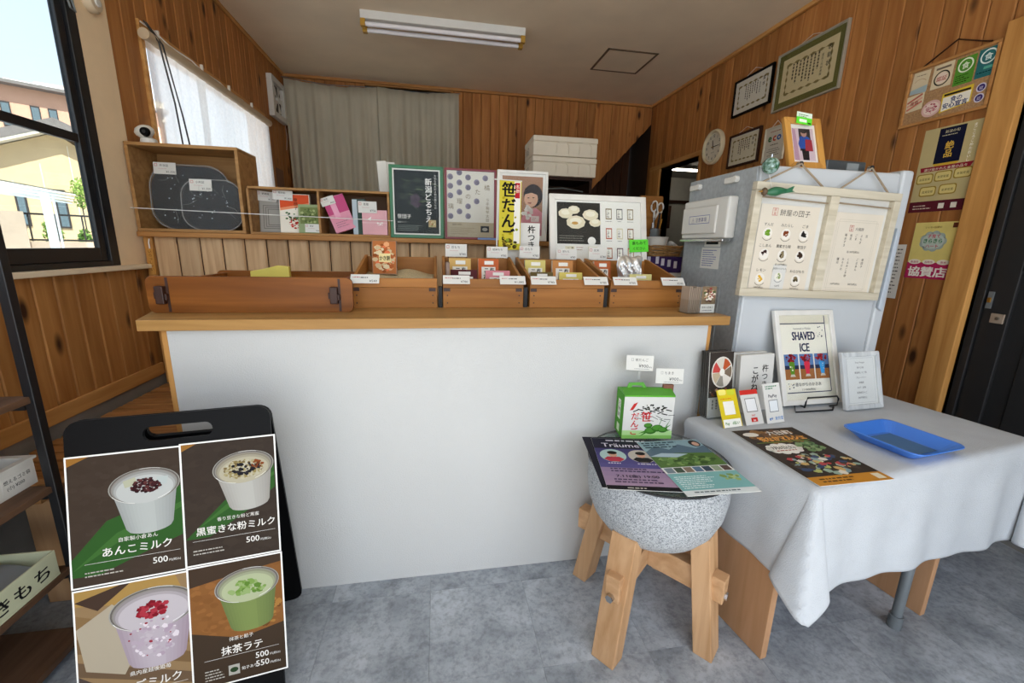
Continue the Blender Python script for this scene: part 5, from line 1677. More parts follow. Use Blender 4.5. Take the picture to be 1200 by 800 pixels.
# cables at the curtained window
tag(G().tube([(XL + 0.03, CY0 + 0.01, 2.42), (XL + 0.078, CY0 + 0.03, 2.33), (XL + 0.080, CY0 + 0.10, 2.05), (XL + 0.080, CY0 + 0.13, 1.78), (XL + 0.08, CY0 - 0.02, 1.75)], 0.0045, 6).build('power_cable', 'cable'), 'black cable hanging down in front of the lace curtain, left one', 'cable')
tag(G().tube([(XL + 0.03, CY0 + 0.03, 2.42), (XL + 0.080, CY0 + 0.06, 2.33), (XL + 0.082, CY0 + 0.16, 2.0), (XL + 0.085, CY0 + 0.22, 1.70)], 0.0045, 6).build('power_cable', 'cable'), 'black cable hanging down in front of the lace curtain, right one', 'cable')
tag(G().tube([(XL + 0.02, CY0, 2.41)] + [(XL + 0.022, CY0 + 0.12 * i, 2.405 + 0.008 * math.sin(i * 2.1) - 0.002 * i) for i in range(1, 14)], 0.004, 6).build('white_cable', 'string_white'), 'pale cable running along the top of the left wall window', 'cable')
for i, (y, lb) in enumerate(((2.96, 'white cable clip nearest the big window'), (3.42, 'white cable clip, second along the lace curtain'), (3.80, 'white cable clip, third along the lace curtain'), (4.2, 'white cable clip nearest the exhaust fan'))):
    tag(G().box(XL + 0.0125, XL + 0.03, y, y + 0.012, 2.385, 2.425).build('cable_clip', 'string_white', bevel=0.002), lb, 'clip', 'cable clips above the lace curtain')
# sticker on far left wall below the fan, and a small smoke detector by the big window
tag(G().box(XL, XL + 0.002, 4.70, 4.90, 1.80, 2.0).build('wall_sheet', mat('sheet_brown', '#7d5a44', 0.7)), 'brown sheet pinned on the left wall beside the lace curtain', 'sheet')
wd_ = thing('wall_sensor', 'round beige sensor on the papered strip at the top left', 'sensor', (XL + 0.004, 2.49, 2.335), (0, R(90), 0))
G().lathe([(0.045, 0), (0.045, 0.02), (0.036, 0.034), (0.001, 0.036)], 24).build('housing', mat('sensor_beige', '#cbb89c', 0.5), wd_, smooth=True)
G().lathe([(0.018, 0.0361), (0.016, 0.042), (0.001, 0.043)], 18).build('lens_cap', 'white', wd_, smooth=True)

# dark cabinet with two styrofoam boxes
dk = thing('dark_cabinet', 'tall dark wooden cabinet below the styrofoam boxes', 'cabinet', (0.83, 3.90, 0.5))
for a in ((0, 0.58, 0, 0.42, 1.395, 1.42), (0, 0.025, 0, 0.42, 0, 1.395), (0.555, 0.58, 0, 0.42, 0, 1.395), (0.025, 0.555, 0.40, 0.42, 0, 1.395), (0.025, 0.555, 0.01, 0.40, 1.27, 1.29), (0.025, 0.555, 0.01, 0.40, 0.7, 0.72), (0.025, 0.555, 0.01, 0.40, 0, 0.03)):
    G().box(*a).build('cabinet_board', 'dark_wood', dk, 0.002)
G().tube([(0.10, 0.02, 1.31), (0.3, 0.0, 1.325), (0.5, 0.02, 1.305)], 0.006, 6).build('wire_rack', 'steel', dk)
mat('styrofoam', '#ece4d2', 0.85, bump=0.3, bscale=120, var=0.03)
for i, (z, lb) in enumerate(((1.921, 'lower white styrofoam box of the pair on the dark cabinet'), (2.088, 'upper white styrofoam box of the pair on the dark cabinet'))):
    t = thing('styrofoam_box', lb, 'box', (0.84, 3.87, z), (0, 0, R(-1)), 'styrofoam boxes on the cabinet')
    G().box(0, 0.585, 0, 0.40, 0, 0.115).build('body', 'styrofoam', t, 0.008)
    G().box(-0.004, 0.589, -0.004, 0.404, 0.1155, 0.162).build('lid', 'styrofoam', t, 0.010)
    for x in (0.21, 0.42):
        G().tube([(x, -0.006, 0.02), (x, -0.006, 0.09), (x + 0.02, -0.006, 0.112), (x + 0.09, -0.006, 0.112), (x + 0.11, -0.006, 0.09), (x + 0.11, -0.006, 0.02)], 0.0045, 6).build('grip_ridge', 'styrofoam', t)
    p = Pr(); p.text('魚沼', 0.05, 0.04, 0.07, '#9a9486', 'l', 0.01)
    p.build(t, 'lettering', loc=(-0.0008, 0.38, 0), rot=(0, 0, R(-90)))

# kitchen corner between the product poster and the fridge
wb_ = tag(G().box(1.305, 1.465, 2.68, 2.70, SZ + 0.001, 1.640).build('wooden_board', 'box_wood', bevel=0.003), 'upright orange brown wooden board behind the scissors', 'board')
sc_ = thing('scissors', 'kitchen scissors with white handles standing in the tool cup', 'scissors', (1.378, 2.648, 1.40), (R(-6), R(14), 0))
for s in (-1, 1):
    g = G(); pts = [(s * 0.022 + 0.020 * math.cos(a * 0.5236), 0, 0.175 + 0.034 * math.sin(a * 0.5236)) for a in range(13)]
    g.tube(pts, 0.0055, 6); g.build('handle', 'white', sc_, smooth=True)
    G().prism([(s * 0.014 - 0.006, 0.145), (s * 0.014 + 0.006, 0.145), (0.006, 0.09), (-0.006, 0.09)], -0.004, 0.004, 'Y').build('shank', 'white', sc_)
G().prism([(-0.008, 0.09), (0.008, 0.09), (0.002, 0.0), (-0.004, 0.0)], -0.002, 0.002, 'Y').build('blade', 'chrome', sc_)
cu = thing('tool_cup', 'metal tool cup with kitchen tools beside the white tub', 'cup', (1.41, 2.645, SZ + 0.001))
G().lathe([(0.032, 0), (0.034, 0.10), (0.031, 0.10), (0.029, 0.004), (0.001, 0.004)], 24).build('cup_body', 'steel', cu, smooth=True)
for dx, dz, m in ((0.012, 0.20, 'black_matte'), (-0.008, 0.17, 'chrome'), (0.02, 0.16, 'brass')):
    G().cyl((dx * 0.4, 0, 0.01), (dx * 2, 0.005, dz), 0.006, n=8).build('tool', m, cu)
kt = thing('kitchen_cart', 'narrow white side table under the basket next to the fridge', 'side table', (1.150, 2.22, 0))
for a in ((0, 0.30, 0, 0.32, 1.15, 1.17),):
    G().box(*a).build('top', 'white', kt, 0.003)
for x in (0.0, 0.275):
    for y in (0.0, 0.295):
        G().box(x, x + 0.025, y, y + 0.025, 0, 1.149).build('leg', 'white', kt)
mat('purple_box', '#3c2a5a', 0.5)
p = Pr(); rn = random.Random(6); p.rect(0.001, 0.001, 0.223, 0.088, '#3c2a5a')
for x in (0.008, 0.06, 0.095, 0.135, 0.175):
    p.rect(x, 0.035 + rn.uniform(-0.01, 0.02), 0.020, 0.04, '#d6d2dc')
carton('purple_carton', 'dark purple carton with white print under the wicker basket', 'carton', 1.175, 1.171, 0.225, 0.090, 2.28, 0.16, 'purple_box', p)
bpos = (1.200, 2.285, 1.2625)
wk = thing('wicker_basket', 'brown wicker basket on the purple carton', 'basket', bpos)
mat('wicker', '#9a7446', 0.7, var=0.3, scale=70, bump=0.5)
for k in range(6):
    q = 0.002 * k
    z = 0.006 + k * 0.010
    pts = rrect(0.19 + 2 * q, 0.15 + 2 * q, 0.02, 3, -q, -q)
    pts.append(pts[0])
    G().tube([(x, y, z + 0.002 * math.sin(i * 2.2 + k * 3.1)) for i, (x, y) in enumerate(pts)], 0.0055, 6).build('woven_ring', 'wicker', wk)
G().box(0.005, 0.185, 0.005, 0.145, 0, 0.006).build('base', 'wicker', wk)
tu = thing('white_tub', 'white plastic tub standing in the wicker basket', 'tub', (1.275, 2.36, 1.269))
G().lathe([(0.052, 0), (0.060, 0.095), (0.063, 0.097), (0.063, 0.103), (0.055, 0.102), (0.050, 0.006), (0.001, 0.006)], 28).build('tub_body', 'white', tu, smooth=True)
tw = tag(G().grid(lambda u, v: (1.335 + u * 0.045, 2.30 + v * 0.10, 1.325 + 0.02 * math.sin(u * 3.1) * math.sin(v * 3.1) + 0.006 * math.sin(u * 11 + v * 7)), 12, 12).build('tea_towel', 'cloth', smooth=True), 'crumpled white cloth in the wicker basket', 'cloth')
md = tw.modifiers.new('thickness', 'SOLIDIFY'); md.thickness = 0.05; md.offset = -1

# ================================================================== ON AND AROUND THE FRIDGE
mf = thing('hanging_menu', 'double off white wooden window frame with two menus hanging on the fridge', 'menu frame', (1.166, 1.474, 1.130), (0, R(1.6), 0))
FW, FH, FB, FD = 0.660, 0.428, 0.030, 0.026
for a in ((0, FW, 0, FB), (0, FW, FH - FB, FH)):
    G().box(a[0], a[1], 0, FD, a[2], a[3]).build('rail', 'white_wash', mf, 0.002)
for a in ((0, FB), (0.332, 0.372), (FW - FB, FW)):
    G().box(a[0], a[1], 0, FD, FB + 0.0005, FH - FB - 0.0005).build('stile', 'white_wash', mf, 0.002)
for a in ((FB, 0.332), (0.372, FW - FB)):
    G().box(a[0], a[1], FD - 0.004, FD, FB, FH - FB).build('backing', 'white', mf)
    G().tube([(a[0], 0.012, FH - FB - 0.022), (a[1], 0.012, FH - FB - 0.028)], 0.003, 6).build('twine', 'rope', mf)
rn = random.Random(12)
INK = '#3c3a36'
p = Pr(); w, h = 0.262, 0.325; p.rect(0.001, 0.001, w - 0.002, h - 0.002, '#ddd3c2')
p.frame(0.052, 0.284, 0.024, 0.028, 0.0015, '#b84a44').vtext('餅屋', 0.064, 0.311, 0.012, '#b84a44').text('餅屋の団子', 0.086, 0.287, 0.026, INK, 'l', w=0.135)
nm = [('ずんだ', '#6f9a2c'), ('みたらし', '#7a3c1e'), ('ごま', '#24211f'), ('こしあん', '#3a2420'), ('黒蜜きな粉', '#4a3a1a'), ('草団子', '#3a2a20'), ('レモン', '#d9a832'), ('抹茶わらびもち', '#7a8a52'), ('わらびもち', '#40381e')]
for i, (s, c) in enumerate(nm):
    cx = 0.046 + (i % 3) * 0.082; cy = (0.215, 0.135, 0.040)[i // 3]
    p.text(s, cx, cy + 0.030, 0.0135, INK, 'c', w=min(0.066, 0.0135 * len(s)))
    p.ell(cx, cy + 0.002, 0.021, 0.021, '#e8e2d8', 18).blots(cx, cy + 0.004, 0.010, 0.012, 14, [c, c, '#8a7a5a' if i in (4, 8) else c], 0.006, rn)
    p.ring(cx, cy, 0.026, 0.026, 0.0016, INK, 12, 215, 325)
p.text('各160円(税込)', 0.13, 0.096, 0.009, INK, 'c')
for cx in (0.046, 0.21): p.text('380円(税込)', cx, 0.004, 0.008, INK, 'c')
o = sheet('menu_sheet', w, h, p, (FB + 0.018, FD - 0.007, FB - 0.002), (0, 0, 0), mf, 0.001, 'menu_paper')
p = Pr(); p.text('抹茶わらびもち', 0.030, 0.080, 0.009, INK, 'c').ell(0.030, 0.052, 0.017, 0.017, '#e6e2d6', 16).blots(0.030, 0.053, 0.008, 0.010, 10, ['#7a8a52', '#93a268'], 0.005, rn).ring(0.030, 0.05, 0.021, 0.021, 0.0014, INK, 12, 215, 325).text('420円', 0.03, 0.012, 0.009, INK, 'c')
sheet('menu_slip', 0.060, 0.098, p, (FB + 0.018 + 0.098, FD - 0.0085, FB - 0.002), (0, 0, 0), mf, 0.0008, 'white')
p = Pr(); w, h = 0.232, 0.315
p.frame(0.018, 0.016, w - 0.036, h - 0.05, 0.0008, '#b9b2a0').frame(0.026, 0.008, w - 0.052, h - 0.034, 0.0008, '#b9b2a0')
p.frame(0.080, 0.244, 0.020, 0.024, 0.0014, '#b84a44').vtext('餅屋', 0.09, 0.267, 0.010, '#b84a44').text('大福餅', 0.108, 0.249, 0.014, INK)
for x, s in ((0.170, '豆'), (0.145, 'よもぎ'), (0.120, 'ごま'), (0.095, '塩豆'), (0.070, '苺あずき')):
    p.vtext(s, x, 0.235, 0.0115, INK, 0, 1.15)
p.text('各150円(税込)', 0.12, 0.160, 0.010, INK, 'c')
for x, s in ((0.175, '草団子'), (0.150, 'ごまあん'), (0.105, 'くるみごま餅'), (0.080, 'みそだれ'), (0.055, '磯辺')):
    p.vtext(s, x, 0.140, 0.0115, INK, 0, 1.15)
p.text('220円(税込)', 0.065, 0.03, 0.009, INK, 'c').text('280円(税込)', 0.150, 0.03, 0.009, INK, 'c')
sheet('menu_sheet', w, h, p, (0.372 + 0.012, FD - 0.007, FB - 0.002), (0, 0, 0), mf, 0.001, 'menu_paper')
for a, hx, hz in (((0.03, 0.295), 0.185, 0.505), ((0.375, 0.60), 0.505, 0.515)):
    for x in a:
        G().tube([(x, 0.012, FH), (hx, 0.018, hz)], 0.0035, 6).build('rope', 'rope', mf)
    G().cyl((hx, 0.016, hz), (hx, 0.030, hz), 0.010, n=12).build('hook', 'chrome', mf, smooth=True)

# glass bead and bird ornament
ob = thing('bead_ornament', 'green glass ball hanging at the corner of the fridge', 'ornament', (1.222, 1.475, 1.612))
m_, nt_, p_ = pmat('green_glass'); p_.inputs['Base Color'].default_value = (*lin('#3f7a5c'), 1); p_.inputs['Roughness'].default_value = 0.05; p_.inputs['Coat Weight'].default_value = 1
nz = nt_.nodes.new('ShaderNodeTexNoise'); nz.inputs['Scale'].default_value = 60; rp = nt_.nodes.new('ShaderNodeValToRGB')
rp.color_ramp.elements[0].color = (*lin('#2c5a3c'), 1); rp.color_ramp.elements[1].color = (*lin('#a9c9c4'), 1); rp.color_ramp.elements[0].position = 0.4; rp.color_ramp.elements[1].position = 0.65
tcn = nt_.nodes.new('ShaderNodeTexCoord'); nt_.links.new(tcn.outputs['Object'], nz.inputs[0]); nt_.links.new(nz.outputs[0], rp.inputs[0]); nt_.links.new(rp.outputs[0], p_.inputs[0])
MATS['green_glass'] = m_
G().lathe([(0.001, -0.030)] + [(0.030 * math.sin(a * math.pi / 10), -0.030 * math.cos(a * math.pi / 10)) for a in range(1, 10)] + [(0.001, 0.030)], 24).build('ball', 'green_glass', ob, smooth=True)
G().cyl((0, 0, 0.029), (0, 0, 0.040), 0.004).build('cap', 'chrome', ob)
G().tube([(0, 0, -0.03), (0.012, -0.004, -0.07), (0.02, -0.006, -0.10)], 0.001, 5).build('thread', 'string_white', ob)
bd = thing('bird_ornament', 'small green bird ornament on the top corner of the menu frame', 'ornament', (1.205, 1.452, 1.520))
mat('bird_green', '#2f6b4a', 0.4); mat('bird_brown', '#5a4630', 0.5)
G().lathe([(0.001, -0.040), (0.008, -0.034), (0.015, -0.015), (0.017, 0.0), (0.013, 0.02), (0.007, 0.038), (0.004, 0.05), (0.001, 0.066)], 16, M=Matrix.Translation((0.035, 0, 0.0)) @ Matrix.Rotation(R(82), 4, 'Y')).build('body', 'bird_green', bd, smooth=True)
G().prism([(0.055, 0.0), (0.108, 0.022), (0.100, 0.006), (0.112, 0.002), (0.06, -0.008)], -0.006, 0.004, 'Y').build('tail', 'bird_green', bd, 0.001)
G().lathe([(0.001, -0.016), (0.010, -0.009), (0.012, 0), (0.008, 0.010), (0.001, 0.014)], 14, (-0.012, 0, -0.002)).build('head', 'bird_brown', bd, smooth=True)
G().cyl((-0.022, 0, -0.002), (-0.038, 0, -0.003), 0.004, 0.0005, n=8).build('beak', 'brass', bd)

# wooden photo frame on the fridge top
t = thing('photo_frame', 'light wooden photo frame on the fridge top with a standing figure', 'photo frame', (1.352, 1.530, 1.624), (R(-20), 0, R(-3)))
p = Pr(); w, h = 0.108, 0.160
p.rect(0, 0, w, h, '#e9e2dc').rect(0.008, 0.010, w - 0.016, h - 0.024, '#cdb6bd').poly([(0.008, 0.01), (0.03, 0.01), (0.022, 0.14), (0.008, 0.146)], '#b58fa0').rect(0.036, 0.05, 0.05, 0.094, '#3a3434')
p.poly([(0.045, 0.012), (0.072, 0.012), (0.074, 0.062), (0.042, 0.062)], '#221f22').poly([(0.036, 0.06), (0.078, 0.058), (0.082, 0.105), (0.064, 0.116), (0.040, 0.11), (0.030, 0.08)], '#2f4f9a').poly([(0.058, 0.052), (0.092, 0.05), (0.090, 0.098), (0.062, 0.100)], '#9a3440').ell(0.058, 0.125, 0.013, 0.016, '#a98274', 14).ell(0.058, 0.134, 0.014, 0.010, '#33302f', 12)
frame_parts(t, 0.158, 0.212, 0.025, 0.018, 'frame_gold', p, pm='print_gloss')
p = Pr(); p.rect(0, 0.028, 0.066, 0.020, '#dfeedd').small(0.008, 0.036, 0.045, 2, 0.007, 0.003, '#4a7a3a', rn).rect(0.012, 0.008, 0.032, 0.012, '#e9f6e2').rect(0.048, 0.004, 0.014, 0.005, '#1e3a1a')
lab(sheet('green_card', 0.066, 0.048, p, (0.045, -0.004, 0.185), (R(4), R(8), 0), t, 0.001, 'neon_green'), 'bright green card')
bx = thing('black_case', 'flat dark case lying on the fridge top right of the photo frame', 'case', (1.585, 1.600, 1.623), (0, 0, R(2)))
G().box(0, 0.20, 0, 0.14, 0, 0.055).build('case_body', mat('case_grey', '#4c4f50', 0.3), bx, 0.006)
G().box(0.10, 0.16, -0.002, 0, 0.010, 0.045).build('case_window', mat('case_window', '#8f9596', 0.2), bx)
tag(G().box(1.66, 1.86, 1.85, 1.852, 1.639, 1.715).build('white_card', 'paper'), 'white card standing behind the dark case on the fridge', 'card')

for o in (mf, ob, bd, t, bx):
    push(o)

# ================================================================== RIGHT WALL
RZ = (0, 0, R(-90))


def wall_thing(name, label, cat, y_left, z, roll=0.0):
    off = 0.0225 if 'framed' in cat else 0.0
    return thing(name, label, cat, (XR - 0.0005 - off, y_left, z), (0, R(roll), R(-90)))


def certificate(w, h, bg, rnd, big=True):
    p = Pr(); p.rect(0, 0, w, h, bg)
    gold = '#8a7a4a'
    b = 0.10 * w
    p.ring(w / 2, h / 2, w * 0.0, h * 0.0, 0, gold, 4)
    for i in range(40):
        for e in range(2):
            t = i / 39; x = b + (w - 2 * b) * t; y = b if e == 0 else h - b
            p.raw([(x + 0.014 * w * math.cos(k * 1.0472), y + (0.014 + 0.012 * math.sin(i * 0.9)) * w * math.sin(k * 1.0472)) for k in range(6)], [tuple(range(6))], gold)
    for i in range(26):
        for e in range(2):
            t = i / 25; y = b + (h - 2 * b) * t; x = b if e == 0 else w - b
            p.raw([(x + (0.014 + 0.01 * math.sin(i * 1.1)) * w * math.cos(k * 1.0472), y + 0.014 * w * math.sin(k * 1.0472)) for k in range(6)], [tuple(range(6))], gold)
    p.up()
    return p


t = wall_thing('certificate_frame', 'black framed white award certificate above the wall clock', 'framed certificate', 3.632, 2.428)
p = certificate(0.40, 0.245, '#e6e0d2', rn)
p.vtext('賞状', 0.325, 0.205, 0.030, '#2f2b26', 0.01, 1.3).vtext('菓匠餅屋殿', 0.285, 0.175, 0.015, '#3a352e').vsmall(0.25, 0.195, 0.13, 6, 0.026, 0.010, '#4a443a', rn)
frame_parts(t, 0.44, 0.285, 0.016, 0.02, 'black_board', p, pane=True, px=0.004, py=0.004)
G().tube([(0.12, 0.012, 0.285), (0.22, 0.016, 0.325), (0.32, 0.012, 0.285)], 0.0015, 5).build('hanging_string', 'string_white', t)
t = wall_thing('certificate_frame', 'large certificate in a wide olive green frame', 'framed certificate', 3.155, 2.338)
p = Pr(); w, h = 0.537, 0.367
p.rect(0, 0, w, h, '#6e6a3a')
p2 = certificate(0.455, 0.285, '#dccba0', rn)
for q, c in zip(p2.f, p2.c): pass
b_ = len(p.v)
p.v += [(x + 0.041, z - 0.0001, y + 0.041) for x, z, y in p2.v]; p.f += [tuple(i + b_ for i in q) for q in p2.f]; p.c += p2.c; p.k += p2.k + 3
p.vtext('表彰状', 0.435, 0.290, 0.036, '#2b2620', 0.012, 1.35).vtext('菓匠三代餅屋殿', 0.385, 0.25, 0.018, '#3a342a', 0.005).vsmall(0.345, 0.275, 0.18, 8, 0.030, 0.012, '#4a4232', rn)
frame_parts(t, 0.565, 0.395, 0.012, 0.022, mat('silver_edge', '#b5b0a0', 0.35, metal=0.4), p, px=0.002, py=0.002)
G().tube([(0.18, 0.012, 0.395), (0.28, 0.016, 0.425), (0.38, 0.012, 0.395)], 0.0015, 5).build('hanging_string', 'string_white', t)
t = wall_thing('certificate_frame', 'dark brown framed certificate beside the wall clock, below the black framed one', 'framed certificate', 3.612, 2.012)
p = certificate(0.335, 0.225, '#ddd4bc', rn)
p.vtext('賞状', 0.270, 0.185, 0.026, '#2f2b26', 0.01, 1.3).vsmall(0.225, 0.18, 0.12, 6, 0.024, 0.010, '#4a443a', rn)
frame_parts(t, 0.375, 0.268, 0.018, 0.02, 'dark_wood', p, px=0.002, py=0.003)
G().tube([(0.10, 0.012, 0.268), (0.19, 0.016, 0.305), (0.28, 0.012, 0.268)], 0.0015, 5).build('hanging_string', 'string_white', t)
t = wall_thing('eco_frame', 'pale framed sheet reading eco in coloured letters, behind the photo frame', 'framed sheet', 3.185, 1.985)
p = Pr(); w, h = 0.186, 0.226
p.rect(0, 0, w, h, '#d6cdbd').small(0.04, 0.20, 0.11, 1, 0.01, 0.006, '#a05a4a', rn, 'c')
p.text('e', 0.030, 0.135, 0.075, '#2f6a3a', 'l', 0.04).text('c', 0.078, 0.135, 0.075, '#c0492f', 'l', 0.04).text('o', 0.118, 0.135, 0.075, '#2f5a9a', 'l', 0.04)
p.small(0.05, 0.105, 0.09, 1, 0.01, 0.006, '#5a544a', rn, 'c').small(0.03, 0.075, 0.13, 4, 0.015, 0.005, '#6a645a', rn, 'c')
frame_parts(t, 0.21, 0.25, 0.012, 0.016, 'white_wash', p)
G().tube([(0.06, 0.010, 0.25), (0.105, 0.014, 0.29), (0.15, 0.010, 0.25)], 0.0015, 5).build('hanging_string', 'string_white', t)
# clock
ck = thing('wall_clock', 'round cream wall clock with black hands', 'clock', (XR - 0.001, 3.845, 2.243), (0, 0, R(-90)))
Mk = Matrix.Rotation(R(90), 4, 'X')
mat('clock_cream', '#d6c9a8', 0.45); mat('clock_face', '#e0d9c6', 0.6)
G().lathe([(0.150, 0.0), (0.152, 0.012), (0.146, 0.030), (0.134, 0.036), (0.126, 0.030), (0.124, 0.014), (0.001, 0.014)], 48, M=Mk, sy=1.02).build('case', 'clock_cream', ck, smooth=True)
fc = G().lathe([(0.123, 0.0145), (0.001, 0.0150)], 40, M=Mk).build('dial', 'clock_face', ck)
p = Pr()
for i in range(12):
    a = R(90 - (i + 1) * 30)
    p.text(str(i + 1), 0.098 * math.cos(a), 0.098 * math.sin(a) - 0.012, 0.034, '#2b2722', 'c', 0.015); p.k -= 1
p.up().text('QUARTZ', 0, -0.05, 0.012, '#5a544a', 'c')
p.build(fc, 'numerals', loc=(0, -0.0155, 0))
G().prism([(-0.005, -0.02), (0.005, -0.02), (0.003, 0.062), (-0.003, 0.062)], -0.020, -0.018, 'Y', M=Matrix.Rotation(R(-12), 4, 'Y')).build('hour_hand', 'black_matte', ck)
G().prism([(-0.004, -0.02), (0.004, -0.02), (0.002, 0.092), (-0.002, 0.092)], -0.023, -0.021, 'Y', M=Matrix.Rotation(R(88), 4, 'Y')).build('minute_hand', 'black_matte', ck)
G().cyl((0, -0.016, 0), (0, -0.025, 0), 0.006).build('pivot', 'brass', ck)
G().box(-0.124, 0.124, -0.0275, -0.0265, -0.001, 0.001).mesh('x', 'black_matte')

# cork board
cbd = wall_thing('cork_board', 'cork board with nine stickers hanging by the black door', 'notice board', 2.152, 1.985)
mat('cork', '#a8825a', 0.9, var=0.25, scale=160, bump=0.4)
BW_, BH_ = 0.395, 0.290
for a in ((0, BW_, 0, 0.014), (0, BW_, BH_ - 0.014, BH_), (0, 0.014, 0.0145, BH_ - 0.0145), (BW_ - 0.014, BW_, 0.0145, BH_ - 0.0145)):
    G().box(a[0], a[1], -0.018, -0.001, a[2], a[3]).build('rail', 'trim_wood_x', cbd, 0.002)
G().box(0.014, BW_ - 0.014, -0.010, -0.001, 0.014, BH_ - 0.014).build('cork_panel', 'cork', cbd)
G().tube([(0.06, -0.008, BH_), (0.20, -0.006, BH_ + 0.075), (0.31, -0.006, BH_ + 0.022), (0.35, -0.008, BH_ + 0.006)], 0.0035, 6).build('hanging_cord', 'dark_wood', cbd)


def sticker(x, z, w, h, label, pr, m='paper', rot=0.0):
    return lab(sheet('sticker', w, h, pr, (x, -0.0115, z), (0, R(rot), 0), cbd, 0.001, m), label)


p = Pr(); p.poly([(0.0, 0.0), (0.08, 0.0), (0.08, 0.035), (0, 0.02)], '#9fb2b8').ring(0.04, 0.05, 0.03, 0.02, 0.002, '#b08a6a', 12, 20, 160).small(0.015, 0.085, 0.05, 1, 0.01, 0.004, '#8a7a6a', rn)
sticker(0.022, 0.165, 0.080, 0.105, 'cream sticker with a blue base', p, mat('st_cream', '#d9c9a8', 0.6), 3)
p = Pr(); p.rect(0.012, 0.088, 0.066, 0.010, '#7a6a5a').ring(0.045, 0.045, 0.036, 0.036, 0.006, '#2a2622').ell(0.045, 0.045, 0.026, 0.026, '#e6d3c4').text('認証', 0.045, 0.034, 0.024, '#b05a4a', 'c', 0.02)
sticker(0.122, 0.158, 0.090, 0.112, 'white sticker with a black ring emblem', p, 'st_cream', 0)
p = Pr(); p.ring(0.040, 0.085, 0.032, 0.032, 0.006, '#e6efd8').text('食', 0.040, 0.072, 0.032, '#e6efd8', 'c', 0.02).small(0.008, 0.04, 0.060, 4, 0.010, 0.004, '#1e3a12', rn)
sticker(0.224, 0.142, 0.080, 0.122, 'green sticker with a white ring emblem', p, mat('st_green', '#4f8f24', 0.5), 0)
p = Pr(); p.ring(0.040, 0.088, 0.032, 0.032, 0.006, '#dfeeea').text('食', 0.040, 0.075, 0.032, '#dfeeea', 'c', 0.02).rect(0.030, 0.034, 0.040, 0.012, '#5fae9a').small(0.008, 0.02, 0.060, 1, 0.010, 0.004, '#0c2f34', rn)
sticker(0.312, 0.145, 0.076, 0.125, 'teal sticker with a white ring emblem', p, mat('st_teal', '#15666a', 0.5), 0)
p = Pr()
for k in range(3): p.line(0.004, 0.012 + k * 0.018, 0.076, 0.038 + k * 0.018, 0.010, ['#c97a6a', '#d8a08f', '#b86a5c'][k])
p.up().text('産直', 0.04, 0.032, 0.020, '#8a3a34', 'c', 0.02)
sticker(0.020, 0.075, 0.084, 0.080, 'white sticker with slanting red print', p, 'st_cream', -4)
p = Pr(); p.ell(0.048, 0.042, 0.046, 0.040, '#d8b0a8', 22).ell(0.048, 0.042, 0.036, 0.030, '#e6cfc4', 20).text('安全', 0.048, 0.030, 0.026, '#a8485a', 'c', 0.02).blots(0.048, 0.042, 0.034, 0.028, 12, ['#c96a7a', '#a8485a'], 0.005, rn)
sticker(0.100, 0.024, 0.096, 0.084, 'round pink sticker', p, 'cork', 0)
p = Pr(); p.poly([(0, 0), (0.13, 0.018), (0.13, 0.098), (0, 0.09)], '#d9b93a').poly([(0.006, 0.006), (0.124, 0.022), (0.124, 0.074), (0.006, 0.070)], '#efe9da').rect(0.008, 0.076, 0.112, 0.010, '#2a261e').text('食の', 0.065, 0.045, 0.026, '#1f2f6a', 'c', 0.02).text('安心宣言', 0.064, 0.018, 0.028, '#1f2f6a', 'c', 0.03, w=0.105)
sticker(0.190, 0.030, 0.130, 0.100, 'yellow edged sticker reading food safety', p, 'cork', 0)
for k in range(2):
    p = Pr(); p.ell(0.020, 0.020, 0.020, 0.020, '#cfc8d8', 18).ell(0.020, 0.020, 0.015, 0.015, '#3a2a6a', 18).text('認', 0.02, 0.012, 0.016, '#d8d2e6', 'c')
    sticker(0.332, 0.080 - k * 0.045, 0.040, 0.040, 'small round purple sticker', p, 'cork', 0)

# gold poster, yellow poster and a text sheet
t = wall_thing('gold_poster', 'gold poster with a dark blue panel and gold badges below the cork board', 'poster', 2.012, 1.527)
w, h = 0.258, 0.418
G().box(0, w, -0.0012, -0.0002, 0, h).build('sheet', mat('gold_sheet', '#bfae7c', 0.45), t)
p = Pr(); p.rect(0, 0, w, 0.055, '#5a1f2a').rect(0.07, 0.24, 0.115, 0.17, '#12162e').ell(0.1275, 0.24, 0.0575, 0.02, '#c9a53a', 16, 180, 360).vtext('絶品', 0.128, 0.345, 0.040, '#d9b24a', 0.02, 1.0)
p.text('新潟の旬', 0.1275, 0.385, 0.016, '#d8cfae', 'c').small(0.085, 0.372, 0.085, 1, 0.01, 0.004, '#c9bfa0', rn)
p.vtext('まごころこめたおいしさ', 0.222, 0.405, 0.0165, '#f4efe0', 0.02).poly([(0.02, 0.205), (0.24, 0.205), (0.25, 0.228), (0.015, 0.228)], '#8a2030').text('選び抜かれた金賞の品々', 0.13, 0.209, 0.015, '#efe3c8', 'c', w=0.19)
for x, y in ((0.008, 0.145), (0.092, 0.150), (0.176, 0.155), (0.035, 0.080), (0.125, 0.083)):
    p.poly(rrect(0.078, 0.050, 0.012, 3, x, y), '#9a7f30').poly(rrect(0.068, 0.040, 0.010, 3, x + 0.005, y + 0.005), '#d9c680').text('金賞受賞', x + 0.039, y + 0.018, 0.013, '#3a2f10', 'c')
p.small(0.02, 0.03, 0.09, 2, 0.014, 0.005, '#d8c0b0', rn).rect(0.140, 0.014, 0.026, 0.026, '#e6ded0').rect(0.195, 0.014, 0.026, 0.026, '#e6ded0')
p.build(t, loc=(0, -0.0013, 0))
t = wall_thing('yellow_poster', 'yellow and magenta supporting shop poster near the black door', 'poster', 1.957, 1.180)
w, h = 0.205, 0.292
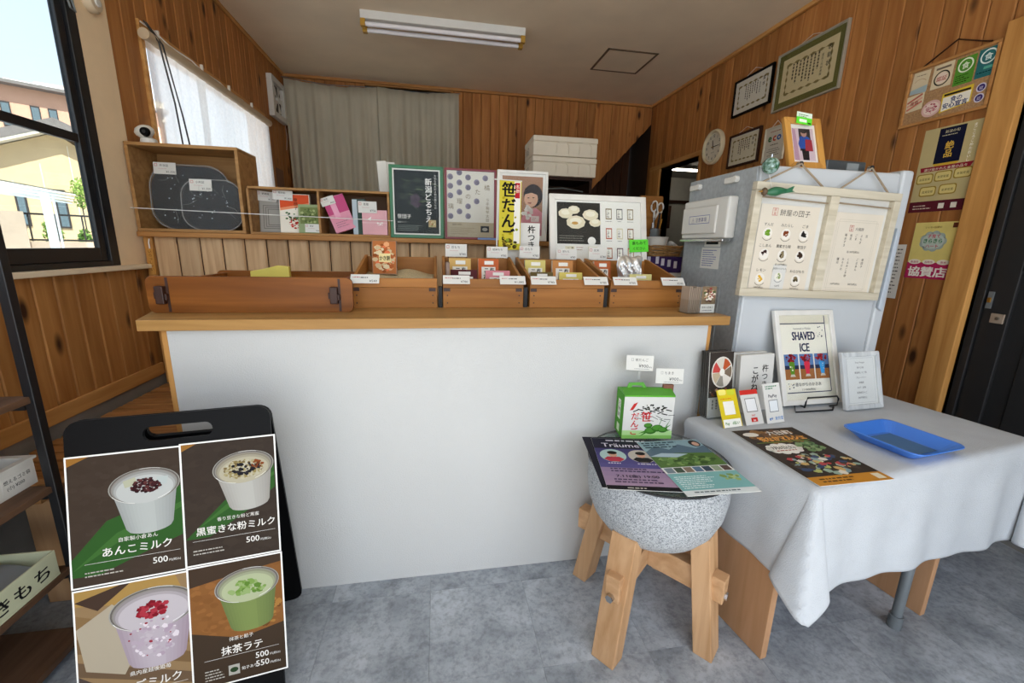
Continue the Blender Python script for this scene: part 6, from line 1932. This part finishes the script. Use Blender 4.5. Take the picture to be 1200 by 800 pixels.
G().box(0, w, -0.0012, -0.0002, 0, h).build('sheet', mat('yellow_sheet', '#e0cf7a', 0.5), t)
p = Pr(); p.rect(0, 0, w, 0.085, '#b52a5c').text('協賛店', w / 2, 0.016, 0.055, '#f4efe6', 'c', 0.04, w=0.18)
for x, s in ((0.035, '新潟市'), (0.1025, '長岡市'), (0.170, '燕市')):
    p.ell(x, 0.088, 0.030, 0.013, '#efe6d8', 16).text(s, x, 0.082, 0.013, '#b52a5c', 'c', 0.01)
for k in range(9):
    a = k * 0.698
    p.ell(0.10 + 0.042 * math.cos(a), 0.195 + 0.032 * math.sin(a), 0.022, 0.022, '#a5b5ae', 12); p.k -= 1
p.up().ell(0.10, 0.195, 0.052, 0.040, '#b9c7be', 20).text('子育て', 0.10, 0.213, 0.021, '#c0405a', 'c', 0.02).text('きらきら', 0.10, 0.187, 0.026, '#2f7a4a', 'c', 0.03, w=0.085).text('ハート', 0.10, 0.162, 0.021, '#c0405a', 'c', 0.02)
p.text('いいね♪協賛中', 0.09, 0.262, 0.012, '#7a5a2a', 'c').rect(0.175, 0.262, 0.026, 0.024, '#6a3a2a')
p.build(t, loc=(0, -0.0013, 0))
t = wall_thing('text_sheet', 'narrow white sheet of printed rows on the wall behind the fridge door', 'sheet', 2.075, 1.058)
G().box(0, 0.095, -0.0012, -0.0002, 0, 0.300).build('sheet', 'paper', t)
p = Pr(); p.small(0.030, 0.27, 0.055, 13, 0.020, 0.006, '#4a4844', rn); p.build(t, loc=(0, -0.0013, 0))

# ================================================================== ON THE TABLE
TZ = 0.6605
t = thing('menu_easel_frame', 'white framed shaved ice menu standing on a black wire easel', 'framed menu', (1.416, 1.431, TZ + 0.012), (R(-18), 0, R(2.6)))
p = Pr(); w, h = 0.262, 0.363
p.rect(0, 0, w, h, '#eae6d6').rect(0.0, 0.322, w, 0.041, '#ddd6c2').rect(0.006, 0.040, w - 0.012, 0.280, '#efeadb')
p.rect(0.0, 0.324, w - 0.02, 0.004, '#2a2f52').rect(w - 0.024, 0.03, 0.004, 0.33, '#2a2f52').rect(0.012, 0.028, w - 0.036, 0.004, '#2a2f52')
p.text('homemade in Wakaba', 0.118, 0.300, 0.013, '#4a4a52', 'c', 0, w=0.09).text('SHAVED', 0.122, 0.255, 0.050, '#23284a', 'c', 0.03, w=0.118).text('ICE', 0.122, 0.205, 0.050, '#23284a', 'c', 0.03, w=0.048)
rn = random.Random(14)
for i, c in enumerate(('#5f8f2c', '#d8384e', '#3f9ad8')):
    x0 = 0.010 + i * 0.078
    p.rect(x0, 0.086, 0.072, 0.108, '#5d7fae').rect(x0, 0.086, 0.072, 0.048, '#a0683a').rect(x0, 0.130, 0.072, 0.016, '#2a3350')
    p.blots(x0 + 0.036, 0.175, 0.026, 0.016, 24, ['#8a1a22', '#a82a2e', '#6e141c'], 0.007, rn)
    p.poly([(x0 + 0.022, 0.152), (x0 + 0.052, 0.152), (x0 + 0.046, 0.108), (x0 + 0.052, 0.098), (x0 + 0.024, 0.098), (x0 + 0.029, 0.108)], c).ell(x0 + 0.037, 0.152, 0.016, 0.010, c, 14)
    p.poly([(x0 + 0.029, 0.108), (x0 + 0.046, 0.108), (x0 + 0.052, 0.098), (x0 + 0.024, 0.098)], '#cfc4b4').blots(x0 + 0.037, 0.14, 0.010, 0.016, 6, ['#f0eadf', c], 0.004, rn)
p.text('昔ながらのかき氷', 0.122, 0.058, 0.017, '#2a2a34', 'c').text('1つ ¥400(税込)', 0.122, 0.038, 0.011, '#3a3a44', 'c')
p.blots(0.212, 0.285, 0.022, 0.030, 10, ['#2a2f52', '#4a4a5a'], 0.004, rn).blots(0.035, 0.060, 0.018, 0.018, 8, ['#2a2f52', '#c9b06a'], 0.004, rn)
frame_parts(t, 0.308, 0.406, 0.022, 0.018, 'frame_white', p, pm='print_gloss', bevel=0.003)
es = thing('wire_easel', 'black bent wire easel under the shaved ice menu', 'easel', (1.416, 1.431, TZ), (0, 0, R(2.6)))
g = G(); q = 0.0035
g.tube([(0.105, 0.05, q), (0.015, -0.045, q), (0.195, -0.05, q), (0.235, -0.02, q)], q, 6); g.build('base_wire', 'black_metal', es)
g = G(); g.tube([(0.105, 0.05, q), (0.085, -0.020, 0.010), (0.082, -0.024, 0.035), (0.090, -0.022, 0.052), (0.240, -0.022, 0.052), (0.248, -0.024, 0.040), (0.246, -0.024, 0.012), (0.210, -0.022, 0.009)], q, 6); g.build('lip_wire', 'black_metal', es)
g = G(); g.tube([(0.105, 0.055, q), (0.11, 0.13, 0.30), (0.22, 0.13, 0.30), (0.23, 0.055, q), (0.105, 0.055, q)], q, 6); g.build('back_wire', 'black_metal', es)

wood('silver_frame', '#b4b8ba', '#dcdfdf', 'Z', objvar=0.02, grain=60)
t = thing('small_menu_frame', 'small distressed silver frame with a short text menu on the table', 'framed menu', (1.660, 1.369, TZ + 0.0055), (R(-16), 0, R(4.4)))
p = Pr(); w, h = 0.163, 0.200
p.rect(0, 0, w, h, '#dfe0de').frame(0.008, 0.006, w - 0.016, h - 0.012, 0.001, '#a9acad').text('Fruit Vinegar', w / 2, 0.172, 0.010, '#5a5a5c', 'c')
for i, s in enumerate(('鮮やか酢', '越後姫いちご酢', 'ブルーベリー', '林檎酢', 'ゆず・抹茶', '無添加りんご', '500円(税込)')):
    p.text(s, w / 2, 0.150 - i * 0.021, 0.0095, '#55565a', 'c')
frame_parts(t, 0.207, 0.242, 0.021, 0.018, 'silver_frame', p, bevel=0.004)
G().hexa([(0.085, 0.019, 0.16), (0.12, 0.019, 0.16), (0.12, 0.0195, 0.165), (0.085, 0.0195, 0.165), (0.085, 0.019, 0.165), (0.12, 0.019, 0.165), (0.12, 0.0195, 0.17), (0.085, 0.0195, 0.17)]).build('strut', 'black_matte', t)

# payment cards (codes left blank)
for x, y, yaw, ln, w, h, top, lb, nm in ((1.032, 1.284, 7.6, 25, 0.088, 0.140, '#e3c81e', 'yellow payment card standing left of the three cards', 0), (1.136, 1.296, 7.0, 26, 0.084, 0.132, '#c8342c', 'white payment card with a red band, middle of the three', 1), (1.228, 1.299, 9.0, 19, 0.087, 0.152, '#eeeeee', 'white and blue payment card, right of the three', 2)):
    t = thing('payment_card', lb, 'card', (x, y, TZ + 0.001), (R(-ln), 0, R(yaw)), 'payment cards on the table')
    G().box(0, w, 0, 0.002, 0, h).build('card', ('yellow_card' if nm == 0 and mat('yellow_card', '#dcc41c', 0.4) else 'white'), t)
    p = Pr()
    if nm == 0:
        p.poly(rrect(0.036, 0.022, 0.008, 3, 0.005, h - 0.020), '#f0e37a').poly(rrect(0.036, 0.022, 0.008, 3, 0.045, h - 0.022), '#c9cf3a').rect(0.004, 0.0, w - 0.008, 0.030, '#f2f0e6').rect(0.018, 0.046, 0.050, 0.050, '#efece2').small(0.010, 0.104, 0.06, 1, 0.01, 0.003, '#d8642a', rn)
        p.text('Pay', 0.012, 0.010, 0.014, '#4a8a2a', 'l', 0.02).text('d払い', 0.044, 0.010, 0.014, '#4a8a2a', 'l', 0.02)
    elif nm == 1:
        p.rect(0, h - 0.018, w, 0.018, top).frame(0.016, 0.048, 0.052, 0.052, 0.002, '#4a4a4a').rect(0.020, 0.052, 0.044, 0.044, '#e9e9e9').rect(0.028, 0.010, 0.030, 0.016, '#c8342c').text('au', 0.043, 0.013, 0.013, '#f4f0ec', 'c', 0.02).text('PAY', 0.043, 0.031, 0.010, '#c8342c', 'c', 0.02)
    else:
        p.rect(0.001, 0.001, w - 0.002, h - 0.002, '#dedcd6').small(0.012, h - 0.014, 0.06, 2, 0.008, 0.004, '#2a7a4a', rn).text('PayPay', 0.044, 0.098, 0.016, '#3a3a44', 'c', 0.02).frame(0.020, 0.042, 0.046, 0.046, 0.002, '#4a5a6a').rect(0.024, 0.046, 0.038, 0.038, '#e6eaec').text('e+', 0.014, 0.012, 0.018, '#1f6ab0', 'l', 0.04).text('支付宝', 0.042, 0.012, 0.014, '#2f7ac0', 'l', 0.02)
    p.build(t, m='print_gloss')
    G().prism([(0.0025, 0.0), (0.0035, 0.0), (0.06 * math.tan(R(ln)) + 0.04, -0.03), (0.04, h * 0.6)], 0.02, w - 0.02, 'X') if False else None
    G().box(0.02, w - 0.02, 0.002, 0.004, 0.02, h * 0.7).build('strut', 'acrylic', t)

# magazine holder and white brush lettered packs
mh = thing('magazine_holder', 'clear holder with magazines showing a round plate of food', 'magazine holder', (1.024, 1.374, TZ), (0, 0, R(6.5)))
for a in ((-0.004, 0.118, -0.010, -0.0075, 0, 0.10), (-0.004, 0.118, 0.062, 0.0645, 0, 0.26), (-0.004, -0.0015, -0.0075, 0.062, 0, 0.12), (0.1155, 0.118, -0.0075, 0.062, 0, 0.12), (-0.004, 0.118, -0.0075, 0.062, 0, 0.002)):
    G().box(*a).build('acrylic_wall', 'acrylic', mh)
for i in range(4):
    o = G().box(0, 0.112, 0, 0.004, 0, 0.256).build('magazine', mat('mag_dark', '#4a4540', 0.4), mh)
    o.location = (0.001, 0.010 + i * 0.011, 0.003); o.rotation_euler = (R(-6), 0, 0)
p = Pr(); w, h = 0.112, 0.258
p.rect(0, 0, w, h, '#3a332e').ell(0.060, 0.178, 0.050, 0.062, '#d9d3c8', 24)
for k, c in enumerate(('#b3542e', '#cfc8b8', '#c24a44', '#b8a68a', '#8f8a7e', '#d6d0c4', '#7a6a58')):
    a0 = 30 + k * 51
    p.poly([(0.060, 0.178)] + [(0.060 + 0.045 * math.cos(R(a0 + j * 12)), 0.178 + 0.056 * math.sin(R(a0 + j * 12))) for j in range(5)], c); p.k -= 1
p.up().ell(0.060, 0.178, 0.012, 0.015, '#e6e2d8').blots(0.056, 0.10, 0.05, 0.016, 40, ['#7a4a3a', '#4a3a34', '#a88a74', '#2e2a28'], 0.008, rn).rect(0, 0, w, 0.08, '#cfd0d0').vsmall(0.09, 0.07, 0.06, 5, 0.018, 0.007, '#7a7c80', rn)
o = sheet('magazine', w, h, p, (0.001, 0.001, 0.003), (R(-6), 0, 0), mh, 0.004, 'paper', 'print_gloss')
for i, (dy, lb) in enumerate(((0.030, 'white brush lettered pack behind the payment cards, rear one'), (0.0, 'white brush lettered pack behind the payment cards, front one'))):
    p = None
    if i:
        p = Pr(); p.vtext('杵つき', 0.128, 0.195, 0.034, '#1a1a1a', 0.012, 1.0).vtext('こがねもち', 0.078, 0.190, 0.036, '#1a1a1a', 0.02, 0.98)
    o = carton('mochi_gift_pack', lb, 'packet', 1.175 + i * 0.012, TZ + 0.001, 0.172, 0.238 - 0.002 * i, 1.415 + dy * 1.0, 0.022, 'white', p, (R(-5), 0, R(7)), 'white packs on the table')

# blue tray
tr_ = thing('blue_tray', 'shallow blue plastic coin tray on the white cloth', 'tray', (1.560, 1.085, TZ), (0, 0, R(8)))
mat('blue_plastic', '#457fd8', 0.35, var=0.02)
def ringpts(w, h, r, z): return [(x - w / 2, y - h / 2, z) for x, y in rrect(w, h, r, 4)]
g = G(); rs_ = [ringpts(0.170, 0.170, 0.02, 0.002), ringpts(0.236, 0.235, 0.035, 0.036), ringpts(0.246, 0.245, 0.036, 0.036), ringpts(0.246, 0.245, 0.036, 0.033), ringpts(0.236, 0.235, 0.035, 0.031), ringpts(0.166, 0.166, 0.02, 0.0)]
n = len(rs_[0]); vs = [q for r_ in rs_ for q in r_]; fs = []
for k_ in range(len(rs_) - 1):
    for i in range(n):
        j = (i + 1) % n
        fs.append((k_ * n + i, k_ * n + j, (k_ + 1) * n + j, (k_ + 1) * n + i))
fs += [tuple(range(n)), tuple(range(6 * n - 1, 5 * n - 1, -1))]
g._add(vs, fs); g.build('tray_body', 'blue_plastic', tr_)
G().box(-0.07, 0.07, -0.07, 0.07, 0.0022, 0.004).build('tray_mat', mat('tray_mat', '#4a6f98', 0.7), tr_)


# flat lying flyers: sheet in local XZ, laid on its back
def flyer(name, label, x, y, z, yaw, w, h, pr, m='paper', t=0.0012, parent=None, tilt=0.0):
    o = thing(name, label, 'flyer', (x, y, z), (R(-90), 0, R(yaw)))
    o.rotation_mode = 'XYZ'
    o.matrix_world = Matrix.Translation((x, y, z)) @ Matrix.Rotation(R(yaw), 4, 'Z') @ Matrix.Rotation(R(-90 + tilt), 4, 'X')
    G().box(0, w, 0, t, 0, h).build('sheet', m, o)
    pr.build(o, m='print_gloss')
    return o


p = Pr(); w, h = 0.257, 0.364; rn = random.Random(40)
p.rect(0, 0, w, h, '#3a3028').rect(0, 0, w, 0.045, '#c98a2e').small(0.03, 0.028, 0.15, 2, 0.013, 0.006, '#5a3a12', rn).rect(0.215, 0.010, 0.028, 0.028, '#e6dcc4')
p.blots(0.13, 0.30, 0.10, 0.05, 60, ['#6a4a2e', '#54402e', '#8a6438', '#453524'], 0.018, rn).text('六日町', 0.165, 0.315, 0.034, '#e9e4da', 'c', 0.03).text('街なかマルシェ', 0.14, 0.272, 0.036, '#e8a24a', 'c', 0.05, w=0.18)
p.ell(0.048, 0.325, 0.030, 0.016, '#e6e2da', 14).rect(0.02, 0.258, 0.21, 0.006, '#6a7a2e')
for k in range(10): p.ell(0.085 + 0.050 * math.cos(k * 0.628), 0.215 + 0.024 * math.sin(k * 0.628), 0.018, 0.014, '#efece4', 10); p.k -= 1
p.up().ell(0.085, 0.215, 0.052, 0.026, '#efece4').text('7月6日(土)', 0.085, 0.214, 0.022, '#2a2622', 'c', 0.03, w=0.085).small(0.045, 0.200, 0.08, 1, 0.01, 0.005, '#a84a3a', rn)
p.blots(0.19, 0.22, 0.045, 0.035, 30, ['#6a8a5a', '#4f6a3e', '#8aa070', '#3e4a2e'], 0.012, rn)
p.blots(0.13, 0.11, 0.115, 0.055, 90, ['#d9d4c8', '#b8c070', '#8aa4a8', '#3a4a6a', '#b84a4a', '#4a4036', '#c9a86a', '#2e2a26', '#9ab0a0'], 0.014, rn)
flyer('market_flyer', 'dark market flyer with white and orange lettering lying on the white cloth', 1.047, 0.893, TZ + 0.002, 0.8, w, h, p)

# ================================================================== ON THE STONE MORTAR
GZ = 0.6185
p0 = Pr(); w, h = 0.238, 0.335
p0.rect(0, 0, w, h, '#1c1826').rect(0, 0, w, 0.02, '#15131a')
p = Pr()
for i in range(12):
    a = i / 11
    c = tuple(l1 * (1 - a) + l2 * a for l1, l2 in zip(lin('#a88ea8') if i < 4 else lin('#6a63a4'), lin('#4a468a') if i < 4 else lin('#221e48'))) if i < 9 else lin('#1c1a2e')
    p.rect(0, 0.022 + i * 0.0260, w, 0.0262, c); p.k -= 1
p.up().rect(0, 0, w, 0.022, '#17141a').small(0.06, 0.008, 0.09, 1, 0.01, 0.006, '#b9b4ae', rn)
p.text('Träume', 0.095, 0.268, 0.040, '#d9d4e2', 'c', 0.01, w=0.13).small(0.05, 0.312, 0.14, 1, 0.01, 0.009, '#cfcad8', rn).text('夢のつづき', 0.21, 0.275, 0.012, '#cfcad8', 'c')
for x, bg, cl in ((0.055, '#a9c4c2', '#b8384a'), (0.150, '#b9b4ac', '#1e1c20')):
    p.ell(x, 0.205, 0.044, 0.044, bg, 24).poly([(x - 0.034, 0.180), (x - 0.020, 0.196), (x + 0.020, 0.196), (x + 0.034, 0.180), (x + 0.016, 0.164), (x - 0.016, 0.164)], cl).ell(x, 0.212, 0.014, 0.018, '#cf9f86', 14).ell(x, 0.224, 0.017, 0.012, '#1c1816', 14)
p.ell(0.236, 0.205, 0.006, 0.030, '#c97a34', 12).small(0.030, 0.150, 0.05, 1, 0.01, 0.005, '#ded8e6', rn).small(0.125, 0.150, 0.06, 1, 0.01, 0.005, '#ded8e6', rn)
p.small(0.03, 0.115, 0.18, 2, 0.014, 0.006, '#3a3050', rn).text('7.11(金) 19:00', 0.105, 0.068, 0.019, '#2a2238', 'c', 0.02, w=0.13).small(0.03, 0.052, 0.18, 2, 0.014, 0.006, '#4a3a56', rn)
flyer('concert_flyer', 'dark flyer lying underneath the purple concert flyer on the mortar', 0.462, 1.036, GZ + 0.001, -9, w, h, p0)
flyer('concert_flyer', 'purple concert flyer with two oval portraits on the stone mortar', 0.474, 1.024, GZ + 0.0030, -12, w, h, p)
p = Pr(); w, h = 0.232, 0.336
p.rect(0, 0, w, h, '#dfe6e6').rect(0, 0.115, w, 0.22, '#8aa6b0').poly([(0, 0.26), (0.05, 0.30), (0.09, 0.27), (0.14, 0.305), (0.19, 0.27), (w, 0.29), (w, 0.20), (0, 0.20)], '#5a7080').poly([(0, 0.225), (0.10, 0.245), (w, 0.235), (w, 0.155), (0, 0.155)], '#54743a')
p.blots(0.115, 0.195, 0.105, 0.035, 60, ['#66884a', '#44622e', '#7d9a58', '#3a5428'], 0.012, rn).poly([(0, 0.228), (0.09, 0.215), (0.14, 0.235), (0.05, 0.248)], '#a9c0cc')
p.rect(0, 0.118, w, 0.036, '#e6e8e6')
for k in range(7): p.rect(0.006 + k * 0.032, 0.121, 0.028, 0.030, ['#7a8a94', '#4a5a4a', '#8a7a6a', '#5f7a94', '#3a4a5a', '#94a48a', '#5a4a44'][k]); p.k -= 1
p.up().rect(0, 0.025, w, 0.092, '#7fb6b6').small(0.012, 0.095, 0.13, 7, 0.010, 0.004, '#dfeeee', rn).blots(0.195, 0.085, 0.026, 0.022, 16, ['#9ab46a', '#7d9a58', '#b4c484'], 0.010, rn).small(0.03, 0.012, 0.16, 1, 0.01, 0.005, '#5a6a70', rn)
p.small(0.012, 0.318, 0.13, 3, 0.016, 0.008, '#2a3f4a', rn).ell(0.205, 0.305, 0.020, 0.024, '#2a2422', 16).ell(0.207, 0.301, 0.012, 0.015, '#cfa48e', 14)
flyer('travel_flyer', 'green and blue landscape flyer overhanging the edge of the mortar', 0.683, 0.954, GZ + 0.0060, -1.5, w, h, p)

# green handled carton
gb = thing('gift_carton', 'green and white handled carton with red lettering and bamboo leaf dumplings', 'carton', (0.655, 1.335, GZ + 0.001), (0, 0, R(-8)))
mat('carton_green', '#4f9a2a', 0.5); mat('carton_green2', '#5fae36', 0.5)
GW, GD, GH = 0.185, 0.095, 0.168
G().box(0, GW, 0, GD, 0, GH).build('body', 'white', gb, 0.001)
G().prism([(0, GH), (GD, GH), (GD * 0.5, GH + 0.014)], 0.0, 0.001, 'X').build('gable_flap', 'carton_green2', gb)
G().prism([(0, GH), (GD, GH), (GD * 0.5, GH + 0.014)], GW - 0.001, GW, 'X').build('gable_flap', 'carton_green2', gb)
G().hexa([(0, 0, GH), (GW, 0, GH), (GW, 0.001, GH), (0, 0.001, GH), (0, GD / 2, GH + 0.014), (GW, GD / 2, GH + 0.014), (GW, GD / 2 + 0.001, GH + 0.014), (0, GD / 2 + 0.001, GH + 0.014)]).build('roof_flap', 'carton_green', gb)
G().hexa([(0, GD, GH), (GW, GD, GH), (GW, GD + 0.001, GH), (0, GD + 0.001, GH), (0, GD / 2, GH + 0.014), (GW, GD / 2, GH + 0.014), (GW, GD / 2 + 0.001, GH + 0.014), (0, GD / 2 + 0.001, GH + 0.014)]).build('roof_flap', 'carton_green', gb)
G().prism([(0.020, GH + 0.012), (0.026, GH + 0.032), (0.080, GH + 0.034), (0.095, GH + 0.012), (0.080, GH + 0.012), (0.072, GH + 0.022), (0.040, GH + 0.022), (0.034, GH + 0.012)], GD / 2 - 0.001, GD / 2 + 0.002, 'Y').build('handle', 'carton_green', gb)
p = Pr(); rn = random.Random(50)
p.rect(0, 0, GW, 0.032, '#a9cf8a').rect(0, 0, GW, 0.014, '#7fb45a').poly([(0, GH - 0.006), (GW, GH - 0.006), (GW, GH), (0, GH)], '#5fae36')
for k in range(9):
    x = 0.035 + k * 0.015; y = 0.105 + 0.010 * math.sin(k * 1.7)
    p.line(x, y, x + 0.022, y + 0.010 * math.cos(k * 2.1), 0.004, '#23231f'); p.line(x + 0.01, y - 0.022, x + 0.034, y - 0.028 + 0.008 * math.sin(k), 0.002, '#3a3a34')
p.up().blots(0.115, 0.122, 0.05, 0.010, 20, ['#2e2e28', '#3a3a32'], 0.005, rn).poly([(0.022, 0.110), (0.035, 0.135), (0.05, 0.142), (0.042, 0.125), (0.034, 0.112)], '#c0302c')
p.text('笹', 0.085, 0.070, 0.042, '#c0242a', 'c', 0.02).vtext('だんご', 0.044, 0.104, 0.031, '#c0242a', 0.02, 0.95)
for a in ((0.105, 0.032, 0.022), (0.130, 0.042, 0.022), (0.150, 0.036, 0.018), (0.095, 0.052, 0.016)):
    p.ell(a[0], a[1], a[2], a[2] * 0.62, '#356a22', 16); p.ell(a[0] - 0.002, a[1] + 0.002, a[2] * 0.8, a[2] * 0.42, '#4f8a34', 14)
for x, y, dx, dy in ((0.09, 0.03, -0.03, -0.01), (0.09, 0.026, -0.026, -0.018), (0.160, 0.045, 0.016, 0.034), (0.158, 0.040, 0.022, 0.018), (0.135, 0.055, 0.012, 0.03), (0.158, 0.032, 0.024, 0.004)):
    p.poly([(x, y - 0.004), (x + dx, y + dy), (x, y + 0.005)], '#3f7a2a'); p.k -= 0.5
p.k = math.ceil(p.k)
p.build(gb, m='print_gloss')
p = Pr(); p.rect(0, 0, GD, GH, '#4f9a2a').rect(0.028, 0.06, 0.030, 0.075, '#e9ece2').vtext('名物餅', 0.043, 0.13, 0.020, '#2a2a22', 0.01).rect(0.028, 0.01, 0.03, 0.03, '#d8e6c8')
p.build(gb, 'side_print', 'print_gloss', (-0.0003, GD, 0), (0, 0, R(-90)))
mat('clip_brown', '#7a4a34', 0.6)
for x, y, z, w, ttl, lb, yaw in ((0.682, 1.40, 0.862, 0.098, '笹だんご', 'white price card on a stem above the left of the green carton', -14), (0.786, 1.365, 0.818, 0.102, 'ちまき', 'white price card on a brown block above the right of the green carton', -10)):
    o = thing('price_card', lb, 'price card', (x, y, z), (0, 0, R(yaw)), 'price cards at the green carton')
    p = Pr(); p.frame(0.018, 0.035, 0.008, 0.010, 0.001, '#8a8a8a').text(ttl, 0.032, 0.035, 0.012, '#2a2a2a').text('¥900', w - 0.018, 0.011, 0.017, '#2a2a2a', 'r').text('税込', w - 0.016, 0.011, 0.006, '#2a2a2a').small(0.03, 0.005, 0.06, 1, 0.01, 0.002, '#8a8a8a', rn)
    sheet('card', w, 0.056, p, (0, 0, 0), (R(-6), 0, 0), o, 0.001)
    if z < 0.83:
        G().box(0.03, 0.068, -0.004, 0.012, -0.034, -0.004).build('block', 'clip_brown', o, 0.002)
    else:
        G().box(w / 2 - 0.004, w / 2 + 0.004, 0.002, 0.0045, -0.055, 0.03).build('stem', 'acrylic', o)
